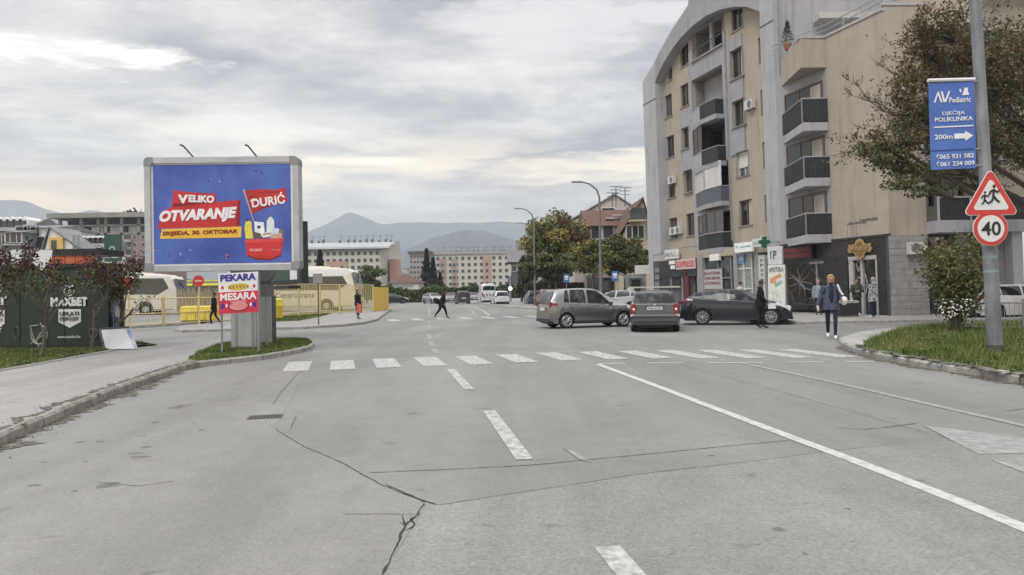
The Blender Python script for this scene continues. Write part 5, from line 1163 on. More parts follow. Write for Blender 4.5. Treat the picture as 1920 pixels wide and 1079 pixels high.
MESHY = mat('yellow mesh', (.72, .56, .18), .7, alpha=.34, scale=3, col2=(.80, .66, .28))
f2 = [(515, 43.5), (600, 49), (700, 57)]
F2 = [ground_on(px, Y, GZ) for px, Y in f2]
fence('yellow_fence', 'tall yellow mesh fence in front of the white coach, right of the billboard', F2, 2.0, 2.6, (.15, 2.05), (.15, 2.05), .30, PALEYEL, mesh=MESHY)
F3 = [ground_on(700, 57, GZ), ground_on(728, 64, GZ)]
t = thing('yellow_hoarding', 'solid yellow sheet hoarding closing the end of the bus station fence', 'fence', F3[0])
for k in range(5):
    a, c = F3[0]+(F3[1]-F3[0])*k/5, F3[0]+(F3[1]-F3[0])*(k+.97)/5; b = MB(); th = Vector((.05, -.02, 0)); v = [a, c, c+Vector((0, 0, 1.9)), a+Vector((0, 0, 1.9))]
    b.add([tuple(q) for q in v]+[tuple(q+th) for q in v], [(0, 1, 2, 3), (7, 6, 5, 4), (3, 2, 6, 7), (0, 4, 5, 1), (1, 5, 6, 2), (0, 3, 7, 4)]); b.build('sheet', YEL, t, world=True, clean=True)
def ybar(px0, px1, Y0, Y1, h, label):
    a, c = ground_on(px0, Y0, GZ), ground_on(px1, Y1, GZ); t = thing('yellow_container', label, 'container', a); e = (c-a); Ls = e.length; e.normalize(); n_ = Vector((-e.y, e.x, 0))
    T = lambda x, y, z: tuple(a+e*x+n_*y+Vector((0, 0, z)))
    MB().bbox(0, Ls, 0, .9, .08, h, .06, T=T).build('tub', mat('container yellow', (.70, .56, .05), .55, scale=2, col2=(.82, .70, .12)), t, world=True)
    MB().box(-.05, Ls+.05, -.05, .0, h*.62, h*.70, T=T).build('rim', mat('container yellow', (.70, .56, .05)), t, world=True)
    for k in range(4): x = Ls*(k+.5)/4; MB().box(x-.03, x+.03, -.05, .0, .1, h*.6, T=T).build('rib', YEL, t, world=True)
    MB().box(0, Ls, .1, .8, -.0, .08, T=T).build('skid', DGREY, t, world=True)
ybar(338, 408, 40.5, 41, .86, 'yellow container with ribs behind the fence under the billboard')
ybar(508, 531, 41.5, 42, 1.2, 'tall yellow container just right of the billboard column')
# ------------------------------------------------------------------ coaches and a bus
def coach(label, Lc, Wc, Hc, loc, rz, body, roofm, txt=None, tm=None, belt=1.35, wtop=3.0, glassm=GLASS, name='coach', cat='coach', group=None, txz=1.0, txx=.3, txw=3.4, txh=.5, stripe_m=None):
    t = thing(name, label, cat, loc, rz, group)
    # side outline, x along, front at +x
    prof = [(-Lc/2, .45), (-Lc/2, 2.9), (-Lc/2+.2, Hc-.35), (-Lc/2+.7, Hc-.12), (0, Hc-.02), (Lc/2-2.4, Hc), (Lc/2-1.2, Hc-.14), (Lc/2-.45, Hc-.5), (Lc/2-.12, 2.2), (Lc/2, 1.2), (Lc/2, .5), (Lc/2-.2, .35), (-Lc/2+.2, .35)]
    b = MB(); n = len(prof); rows = []
    for y, ins in ((-Wc/2, .10), (-Wc/2+.10, 0.), (Wc/2-.10, 0.), (Wc/2, .10)):
        rows.append([(x*(1-ins*.04), y, (z-ins*1.3 if z > Hc-.6 else z)) for x, z in prof])
    v = [q for r_ in rows for q in r_]; fs = [tuple(range(n)), tuple(range(4*n-1, 3*n-1, -1))]
    for k in range(3):
        for i in range(n): fs.append((k*n+i, (k+1)*n+i, (k+1)*n+(i+1) % n, k*n+(i+1) % n))
    b.smooth = True; b.add(v, fs); b.build('body', body, t, clean=True)
    for s in (-1, 1):
        y = s*(Wc/2+.006); yy = (y-.01, y+.012)
        q = [(-Lc/2+.5, belt), (Lc/2-2.8, belt), (Lc/2-1.7, belt-.05), (Lc/2-.75, belt+.5), (Lc/2-.85, 2.5), (Lc/2-1.2, wtop), (-Lc/2+.5, wtop)]
        w_ = MB(); w_.add([(a_, y, c_) for a_, c_ in q], [tuple(range(7)) if s < 0 else tuple(range(6, -1, -1))]); w_.build('window_band', glassm, t)
        for k in range(1, 7): x = -Lc/2+.5+k*(Lc-3.2)/7; MB().box(x-.02, x+.02, y-.008*s*0-.012, y+.012, belt+.02, wtop-.02).build('window_divider', DGREY, t)
        for wx in (-Lc/2+2.9, Lc/2-2.7):
            a_ = MB(); a_.disc((wx, s*(Wc/2-.02), .52), .62, (0, 1, 0), .08, 24); a_.build('wheel_arch', BLACK, t)
            w2 = MB(); w2.disc((wx, s*(Wc/2-.04), .5), .5, (0, 1, 0), .20, 24); wh = w2.build('wheel', RUB, t); MB().disc((wx, s*(Wc/2+.05), .5), .27, (0, 1, 0), .05, 16).build('rim', STEEL, wh)
        for k in range(5): x = -Lc/2+4.0+k*.95; MB().box(x-.01, x+.01, y-.008, y+.006, .45, 1.2).build('hatch_joint', GREY, t)
        MB().box(-Lc/2+.3, Lc/2-.4, y-.008, y+.006, .42, .47).build('skirt_line', DGREY, t)
    ws = MB(); x = Lc/2
    ws.add([(x-.03, -Wc/2+.14, 1.25), (x-.03, Wc/2-.14, 1.25), (x-.10, Wc/2-.12, 2.2), (x-.42, Wc/2-.2, Hc-.55), (x-.42, -Wc/2+.2, Hc-.55), (x-.10, -Wc/2+.12, 2.2)], [(0, 1, 2, 5), (5, 2, 3, 4)])
    for i in range(len(ws.v)): ws.v[i] = (ws.v[i][0]+.05, ws.v[i][1], ws.v[i][2])
    ws.build('windscreen', glassm, t)
    for s in (-1, 1):
        MB().box(x-.02, x+.04, s*(Wc/2-.45)-.2, s*(Wc/2-.45)+.2, .72, .92).build('headlight', mat('lamp glass', (.6, .6, .6), .1), t)
        MB().tube([(x-.25, s*(Wc/2-.1), Hc-.5), (x+.25, s*(Wc/2+.15), Hc-.6), (x+.28, s*(Wc/2+.15), Hc-1.1)], [.03, .03, .09], 6).build('mirror', BLACK, t)
    MB().box(-Lc/2+1, Lc/2-3, -Wc/2+.4, Wc/2-.4, Hc-.06, Hc+.10).build('roof_unit', roofm, t)
    if stripe_m: 
        for s in (-1, 1): MB().box(-Lc/2+.1, Lc/2-.6, s*(Wc/2+.012)-.004, s*(Wc/2+.012)+.004, wtop+.04, Hc-.28).build('roof_stripe', stripe_m, t)
    if txt:
        text(txt, 'lettering', tm, t, (txx*Lc, -(Wc/2+.018), txz), (1, 0, 0), (0, 0, 1), width=txw, height=txh, world=False, bold=.01, shear=.2)
    return t
CRM = mat('coach cream', (.60, .57, .48), .35, var=.05, scale=2); CWH = mat('coach white', (.74, .74, .73), .3, var=.04)
c0 = ground_on(236, 62); fx = ground_on(331, 63)
coach('cream and white coach with script lettering parked behind the left yellow fence', 11.0, 2.5, 3.55, (fx.x-5.5, 64.3, 0), .02, CRM, CWH, 'Alibus', TBLK, belt=1.75, wtop=3.1, txz=1.38, txx=-.15, txw=3.4, txh=.6, stripe_m=CWH, group='coaches at the bus station')
c2 = ground_on(684, 69); 
coach('white roofed coach with a raked windscreen behind the yellow mesh fence', 12.0, 2.5, 3.95, (c2.x-5.9, 67.3, 0), -.10, mat('coach pale yellow', (.62, .58, .46), .4, scale=2, col2=(.66, .62, .52)), CWH, 'Centrotrans', mat('letter grey dark', (.12, .13, .14), .6), belt=1.9, wtop=3.1, txz=1.5, txx=.03, txw=3.6, txh=.5, stripe_m=CWH, group='coaches at the bus station')
c3 = ground_on(425, 84)
coach('yellow roofed city bus standing behind the billboard', 12.0, 2.5, 3.3, (c3.x, 86, 0), .0, mat('bus dark', (.05, .05, .055), .4), mat('bus yellow', (.75, .68, .10), .4), belt=1.2, wtop=2.7, name='city_bus', cat='bus', stripe_m=mat('bus yellow', (.75, .68, .10)), group='coaches at the bus station')
# reed screen behind the fence
a, c = ground_on(330, 60), ground_on(412, 60); rd_ = thing('reed_screen', 'upright reed screen behind the yellow container', 'screen', a); b = MB(); r = random.Random(2); n = 70
for i in range(n): x = a.x+(c.x-a.x)*(i+r.random()*.6)/n; b.box(x, x+.04, 60, 60.03, 0, 2.05+r.uniform(-.2, .25))
b.build('reeds', mat('reed', (.18, .15, .10), .9, scale=6, col2=(.40, .34, .22)), rd_, world=True)['kind'] = 'stuff'

# ------------------------------------------------------------------ pole with signs on the right
px_, py_ = 1867, 664; pX, pY = g(px_, py_, GZ+.02); top = at(1822, 0, pY); bt = Vector((pX, pY, GZ)); dirp = (top-bt)/(top.z-bt.z)
dirp.x *= .80
def onp(z): return bt+dirp*(z-GZ)
lp = thing('lamp_post', 'leaning galvanised steel pole on the right bank carrying the banner and the road signs', 'pole', bt)
PL = mat('pole steel', (.13, .145, .16), .55, .25, scale=4, col2=(.27, .285, .29), stretch=(1, 1, .4), thr=(.3, .7))
MB().tube([onp(GZ+.1), onp(2.2), onp(2.25), onp(8.5), onp(11)], [.135, .125, .115, .095, .085], 20).build('pole', PL, lp, world=True)
MB().tube([onp(GZ-.02), onp(GZ+.20)], .142, 20).build('pole_base', DGREY, lp, world=True)
for z, nm in ((2.26, 'collar'), (1.75, 'tape_band'), (2.02, 'tape_band')): MB().tube([onp(z-.025), onp(z+.025)], .128, 20).build(nm, STEEL if nm == 'collar' else mat('tape teal', (.22, .32, .32), .5), lp, world=True)
MB().tube([onp(10.9), onp(11)+Vector((-.6, -.2, .3)), onp(11)+Vector((-1.6, -.5, .35))], [.06, .05, .04], 10).build('lamp_arm', PL, lp, world=True)
MB().bbox(-.5, .25, -.12, .12, 0, .12, .03, T=lambda x, y, z: tuple(onp(11)+Vector((-1.8+x, -.5+y, .32+z)))).build('lamp_head', GREY, lp, world=True)
sYr = pY-.22
def SG(px, py): return at(px, py, sYr)
# triangle
c = SG(1857, 374); t = thing('warning_sign', 'red bordered triangular warning sign with two running children, on the leaning pole', 'road sign', c)
def tri_(r_, y, m, nm, cxz=(0, 0), rnd=.10):
    b = MB(); v = []
    for k in range(3):
        a = math.pi/2+k*2*math.pi/3
        for s in (-.13, -.05, .05, .13): 
            rr_ = r_*(1-.5*abs(s)) if abs(s) > .1 else r_*(1-.018)
            v.append((cxz[0]+rr_*math.cos(a+s*.9), cxz[1]+rr_*math.sin(a+s*.9)*.98))
    n = len(v); b.add([(c.x+x, sYr+y-.012, c.z+z) for x, z in v]+[(c.x+x, sYr+y, c.z+z) for x, z in v], [tuple(range(n)), tuple(range(2*n-1, n-1, -1))]+[(i, n+i, n+(i+1) % n, (i+1) % n) for i in range(n)])
    b.build(nm, m, t, world=True, clean=True)
SR = mat('sign red', (.60, .05, .045), .35, var=.06); SWh = mat('sign white', (.74, .74, .72), .35, var=.04)
tri_(.56, 0, SWh, 'sign_edge'); tri_(.54, -.006, SR, 'red_border'); tri_(.375, -.010, SWh, 'white_field')
def fig(pts, rad, ox, oz, sc, m, par, y0=-.030):
    b = MB()
    for q in pts: b.tube([(c.x+ox+x*sc, sYr+y0, c.z+oz+z*sc) for x, z in q], rad*sc, 6)
    b.ell((c.x+ox+.03*sc, sYr+y0, c.z+oz+.40*sc), (.055*sc, .012, .06*sc), 10, 6); o = b.build('running_figure', m, par, world=True); return o
run = [[(.02, .30), (0, .08)], [(0, .08), (.10, -.06), (.20, -.14)], [(0, .08), (-.04, -.08), (-.14, -.16)], [(.02, .28), (.14, .20), (.20, .26)], [(.02, .28), (-.10, .22), (-.14, .12)]]
fig(run, .035, .04, .02, .56, TBLK, t); fig([[(x, z) for x, z in q] for q in run], .035, -.13, -.03, .40, TBLK, t)
# round 40
c4_ = SG(1857, 429); t = thing('speed_limit_sign', 'round speed limit sign reading 40 below the triangular sign', 'road sign', c4_)
for r_, y, m, nm in ((.335, 0, SWh, 'sign_edge'), (.325, -.008, SR, 'red_border'), (.255, -.014, SWh, 'white_field')): MB().disc((c4_.x, sYr+y, c4_.z), r_, (0, 1, 0), .012, 40).build(nm, m, t, world=True)
text('40', 'lettering', TBLK, t, (c4_.x, sYr-.024, c4_.z), (1, 0, 0), (0, 0, 1), width=.37, height=.27, bold=.015)
for cc in (c, c4_): MB().box(cc.x-.14, cc.x+.14, sYr+.014, sYr+.15, cc.z-.03, cc.z+.03).build('clamp', DGREY, lp, world=True)
# banner
bY = pY-.05; q = [at(1742, 157, bY), at(1826, 153, bY), at(1831, 316, bY), at(1747, 319, bY)]; ctrb = sum(q, Vector())/4
t = thing('pole_banner', 'blue hanging clinic banner with white lettering and an arrow', 'banner', ctrb)
ru = (q[1]-q[0]).normalized(); uu_ = (q[0]-q[3]).normalized(); wb_, hb_ = (q[1]-q[0]).length, (q[0]-q[3]).length; nb_ = Vector((0, -1, 0))
BN = lambda x, y, z: tuple(q[3]+ru*(x*wb_)+uu_*(z*hb_)+Vector((0, y, 0)))
BLU = mat('banner blue', (.06, .13, .42), .5, scale=1.6, col2=(.09, .18, .52))
MB().box(0, 1, 0, .03, .225, 1, T=BN).build('upper_panel', BLU, t, world=True); MB().box(0, 1, 0, .03, 0, .215, T=BN).build('lower_panel', BLU, t, world=True)
for z in (.22,): MB().box(0, 1.0, -.008, -.001, z-.006, z+.004, T=BN).build('seam', mat('seam navy', (.02, .05, .2), .5), t, world=True)
bt_ = lambda s, x, z, w, h, bold=.02, shear=0: text(s, 'lettering', TWHT, t, BN(x, -.01, z), ru, uu_, width=w*wb_, height=h*hb_, bold=bold, shear=shear)
b = MB()
for seg in ([(.08, .775), (.18, .90), (.20, .90), (.28, .775), (.24, .775), (.185, .865), (.12, .775)], [(.25, .90), (.29, .90), (.335, .80), (.42, .90), (.46, .90), (.36, .775), (.30, .775)]):
    b = MB(); b.add([BN(x, -.01, z) for x, z in seg], [tuple(range(len(seg)))[::-1]]); b.build('logo_print', TWHT, t, world=True)
bt_('Pediatric', .67, .795, .48, .062, .01)
for seg in ([(.78, .93), (.86, .93), (.85, .895), (.88, .845), (.72, .845), (.76, .895)], [(.66, .915), (.70, .92), (.71, .885), (.68, .875)]):
    b = MB(); b.add([BN(x, -.01, z) for x, z in seg], [tuple(range(len(seg)))[::-1]]); b.build('logo_print', TWHT, t, world=True)
bt_('DJEČIJA', .52, .645, .50, .066, .0); bt_('POLIKLINIKA', .52, .575, .84, .050, .01)
MB().box(.08, .95, -.010, -.003, .482, .496, T=BN).build('line_print', TWHT, t, world=True)
bt_('200m', .28, .375, .40, .055, .01)
b = MB(); b.add([BN(x, -.01, z) for x, z in [(.52, .345), (.76, .345), (.76, .315), (.94, .375), (.76, .435), (.76, .405), (.52, .405)]], [tuple(range(7))]); b.build('arrow_print', TWHT, t, world=True)
bt_('065 931 582', .56, .145, .76, .052, .01); bt_('061 234 009', .57, .060, .76, .052, .01)
for z in (.15, .065): MB().tube([BN(.155, -.012, z+.025), BN(.11, -.012, z), BN(.155, -.012, z-.025)], .009, 4).build('phone_print', TWHT, t, world=True)
MB().tube([q[0]+uu_*.06-ru*.02, q[1]+uu_*.04+ru*.02], .035, 8).build('top_tube', WHITE, t, world=True)
for z in (1.0, .22, .03): MB().box(.98, 1.22, -.01, .03, z-.008, z+.008, T=BN).build('bracket', STEEL, t, world=True)
# ------------------------------------------------------------------ street lamps
def lamp(label, px, y_top, Y, x_arm, group='street lamps along the road', dirx=-1, m=None):
    p = ground_on(px, Y); zt = at(px, y_top, Y).z; t = thing('street_lamp', label, 'street lamp', p, 0, group); m = m or mat('lamp post grey', (.16, .165, .17), .6, var=.1)
    zz_ = zt-p.z; MB().tube([(0, 0, 0), (0, 0, zz_*.5), (0, 0, zz_*.88), (dirx*x_arm*.12, 0, zz_*.94), (dirx*x_arm*.45, 0, zz_*.985), (dirx*x_arm*.8, 0, zz_)], [.11, .085, .065, .06, .05, .045], 8).build('pole', m, t)
    MB().bbox(dirx*x_arm*1.25, dirx*x_arm*.75, -.14, .14, zz_-.05, zz_+.06, .03).build('lamp_head', GREY, t); return t
lamp('tall street lamp in front of the red roofed houses', 1127, 341, 50, 1.5); lamp('middle street lamp at the left edge of the autumn tree', 1003, 391, 72, 1.5); lamp('farthest and lowest of the three street lamps near the autumn tree', 998, 418, 95, 1.5)
lamp('street lamp in front of the dark conifers', 816, 498, 175, 2.6, dirx=1); lamp('pale lamp post by the corner of the pink apartment block', 727, 462, 190, 2.0, dirx=1)
# traffic signal far away
p = ground_on(957, 100); t = thing('traffic_light', 'far traffic signal on a grey post showing a white lamp', 'traffic light', p)
MB().tube([(0, 0, 0), (0, 0, 3.6)], .16, 8).build('post', mat('post blue grey', (.24, .27, .30), .6), t); MB().box(-.3, .3, -.1, .2, 2.6, 3.6).build('housing', DGREY, t)
MB().ell((0, -.15, 1.9), .28, 10, 6).build('lamp', mat('signal glow', (.8, .95, 1.0), .4, emit=1.4), t)
# bus stop signs
for px, py, Y, lb, w_, h_ in ((1153, 518, 55, 'blue bus stop sign with a white bus symbol, right of the tall lamp', .5, .72), (1062, 522, 66, 'blue sign with white lines under the autumn tree', .5, .75)):
    p = at(px, py, Y); t = thing('bus_stop_sign', lb, 'road sign', (p.x, Y, 0)); MB().tube([(p.x, Y+.04, 0), (p.x, Y+.04, p.z+h_/2)], .035, 8).build('post', GREY, t, world=True)
    MB().box(p.x-w_/2, p.x+w_/2, Y-.02, Y, p.z-h_/2, p.z+h_/2).build('sign_plate', mat('sign blue', (.05, .16, .46), .4), t, world=True)
    MB().box(p.x-w_*.3, p.x+w_*.3, Y-.035, Y-.021, p.z+.0, p.z+h_*.3).build('symbol', TWHT, t, world=True); MB().box(p.x-w_*.3, p.x+w_*.3, Y-.034, Y-.021, p.z-h_*.2, p.z-h_*.08).build('symbol', TWHT, t, world=True)
# kiosk with an awning at the stop
a, c = at(1171, 515, 62), at(1212, 545, 62); t = thing('newsstand', 'small grey newsstand with a flat awning beside the corner building', 'kiosk', (a.x, 62, 0))
MB().box(a.x+.4, c.x, 62, 64.5, GZ, a.z).build('body', mat('newsstand grey', (.26, .26, .25), .7), t, world=True); MB().box(a.x-.1, c.x-.5, 61.0, 62, a.z-.35, a.z-.05).build('awning', mat('awning green grey', (.22, .25, .24), .7), t, world=True)
MB().box(a.x+.6, c.x-.5, 61.96, 61.995, 1.1, a.z-.5).build('counter_window', GLASS, t, world=True); MB().box(a.x+.7, c.x-.3, 61.9, 61.99, .5, 1.1).build('display', mat('magazine rack', (.30, .12, .08), .7, scale=6, col2=(.45, .40, .35)), t, world=True)
MB().box(a.x+.9, a.x+2.3, 61.9, 62.2, a.z+.0, a.z+.75).build('roof_sign', mat('off white sign', (.62, .63, .60)), t, world=True)
# bus shelter
a, c = at(1098, 513, 68), at(1130, 545, 68); t = thing('bus_shelter', 'bus shelter with a pale flat roof behind the tall lamp', 'bus shelter', (a.x, 68, 0)); zr = a.z
MB().box(a.x, a.x+2.8, 67, 68.6, zr-.15, zr).build('roof', WHITE, t, world=True)
for x in (a.x+.1, a.x+2.7): MB().box(x-.04, x+.04, 68.4, 68.5, GZ, zr-.15).build('post', GREY, t, world=True)
MB().box(a.x+.14, a.x+2.66, 68.44, 68.47, .5, zr-.4).build('glass_panel', GLASS2, t, world=True); MB().box(a.x+.3, a.x+2.4, 68.0, 68.3, .5, .56).build('bench', mat('bench wood', (.2, .13, .08)), t, world=True)
# planter / dark box by the shop
p = at(1590, 588, 33.2); t = thing('street_box', 'low black box with a pale lid standing on the footway by the shop door', 'box', (p.x, 33.2, GZ)); MB().bbox(-.5, .35, -.3, .3, .05, .62, .03).build('box', BLACK, t); MB().bbox(-.52, .37, -.32, .32, .62, .74, .03).build('lid', mat('lid grey', (.30, .30, .30), .5), t)
# low railing on the far right
r0 = g(1795, 622, GZ); a = Vector((g(1800, 619, GZ)[0], g(1800, 619, GZ)[1], GZ)); c = Vector((g(2200, 627, GZ)[0], g(2200, 627, GZ)[1], GZ))
fence('low_railing', 'low grey metal railing with thin bars behind the bush on the right', [a, c], .85, 1.6, (.10, .82), (.10, .82), .12, GREY, postr=.03)
# ================================================================== mountains
def ridge(name, prof, Y, depth, m, seed, base_px=575):
    P = [at(px, py, Y) for px, py in prof]; rr = np.random.default_rng(seed); xs = np.linspace(P[0].x, P[-1].x, 170); hs = np.interp(xs, [p.x for p in P], [p.z for p in P])
    for o in (7, 17, 37, 60): hs = hs+np.interp(xs, np.linspace(xs[0], xs[-1], o*9), rr.uniform(-1, 1, o*9))*(30/o)*(Y/5000)
    K = 9; v = []; f = []; n = len(xs)
    for k in range(-3, K+1):
        t = max(0, k)/K if k >= 0 else -k/3
        y = Y-depth*t if k >= 0 else Y+depth*.6*t; s = (1-t)**1.25
        wob = rr.uniform(-1, 1, n)*.006*hs*(t > 0)
        for i in range(n): v.append((xs[i]*(y/Y*.4+.6), y+rr.uniform(-1, 1)*depth*.02*(t > 0), max(-5, hs[i]*s+wob[i]-5*t)))
    for k in range(K+3):
        for i in range(n-1): f.append((k*n+i, k*n+i+1, (k+1)*n+i+1, (k+1)*n+i))
    b = MB(); b.smooth = True; b.add(v, f); o = b.build(name, m, clean=False); o['kind'] = 'structure'; return o
MT = mat('wooded slope', (.026, .036, .042), 1., scale=.006, col2=(.05, .062, .066), det=10)  # blue of the distant haze is mixed into the slope colour
ridge('mountain', [(300, 470), (420, 468), (500, 462), (540, 452), (560, 442), (585, 432), (612, 420), (630, 411), (642, 403), (650, 399), (660, 398.5), (672, 402), (684, 408), (697, 414), (720, 421), (760, 419), (800, 417), (860, 419), (900, 418), (940, 416), (990, 420), (1040, 426), (1100, 432), (1250, 440), (1500, 460)], 4600, 1500, MT, 1)
ridge('hill', [(640, 510), (700, 490), (740, 474), (780, 461), (815, 446), (850, 436), (880, 432), (905, 434), (935, 441), (970, 452), (1010, 466), (1080, 482), (1300, 510)], 2900, 900, MT, 2)
ridge('mountain', [(-500, 400), (-200, 395), (-60, 384), (0, 376), (28, 374), (50, 379), (80, 390), (110, 399), (140, 402), (165, 394), (185, 396), (230, 408), (300, 422), (420, 445), (560, 470)], 4600, 1500, MT, 3)
b = MB(); b.box(-4200, 3600, -12, 6200, -1.5, 540); hz_ = b.build('haze', []); hz_['kind'] = 'stuff'; tag(hz_, 'thin bluish haze over the valley', 'haze')
hm = bpy.data.materials.new('haze air'); hm.use_nodes = True; t_ = hm.node_tree; t_.nodes.remove(t_.nodes['Principled BSDF'])
pv = t_.nodes.new('ShaderNodeVolumePrincipled'); pv.inputs['Color'].default_value = (.84, .91, 1.0, 1); pv.inputs['Density'].default_value = .00023; pv.inputs['Anisotropy'].default_value = .25
t_.links.new(pv.outputs[0], t_.nodes['Material Output'].inputs['Volume']); hz_.data.materials.append(hm)

# ================================================================== far buildings
WINF = mat('far window', (.05, .055, .065), .2, var=.3); WFRM = mat('far frame', (.60, .60, .58), .6)
def wgrid(par, x, z, w, h, y, dep=.12, m=WINF, nm='window'):
    key = ('w', round(w, 2), round(h, 2), m.name)
    if key not in _fc:
        me = bpy.data.meshes.new('window'); b = MB(); b.box(-w/2, w/2, -dep, 0, -h/2, h/2)
        o = b.build(nm, m, par); _fc[key] = o.data
        fb = MB(); t = .09
        for a in ((-w/2-t, -w/2, -h/2-t, h/2+t), (w/2, w/2+t, -h/2-t, h/2+t), (-w/2, w/2, -h/2-t, -h/2), (-w/2, w/2, h/2, h/2+t)): fb.box(a[0], a[1], -dep-.05, 0, a[2], a[3])
        fo = fb.build('frame', WFRM, o); _fc[key+('f',)] = fo.data
    else:
        o = bpy.data.objects.new(nm, _fc[key]); COL.objects.link(o); o.parent = par
        fo = bpy.data.objects.new('frame', _fc[key+('f',)]); COL.objects.link(fo); fo.parent = o
    o.location = (x, y, z); return o
def block(name, label, px0, px1, ytop, Y, dep, m, floors, cols, fh, roof=None, ybase=548, ry=0., secs=(), roof_h=.6, over=.6, antennas=0, skip=(), roofm=None, ww=1.3, wh=1.4, first=1.6):
    a, c = at(px0, ytop, Y), at(px1, ytop, Y); Wd = c.x-a.x; Hh = a.z; t = thing(name, label, 'building', (a.x, Y, 0), ry)
    MB().box(0, Wd, 0, dep, 0, Hh).build('wall', m, t)
    roofm = roofm or mat('far roof grey', (.16, .16, .165), .8)
    if roof == 'flat': MB().box(-over, Wd+over, -over, dep+over, Hh, Hh+roof_h).build('roof', roofm, t)
    if roof == 'shed':
        b = MB(); b.add([(-over, -over, Hh), (Wd+over, -over, Hh), (Wd+over, dep+over, Hh), (-over, dep+over, Hh), (-over, dep*.55, Hh+roof_h), (Wd+over, dep*.55, Hh+roof_h)], [(0, 1, 5, 4), (2, 3, 4, 5), (1, 2, 5), (3, 0, 4), (3, 2, 1, 0)]); b.build('roof', roofm, t)
    for j in range(floors):
        for i in range(cols):
            if (i, j) in skip: continue
            z = Hh-first-j*fh
            if z > 1: wgrid(t, Wd*(i+.5)/cols, z, ww, wh, 0)
    for (f0, f1, z0f, z1f, mm) in secs:
        MB().box(Wd*f0, Wd*f1, -.35, -.001, Hh*z0f, Hh*z1f).build('wall_section', mm, t)
        n = max(1, round(Wd*(f1-f0)/3.2))
        for j in range(floors):
            z = Hh-first-j*fh
            if Hh*z0f < z-.8 and z+.8 < Hh*z1f:
                for i in range(n): wgrid(t, Wd*(f0+(f1-f0)*(i+.5)/n), z, ww, wh, -.35)
    r = random.Random(len(label))
    for k in range(antennas):
        x = Wd*(k+r.random())/antennas; an = MB(); z = Hh+roof_h*.5; an.tube([(x, dep*.4, z-1), (x, dep*.4, z+2.6)], .06, 4); an.tube([(x-.8, dep*.4, z+2.2), (x+.8, dep*.4, z+2.2)], .06, 4)
        if r.random() < .5: an.box(x-.35, x+.35, dep*.4-.3, dep*.4+.3, z-1, z+1.0)
        o = an.build('aerial', mat('aerial grey', (.10, .10, .10), .7), t); o['kind'] = 'stuff'
    return t
CREAM = mat('far cream wall', (.52, .50, .44), .9, scale=.3, col2=(.60, .58, .52)); PINK = mat('far pink wall', (.46, .26, .22), .9, scale=.3, col2=(.54, .33, .28)); FBEI = mat('far beige', (.46, .42, .35), .9, scale=.3); FGR = mat('far grey wall', (.33, .33, .33), .9, scale=.3, col2=(.42, .41, .40))
MET = mat('metal roof', (.36, .37, .38), .6, scale=.4, col2=(.44, .45, .46)); RTILE = mat('red tile', (.085, .045, .034), .9, scale=3, col2=(.16, .085, .06), det=8); BTILE = mat('brown tile', (.09, .05, .04), .9, scale=3, col2=(.16, .09, .07))
t = block('apartment_building', 'long cream and pink apartment block with curved grey roof left of the mountain peak view', 540, 713, 468, 290, 26, CREAM, 4, 15, 2.75, None, secs=((.10, .16, .05, .93, PINK), (.42, .64, .05, .74, PINK), (.66, .80, .05, .50, PINK)), antennas=0, first=2.0)
Wd = at(713, 468, 290).x-at(540, 468, 290).x; Hh = at(540, 468, 290).z
b = MB(); n = 8; pr = [(-1.2, Hh-.2)]+[(-1+k*28/n, Hh+.5+3.3*math.sin(min(1, k/n*1.15)*math.pi/2)) for k in range(n+1)]
for i in range(len(pr)-1): b.quad((-1, pr[i][0], pr[i][1]), (Wd+3.4, pr[i][0], pr[i][1]), (Wd+4.2, pr[i+1][0], pr[i+1][1]), (-1, pr[i+1][0], pr[i+1][1]))
b.smooth = True; b.build('roof', MET, t)
b = MB(); b.quad((-1, -1.2, Hh-.8), (Wd+3.4, -1.2, Hh-.8), (Wd+3.4, -1.2, Hh-.2), (-1, -1.2, Hh-.2)); b.build('eave', DGREY, t)
b = MB(); b.add([(Wd, 0, 0), (Wd+4.0, 26, 0), (Wd+4.0, 26, Hh+3.4), (Wd, 0, Hh)], [(0, 1, 2, 3)]); b.build('gable_wall', CREAM, t)
b = MB(); b.box(Wd+2.2, Wd+5, 8, 20, 0, Hh-4); b.build('side_wing', PINK, t)
r = random.Random(3)
for k in range(13):
    x = 3+k*2.6+r.uniform(-.6, .6)+(0 if k < 4 else 4); an = MB(); z = Hh+3.2; an.box(x-.35, x+.35, 14, 14.6, z-1.5, z+r.uniform(.9, 1.6)); an.tube([(x+.6, 14, z), (x+.6, 14, z+3)], .07, 4); an.tube([(x, 14, z+2.7), (x+1.3, 14, z+2.7)], .07, 4); o = an.build('chimney', mat('aerial grey', (.10, .10, .10)), t); o['kind'] = 'stuff'
block('apartment_building', 'long cream apartment block with pink bays beyond the far traffic', 815, 990, 478, 330, 18, CREAM, 5, 15, 2.85, 'shed', secs=((.05, .12, .05, .9, mat('far rose wall', (.40, .28, .25), .9)), (.515, .60, .05, .94, PINK), (.18, .235, .05, .9, mat('far rose wall', (.40, .28, .25)))), roof_h=2.4, antennas=22, first=1.8, roofm=mat('far roof dark', (.14, .14, .145), .8))
block('apartment_building', 'hazy grey pink tower with dark cap between the two cream blocks', 768, 806, 477, 430, 22, mat('far rose grey', (.36, .29, .27), .9, scale=.3), 5, 6, 3.0, 'flat', roof_h=1.6, over=1.0, roofm=DGREY)
block('apartment_building', 'small cream block just behind the pair of conifers', 800, 829, 486, 340, 14, CREAM, 4, 4, 2.9, 'flat', roof_h=.8)
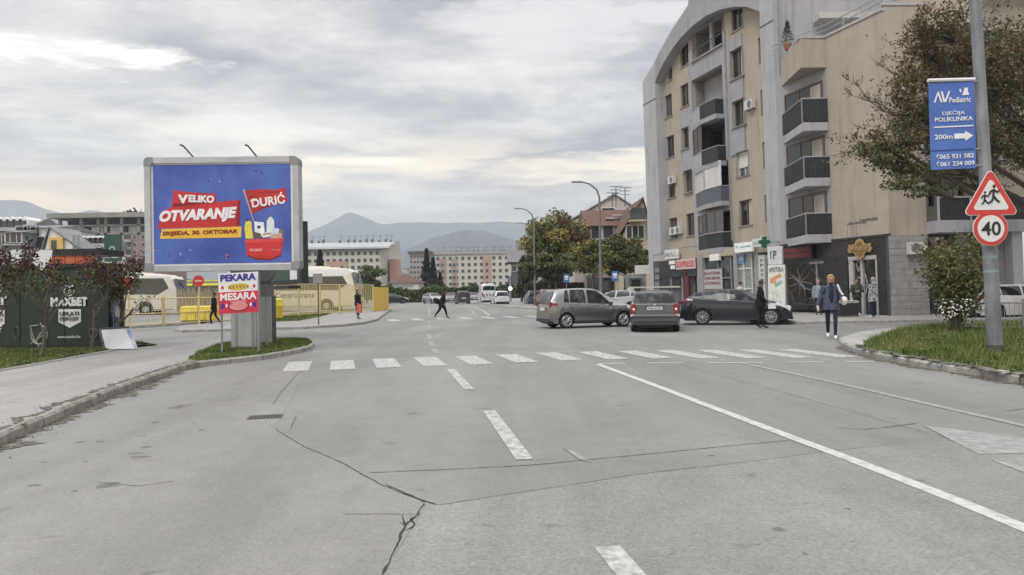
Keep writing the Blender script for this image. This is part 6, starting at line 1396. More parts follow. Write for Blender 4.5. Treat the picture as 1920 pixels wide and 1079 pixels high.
block('house', 'dark grey purple house at the edge of the autumn tree', 958, 1004, 492, 190, 14, mat('slate wall', (.10, .09, .105), .9), 1, 4, 3.0, 'shed', roof_h=3.8, over=1, roofm=mat('slate roof', (.16, .145, .155), .8))
r = random.Random(8)
for k in range(9):
    x = 742+k*7; block('apartment_building', ('distant hazy pale flat roofed block', 'distant hazy grey flat roofed block')[k % 2]+' in the valley, number of cream row', x, x+r.uniform(5, 10), r.uniform(500, 518), 900+k*25, 30, (FGR, CREAM, FBEI)[k % 3], 0, 0, 3, 'flat')['group'] = 'distant valley blocks'
dk = 0
for o in list(COL.objects):
    if o.get('group') == 'distant valley blocks': del o['group']; o['label'] = ('first', 'second', 'third', 'fourth', 'fifth', 'sixth', 'seventh', 'eighth', 'ninth')[dk]+' tiny hazy block from the left in the valley below the hills'; dk += 1
# white cottage with red roof
a = at(735, 540, 150); c = at(770, 540, 150); t = thing('cottage', 'small white cottage with a low red hipped roof near the pair of conifers', 'house', (a.x, 150, 0)); Wd = c.x-a.x; zh = at(750, 531, 150).z
MB().box(0, Wd+1.6, 0, 9, 0, zh).build('wall', mat('cottage white', (.62, .61, .58), .9), t); MB().box(Wd+.6, Wd+1.62, -.5, 5, 0, zh-.3).build('annex_wall', CREAM, t)
b = MB(); z1 = at(750, 514, 150).z; b.add([(-.8, -.8, zh), (Wd+2.2, -.8, zh), (Wd+2.2, 9.8, zh), (-.8, 9.8, zh), (Wd*.35, 4.5, z1), (Wd*.7, 4.5, z1)], [(0, 1, 5, 4), (2, 3, 4, 5), (1, 2, 5), (3, 0, 4), (3, 2, 1, 0)]); b.build('roof', RTILE, t)
for x in (.8, 1.7, 2.9): wgrid(t, x, zh-1.4, .55, .9, 0)
# ---- unfinished concrete block on the left
uY = 250; a = at(100, 406, uY); c = at(300, 406, uY); t = thing('unfinished_building', 'unfinished multi storey concrete building with open top floors behind the billboard', 'building', (a.x, uY, 0)); k_ = 1387/uY
ZC = lambda y: at(200, y, uY).z; XC = lambda px: at(px, 450, uY).x-a.x
RAW = mat('raw concrete', (.22, .215, .205), .9, scale=.3, col2=(.32, .315, .30)); W_ = c.x-a.x
MB().box(-1, W_, -2, 20, ZC(409), ZC(400)).build('roof_slab', RAW, t)
MB().box(XC(112), W_, 0, 20, ZC(424), ZC(421.5)).build('floor_slab', RAW, t); MB().box(XC(118), W_, 0, 20, ZC(440), ZC(437)).build('floor_slab', RAW, t)
for px in (112, 152, 184, 198, 228, 260, 290): MB().box(XC(px)-.45, XC(px)+.45, 0, .9, ZC(440), ZC(409)).build('column', RAW, t)
MB().box(XC(104), W_, 7, 7.3, 0, ZC(409)).build('inner_wall', mat('shaded inner wall', (.022, .021, .02), .95, scale=.3, col2=(.045, .043, .04)), t)  # near-black colour paints in the shade of the open floors
for px, y0, y1 in ((170, 422, 437), (205, 424, 437), (240, 424, 437)): MB().box(XC(px), XC(px)+4, .5, 6, ZC(y1), ZC(y0)).build('partition_wall', RAW, t)
MB().box(XC(105), XC(212), 1, 20, 0, ZC(440)).build('wall', RAW, t)
MB().box(XC(212), XC(246), .5, 20, 0, ZC(440)).build('wall', FGR, t); o = MB().box(XC(246), W_, .2, 20, 0, ZC(440)).build('wall', mat('mauve brick wall', (.30, .21, .19), .9, scale=.3), t); o['label'] = 'mauve brick wall with small windows'
for j in range(7):
    y = 446+j*14.3
    for px, w_ in ((222, 2.0), (238, 2.2)):
        MB().box(XC(px)-1.6, XC(px)+1.6, -1.0, .5, ZC(y+9), ZC(y+4.5)).build('balcony', mat('balcony pale', (.40, .39, .37), .9), t); wgrid(t, XC(px), ZC(y), 2.4, 1.5, .5)
    for px in (252, 268, 284): wgrid(t, XC(px), ZC(y), 1.1, 1.3, .2)
tb_ = MB(); r = random.Random(3)
for k in range(60): x = XC(238)+r.gauss(0, 1.6); z = ZC(400)+abs(r.gauss(0, .6)); tb_.ell((x, 4, z), r.uniform(.2, .5), 5, 4)
tb_.build('rooftop_weeds', mat('weeds dark', (.03, .035, .02), 1.), t)['kind'] = 'stuff'
# ---- gabled terrace houses on the left
def gable(name, label, px0, px1, yeave, yridge, Y, dep, wm, rm, apex=.5, dorm=0, wins=(), side='front', ext=None):
    a, c = at(px0, yeave, Y), at(px1, yeave, Y); Wd = c.x-a.x; ze = (a.z+c.z)/2; zr = at((px0+px1)/2, yridge, Y).z; t = thing(name, label, 'house', (a.x, Y, 0))
    b = MB()
    if side == 'front':     # gable faces the viewer, ridge runs away
        b.add([(0, 0, 0), (Wd, 0, 0), (Wd, 0, ze), (Wd*apex, 0, zr), (0, 0, ze), (0, dep, 0), (Wd, dep, 0), (Wd, dep, ze), (Wd*apex, dep, zr), (0, dep, ze)], [(0, 1, 2, 3, 4), (9, 8, 7, 6, 5), (1, 6, 7, 2), (0, 4, 9, 5)]); b.build('wall', wm, t)
        for (x0, x1, s) in ((0, Wd*apex, -1), (Wd*apex, Wd, 1)):
            z0, z1 = (ze, zr) if s < 0 else (zr, ze); r2 = MB(); e = .3; q = [(x0-(e if s < 0 else 0), -e, z0+.05), (x1+(e if s > 0 else 0), -e, z1+.05), (x1+(e if s > 0 else 0), dep, z1+.05), (x0-(e if s < 0 else 0), dep, z0+.05)]
            r2.add(q+[(x, y, z+.18) for x, y, z in q], [(3, 2, 1, 0), (4, 5, 6, 7), (0, 1, 5, 4), (1, 2, 6, 5), (2, 3, 7, 6), (3, 0, 4, 7)]); r2.build('roof_slope', rm, t)
    else:
        b.box(0, Wd, 0, dep, 0, ze); b.build('wall', wm, t); r2 = MB(); r2.add([(-.4, -.5, ze), (Wd+.4, -.5, ze), (Wd+.4, dep/2, zr), (-.4, dep/2, zr), (-.4, dep+.5, ze), (Wd+.4, dep+.5, ze)], [(0, 1, 2, 3), (3, 2, 5, 4), (0, 3, 4), (1, 5, 2), (0, 4, 5, 1)]); r2.build('roof', rm, t)
        for k in range(dorm):
            x = Wd*(k+.5)/dorm; zz_ = ze+(zr-ze)*.35; hh = (zr-ze)*.45; d_ = MB(); d_.add([(x-.7, dep*.12, zz_-.4), (x+.7, dep*.12, zz_-.4), (x+.7, dep*.12, zz_+hh*.8), (x, dep*.12, zz_+hh*1.25), (x-.7, dep*.12, zz_+hh*.8), (x-.7, dep*.5, zz_-.4), (x+.7, dep*.5, zz_-.4), (x+.7, dep*.5, zz_+hh*.8), (x, dep*.5, zz_+hh*1.25), (x-.7, dep*.5, zz_+hh*.8)], [(0, 1, 2, 3, 4), (1, 6, 7, 2), (0, 4, 9, 5), (2, 7, 8, 3), (4, 3, 8, 9)]); dm = d_.build('dormer', WHITE, t)
            MB().box(x-.42, x+.42, dep*.12-.06, dep*.12-.001, zz_-.1, zz_+hh*.7).build('dormer_window', WINF, dm)
    for (px, py, w_, h_) in wins: p = at(px, py, Y); wgrid(t, p.x-a.x, p.z, w_, h_, 0)
    return t
WW = mat('terrace white', (.66, .65, .63), .9, scale=.5, col2=(.75, .74, .72)); DR = mat('dark tin roof', (.15, .15, .155), .6, scale=1, col2=(.27, .27, .275))
gable('terrace_house', 'leftmost pale house with dark roof and three white dormers', -60, 38, 434, 402, 105, 12, FGR, DR, dorm=8, side='along', wins=[(2, 450, 1.1, 1.4), (12, 450, 1.1, 1.4), (2, 470, 1.1, 1.4)])
gable('terrace_house', 'blue grey house with a glazed white balcony, second from the left edge', 16, 40, 436, 425, 99, 9, mat('blue grey wall', (.20, .24, .25), .9), DR, side='along', wins=[(22, 446, 1.4, 1.3), (31, 446, 1.4, 1.3), (27, 467, 3.4, 1.0)])
gable('terrace_house', 'white stepped terrace house with tall windows in the middle of the left row', 36, 100, 428, 417, 102, 10, WW, DR, side='along', wins=[(42, 438, 1.5, 1.9), (57, 438, 1.6, 2.2), (67, 434, 1.2, 1.3), (50, 465, 1.2, 1.3), (76, 455, 1.3, 1.5)])
t = gable('terrace_house', 'white gabled terrace house with a yellow framed window', 84, 150, 470, 428, 92, 6, WW, DR, apex=.16)
a = at(84, 475, 92); q0, q1 = at(95, 446, 92), at(121, 476, 92)
MB().box(q0.x-a.x, q1.x-a.x, -.35, -.001, q1.z-1, q0.z).build('window_surround', mat('ochre paint', (.62, .42, .12), .8), t); MB().box(q0.x-a.x+.25, q1.x-a.x-.75, -.37, -.351, q1.z+.1, q0.z-.35).build('window', WINF, t)
for px in (139, 147): p = at(px, 462, 92); MB().box(p.x-a.x-.16, p.x-a.x+.16, -.05, -.001, 2, p.z+1.4).build('window_strip', GREY, t)
t = gable('terrace_house', 'long white terrace with a row of white arched dormers under the unfinished building', 116, 205, 466, 440, 96, 4, WW, DR, dorm=9, side='along', wins=[(166, 475, 1.0, 1.4), (180, 475, 1.6, 2.0)])
# ---- right side houses behind the trees
t = gable('house', 'tall house with a steep pale grey metal roof beside the corner building', 1076, 1216, 412, 366, 92, 16, mat('stucco pale', (.50, .47, .44), .9), MET, apex=.55, wins=[(1100, 428, 1.2, 1.4), (1120, 428, 1.2, 1.4), (1140, 400, 1.5, 1.2)])
t = gable('house', 'house with a big red brown tiled roof and skylights behind the tall lamp', 1104, 1204, 424, 384, 82, 11, mat('stucco pink', (.44, .36, .33), .9, scale=.5), RTILE, side='along', wins=[(1118, 436, 1.1, 1.4), (1140, 436, 1.1, 1.4), (1163, 436, 1.1, 1.4)])
for px, py in ((1143, 410), (1158, 404), (1172, 411)): p = at(px, py, 83.5); q = at(1104, 424, 82); MB().box(p.x-q.x-.5, p.x-q.x+.5, 1.2, 1.8, p.z-.1, p.z+.1).build('skylight', MET, t)
t = gable('house', 'dark brown roofed house with a beige bay and glazed loft next to the corner building', 1160, 1222, 452, 374, 74, 12, mat('stucco cream', (.48, .42, .30), .9), BTILE, apex=.75, wins=[(1185, 436, 1.1, 1.3), (1196, 436, 1.1, 1.3)])
a = at(1160, 452, 74); q0, q1 = at(1177, 400, 74), at(1208, 434, 74); MB().box(q0.x-a.x, q1.x-a.x, -1.4, -.3, q1.z+.9, q0.z-.8).build('bay', mat('stucco cream', (.48, .42, .30)), t); MB().box(q0.x-a.x+.1, q1.x-a.x-.1, -1.3, -.31, q0.z-.8, q0.z+.4).build('loft_glazing', GLASS2, t)
an = thing('roof_aerials', 'cluster of tall thin television aerials above the red roof', 'aerial', (at(1155, 380, 84).x, 84, at(1155, 380, 84).z))
b = MB()
for px, yt in ((1155, 350), (1172, 352), (1148, 362)):
    p, q = at(px, 388, 84), at(px, yt, 84); b.tube([p, q], .05, 4)
    for f_ in (0, .25, .5): z = q.z-f_*1.6; b.tube([(q.x-.7+f_*.4, 84, z), (q.x+.7-f_*.4, 84, z)], .035, 4)
b.build('masts', DGREY, an, world=True)['kind'] = 'stuff'

# ================================================================== trees
def leafmesh(name, P, size, m, par, r, flat=.5, k2=None):
    n = len(P); a = r.normal(size=(n, 3)); a /= np.linalg.norm(a, axis=1)[:, None]; c = r.normal(size=(n, 3)); c -= (c*a).sum(1)[:, None]*a; c /= np.linalg.norm(c, axis=1)[:, None]
    s = size*r.uniform(.5, 1.4, n)[:, None]; v = np.empty((n, 4, 3)); v[:, 0] = P-a*s; v[:, 1] = P+c*s*.5; v[:, 2] = P+a*s; v[:, 3] = P-c*s*.5
    me = bpy.data.meshes.new(name); me.vertices.add(4*n); me.vertices.foreach_set('co', v.ravel().astype(np.float32)); me.loops.add(4*n); me.loops.foreach_set('vertex_index', np.arange(4*n, dtype=np.int32))
    me.polygons.add(n); me.polygons.foreach_set('loop_start', np.arange(0, 4*n, 4, dtype=np.int32))
    ms = m if isinstance(m, (list, tuple)) else [m]
    for q in ms: me.materials.append(q)
    if len(ms) > 1: me.polygons.foreach_set('material_index', (k2 if k2 is not None else r.integers(0, len(ms), n)).astype(np.int32))
    me.update(); me.validate(); o = bpy.data.objects.new(name, me); COL.objects.link(o); o.parent = par; o['kind'] = 'stuff'; return o
def leafmat(name, c1, c2, sc=1.5):
    m = mat(name, c1, .6, scale=sc, col2=c2, spec=.25, thr=(.3, .7)); return m
LD = leafmat('leaf dark green', (.028, .048, .019), (.07, .095, .035)); LG = leafmat('leaf green', (.055, .085, .025), (.13, .155, .05)); LY = leafmat('leaf autumn yellow', (.19, .16, .045), (.35, .29, .095)); LB = leafmat('leaf rust', (.085, .055, .032), (.17, .115, .06)); LC = leafmat('conifer needle', (.012, .022, .014), (.032, .05, .028)); LR = leafmat('leaf maroon', (.035, .012, .016), (.10, .03, .035)); LO = leafmat('leaf olive', (.09, .088, .035), (.19, .17, .075))
def tree(label, px, Y, ytop, ybot_crown, wpx, mats, n, leaf, seed, name='tree', group=None, shape='round', clumps=26, z0=0, cat='tree', weights=None, trunk_r=.16, basepx=None):
    r = np.random.default_rng(seed); p = ground_on(px, Y, z0); zt = at(px, ytop, Y).z-z0; zb = max(.1, at(px, ybot_crown, Y).z-z0); R_ = wpx/2*Y/F; t = thing(name, label, cat, p, 0, group); zc = (zt+zb)/2; hz = (zt-zb)/2
    b = MB(); b.tube([(0, 0, -.05), (R_*.03, 0, zb+hz*.3), (0, 0, zb+hz*1.3)], [trunk_r, trunk_r*.75, trunk_r*.25], 8)
    cs = []
    if shape == 'cone':
        cl = []
        for k in range(n):
            f = r.random()**.75; tier = .75+.25*math.cos(f*38); rad = R_*(1-f)*tier+.05; q = rad*math.sqrt(r.uniform(.25, 1)); a = r.uniform(0, 6.283); cl.append((q*math.cos(a), q*math.sin(a), zb+f*(zt-zb)-q*.18))
        b.build('trunk', BARK, t); leafmesh('crown', np.array(cl), leaf, mats, t, r); return t
    for k in range(clumps):
        th = r.uniform(0, 6.283); u = r.uniform(-1, 1); q = r.uniform(.45, .95); x, y, z = q*math.sqrt(1-u*u)*math.cos(th)*R_, q*math.sqrt(1-u*u)*math.sin(th)*R_, zc+q*u*hz
        cs.append((x, y, z)); b.tube([(0, 0, zb+(z-zb)*.35 if z > zb else zb), (x*.45, y*.45, zb+(z-zb)*.62), (x*.9, y*.9, z)], [trunk_r*.35, trunk_r*.2, trunk_r*.06], 5)
    b.build('trunk', BARK, t); cs = np.array(cs); idx = r.integers(0, clumps, n); rs = r.uniform(.16, .34, clumps)
    d = r.normal(size=(n, 3)); d /= np.linalg.norm(d, axis=1)[:, None]; d *= (r.uniform(0, 1, n)**.45)[:, None]
    P = cs[idx]+d*np.stack([rs[idx]*R_*1.15, rs[idx]*R_*1.15, rs[idx]*hz*1.0], 1)
    k2 = None
    if len(mats) > 1:
        w = weights or [1/len(mats)]*len(mats); base = r.choice(len(mats), clumps, p=w)
        h = (cs[:, 2]-zb)/(zt-zb); 
        k2 = np.where(r.random(n) < .72, base[idx], r.choice(len(mats), n, p=w))
    leafmesh('crown', P, leaf, list(mats), t, r, k2=k2); return t
tree('big autumn tree turning yellow at the top, behind the silver grey hatchback', 1042, 82, 398, 520, 132, [LY, LO, LG, LB], 19000, .20, 1, clumps=75, weights=[.40, .30, .22, .08], group='roadside trees', z0=.1)
tree('dark green lower tree in front of the autumn tree', 1030, 74, 474, 530, 110, [LD, LG, LO], 9000, .17, 2, clumps=40, group='roadside trees', z0=.1)
tree('thin yellowing tree with sparse crown by the tall lamp', 1112, 64, 436, 520, 84, [LY, LO, LG], 5200, .14, 3, clumps=36, group='roadside trees', z0=.1, trunk_r=.1)
tree('dark green dense tree next to the corner building', 1172, 66, 440, 522, 100, [LD, LG, LO], 12000, .15, 4, clumps=40, group='roadside trees', z0=.1)
tree('dark tree at the left end of the roadside row', 990, 96, 480, 546, 46, [LD], 4500, .2, 5, clumps=22, group='roadside trees', z0=.1)
tree('narrow dark evergreen at the left end of the roadside row', 978, 100, 488, 556, 20, [LC], 2500, .22, 15, shape='cone', group='roadside trees', z0=.1, name='conifer')
tree('taller of the two dark conifers in the middle distance', 801, 168, 468, 540, 34, [LC], 5200, .38, 6, shape='cone', name='conifer', group='dark conifers')
tree('shorter of the two dark conifers in the middle distance', 813, 164, 484, 543, 28, [LC], 3600, .34, 7, shape='cone', name='conifer', group='dark conifers')
tree('dark conifer in front of the cream and pink block', 601, 150, 470, 530, 34, [LC], 4200, .34, 8, shape='cone', name='conifer')
tree('round green tree behind the white coach', 688, 120, 502, 548, 74, [LG, LD], 7000, .24, 9, clumps=36)
tree('small dark conifer right of the conifer pair', 826, 160, 512, 544, 16, [LC], 1500, .3, 10, shape='cone', name='conifer')
def hedge(label, px0, px1, Y, y0, y1, mats, n, leaf, seed, dep=2.5):
    r = np.random.default_rng(seed); a, c = ground_on(px0, Y), ground_on(px1, Y); zt = at((px0+px1)/2, y0, Y).z; t = thing('hedge', label, 'hedge', a); W_ = c.x-a.x
    x = r.uniform(0, W_, n); z = r.uniform(0, 1, n)**.7*zt*(.86+.14*np.sin(x*.9+seed)+.06*np.sin(x*3.3)); P = np.stack([x, r.uniform(0, dep, n), z], 1); leafmesh('leaves', P, leaf, mats, t, r)
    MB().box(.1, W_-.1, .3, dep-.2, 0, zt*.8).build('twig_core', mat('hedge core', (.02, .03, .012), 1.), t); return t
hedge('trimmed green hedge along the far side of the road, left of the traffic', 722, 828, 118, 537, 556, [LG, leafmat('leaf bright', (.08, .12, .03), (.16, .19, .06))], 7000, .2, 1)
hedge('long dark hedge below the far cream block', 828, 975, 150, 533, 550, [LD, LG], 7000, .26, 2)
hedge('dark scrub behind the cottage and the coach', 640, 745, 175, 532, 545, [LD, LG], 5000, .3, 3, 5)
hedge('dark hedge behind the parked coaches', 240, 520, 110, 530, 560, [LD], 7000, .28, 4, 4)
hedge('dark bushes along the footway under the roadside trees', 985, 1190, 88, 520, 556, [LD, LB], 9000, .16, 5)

# small bare-ish maroon trees in front of the kiosk
TW = mat('twig bark', (.075, .06, .055), .95, scale=20, col2=(.16, .14, .12))
def shrub_tree(label, px, pyb, seed, h=2.5, spread=1.15, n=2600):
    rr = random.Random(seed); r = np.random.default_rng(seed); x, y = g(px, pyb, GZ+.02); t = thing('small_tree', label, 'tree', (x, y, GZ), 0, 'small maroon leaved trees by the kiosk'); b = MB(); tips = []
    def grow(p, d, L_, rad, lvl):
        q = [p]; n_ = 4
        for i in range(n_):
            d = (d+Vector((rr.gauss(0, .13), rr.gauss(0, .13), .05+rr.gauss(0, .06)))).normalized(); q.append(q[-1]+d*L_/n_)
        b.tube(q, [rad*(1-.5*i/n_) for i in range(n_+1)], 6 if lvl < 2 else 4, cap=False)
        if lvl >= 2: tips.extend(q[1:])
        if lvl < 4:
            for k in range(rr.choice((2, 3, 3)) if lvl else 5):
                a = rr.uniform(0, 6.28); e = Vector((math.cos(a), math.sin(a), rr.uniform(.1, .8)))*(spread if lvl < 2 else .9)
                grow(q[rr.choice((2, 3, 4))] if lvl else q[-1-(k % 2)], (d*.6+e*.75).normalized(), L_*rr.uniform(.55, .8), rad*.5, lvl+1)
    grow(Vector((0, 0, -.03)), Vector((.03, 0, 1)), h*.40, .055, 0)
    b.build('trunk', TW, t); T_ = np.array([tuple(q) for q in tips]); hi = T_[:, 2]; w = np.clip((hi-1.35)/.7, .025, 1); w /= w.sum(); idx = r.choice(len(T_), n, p=w)
    P = T_[idx]+r.normal(size=(n, 3))*np.array([.05, .05, .09]); k2 = np.where(r.random(n) < np.clip(1.25-(P[:, 2]-.9)/1.3, .05, .6), 1, 0); leafmesh('crown', P, .042, [LR, LG], t, r, k2=k2); return t
shrub_tree('small maroon leaved tree in front of the MAXBET lettering, nearest the footway', 76, 671, 21, 2.7, 1.2, 1500)
shrub_tree('small twiggy tree at the right end of the kiosk', 172, 657, 22, 2.8, 1.15, 1300)
shrub_tree('small maroon leaved tree at the left edge of the view', -18, 668, 23, 2.8, 1.2, 1800)
shrub_tree('thin reddish tree beside the upright banner', 213, 652, 24, 2.5, .9, 1500)
# bush with white blossom on the right bank
bx_, by_ = g(1795, 626, GZ); rbsh = np.random.default_rng(31); t = thing('bush', 'tall loose bush with a small patch of white blossom, left of the steel pole', 'bush', (bx_, by_, GZ)); R_ = 1.3; b = MB(); rr = random.Random(31); tips = []
for k in range(52):
    a = rr.uniform(0, 6.28); l = rr.uniform(1.1, 2.75); tx, ty = math.cos(a)*rr.uniform(.2, 1)*R_, math.sin(a)*rr.uniform(.2, 1)*R_*.8; q = [(tx*.08, ty*.08, 0), (tx*.4, ty*.4, l*.5), (tx*.8, ty*.8, l*.85), (tx*1.1, ty*1.1, l)]; b.tube(q, [.02, .014, .009, .004], 4)
    for i in range(14): f = .25+.75*i/13; j = min(2, int(f*3)); u = f*3-j; tips.append([q[j][m_]+(q[j+1][m_]-q[j][m_])*u for m_ in range(3)])
b.build('stems', BARK, t)['kind'] = 'stuff'; T_ = np.array(tips); idx = rbsh.integers(0, len(T_), 8500); P = T_[idx]+rbsh.normal(size=(8500, 3))*np.array([.11, .11, .10]); P[:, 2] = np.abs(P[:, 2]); leafmesh('leaves', P, .05, [LO, LG, LO], t, rbsh)
bl_p = np.concatenate([rbsh.normal(size=(70, 3))*np.array([.20, .25, .10])+np.array([-.52, -.55, .62+.0]), rbsh.normal(size=(25, 3))*np.array([.12, .2, .07])+np.array([-.15, -.6, .9]), rbsh.normal(size=(30, 3))*np.array([.12, .2, .09])+np.array([-.55, -.5, .85])])
leafmesh('blossom', bl_p, .035, [mat('petal white', (.72, .72, .70), .6)], t, rbsh)
# big tree on the right
BT_ = 25.; bp = ground_on(1990, BT_, GZ); t = thing('big_tree', 'large half bare tree with brown and olive leaves leaning in from the right', 'tree', bp); rr = random.Random(77); b = MB(); tips = []; bare = []
def grow(p, d, L_, rad, lvl, barek=False):
    q = [p]; n_ = 5
    for i in range(n_):
        d = (d+Vector((rr.gauss(0, .11), rr.gauss(0, .11), rr.gauss(.02, .08)))).normalized(); q.append(q[-1]+d*L_/n_)
    b.tube(q, [rad*(1-.45*i/n_) for i in range(n_+1)], 8 if lvl < 2 else 4, cap=False)
    if lvl >= 3: (bare if barek else tips).extend([(v, lvl) for v in q[1:]])
    if lvl < 5:
        for k in range((3, 3, 3, 3, 2)[lvl]):
            a = rr.uniform(0, 6.28); e = Vector((math.cos(a)-.10, math.sin(a)*.9, rr.uniform(-.12, .65))); grow(q[rr.choice((2, 3, 4, 5))], (d*.75+e*.7).normalized(), L_*rr.uniform(.62, .82), rad*.52, lvl+1, barek)
grow(Vector((0, 0, -.1)), Vector((-.12, 0, 1)), 3.2, .26, 0)
for d, L_, z in ((Vector((-.85, -.1, .55)), 3.6, 3.3), (Vector((-.75, .3, .75)), 4.0, 3.2), (Vector((-.5, -.4, .9)), 3.8, 3.2), (Vector((-.25, -.3, 1)), 4.4, 3.0), (Vector((-.6, -.2, .5)), 3.2, 3.9)): grow(Vector((-.2, 0, z)), d.normalized(), L_, .13, 1)
# bare boughs reaching out to the left
for (x0, y0, x1, y1) in ((1770, 260, 1640, 190), (1760, 250, 1600, 175), (1780, 290, 1625, 245), (1740, 240, 1660, 120), (1720, 235, 1590, 150)):
    p, q = at(x0, y0, BT_-1)-bp, at(x1, y1, BT_-1.2)-bp; pts = [p+(q-p)*i/6+Vector((0, rr.gauss(0, .08), -.10*math.sin(i/6*3.14)+rr.gauss(0, .05))) for i in range(7)]; b.tube(pts, [.035*(1-.8*i/6) for i in range(7)], 5, cap=False)
    for i in range(2, 7):
        for k in range(4):
            e = (q-p).normalized()*.5+Vector((rr.gauss(0, .4), rr.gauss(0, .3), rr.uniform(-.1, .7))); L_ = rr.uniform(.25, .6); s = pts[i]; m_ = s+e.normalized()*L_*.5; b.tube([s, m_, m_+(e.normalized()+Vector((rr.gauss(0, .3), 0, .25))).normalized()*L_*.5], [.012, .008, .003], 4, cap=False); bare.append((m_, 4))
main = at(1775, 265, BT_-1)-bp; b.tube([Vector((-.3, 0, 3.2)), Vector((-1.2, -.5, 4.4)), main*.7+Vector((-.8, -.3, 1.7)), main], [.12, .09, .06, .04], 6)
b.build('trunk', BARK, t)
T_ = np.array([tuple(v) for v, l in tips]); B_ = np.array([tuple(v) for v, l in bare]); r = np.random.default_rng(5)
N_ = 21000; idx = r.integers(0, len(T_), N_); keep = r.random(len(T_)) < .8; idx = idx[keep[idx]]; P = T_[idx]+r.normal(size=(len(idx), 3))*.15
w3 = np.sin(P[:, 0]*1.3+1)+np.sin(P[:, 2]*1.1)+r.normal(size=len(idx))*.6+(P[:, 2]-5)*.16; k2 = np.where(w3 > .55, 1, np.where(w3 > -.6, 0, 2)); leafmesh('crown', P, .06, [LO, LB, LD], t, r, k2=k2)
i2 = r.integers(0, len(B_), 700); P2_ = B_[i2]+r.normal(size=(700, 3))*.07; leafmesh('sparse_leaves', P2_, .035, [LO, LB], t, r)
# second crown further back on the right, dark
tree('darker tree standing behind the steel pole on the right', 1960, 30, 40, 370, 380, [LO, LB, LD], 13000, .075, 41, clumps=60, weights=[.45, .35, .2], z0=.1, trunk_r=.2, name='big_tree')
# crown lobes low on the left of the big tree
def lobe(cx, cy, rx, ry, n, mats, seed, Y=BT_-1, par=t, sz=.055):
    r = np.random.default_rng(seed); c = at(cx, cy, Y)-bp; s = Y/F; k = 12; cs = np.stack([r.uniform(-1, 1, k)*rx*s*.75, r.uniform(-.9, .9, k), r.uniform(-1, 1, k)*ry*s*.75], 1)+np.array(c); idx = r.integers(0, k, n); d = r.normal(size=(n, 3)); d /= np.linalg.norm(d, axis=1)[:, None]; d *= (r.random(n)**.5)[:, None]
    leafmesh('leaf_spray', cs[idx]+d*np.array([rx*s*.36, .45, ry*s*.36]), sz, mats, par, r)
    tw_ = MB()
    for q in cs: a_ = Vector((c.x+.9, c.y, c.z-.35)); tw_.tube([a_, (a_+Vector(q))/2+Vector((0, 0, .1)), Vector(q)], [.03, .015, .006], 4)
    o = tw_.build('bough', BARK, par); o['kind'] = 'stuff'
for a_ in ((1650, 290, 60, 24, 1500, [LO, LD, LB], 1), (1725, 170, 55, 60, 2600, [LO, LB], 2), (1710, 325, 75, 36, 1500, [LD, LO], 3), (1770, 100, 70, 70, 3400, [LB, LO], 4), (1735, 355, 50, 16, 450, [LD, LG], 5), (1740, 60, 50, 45, 2000, [LB, LO], 6), (1880, 230, 70, 100, 2600, [LO, LB, LD], 7), (1890, 90, 60, 100, 3000, [LO, LB], 8), (1730, 240, 70, 50, 3000, [LD, LO], 9), (1690, 250, 50, 35, 900, [LO, LB], 10)): lobe(*a_)
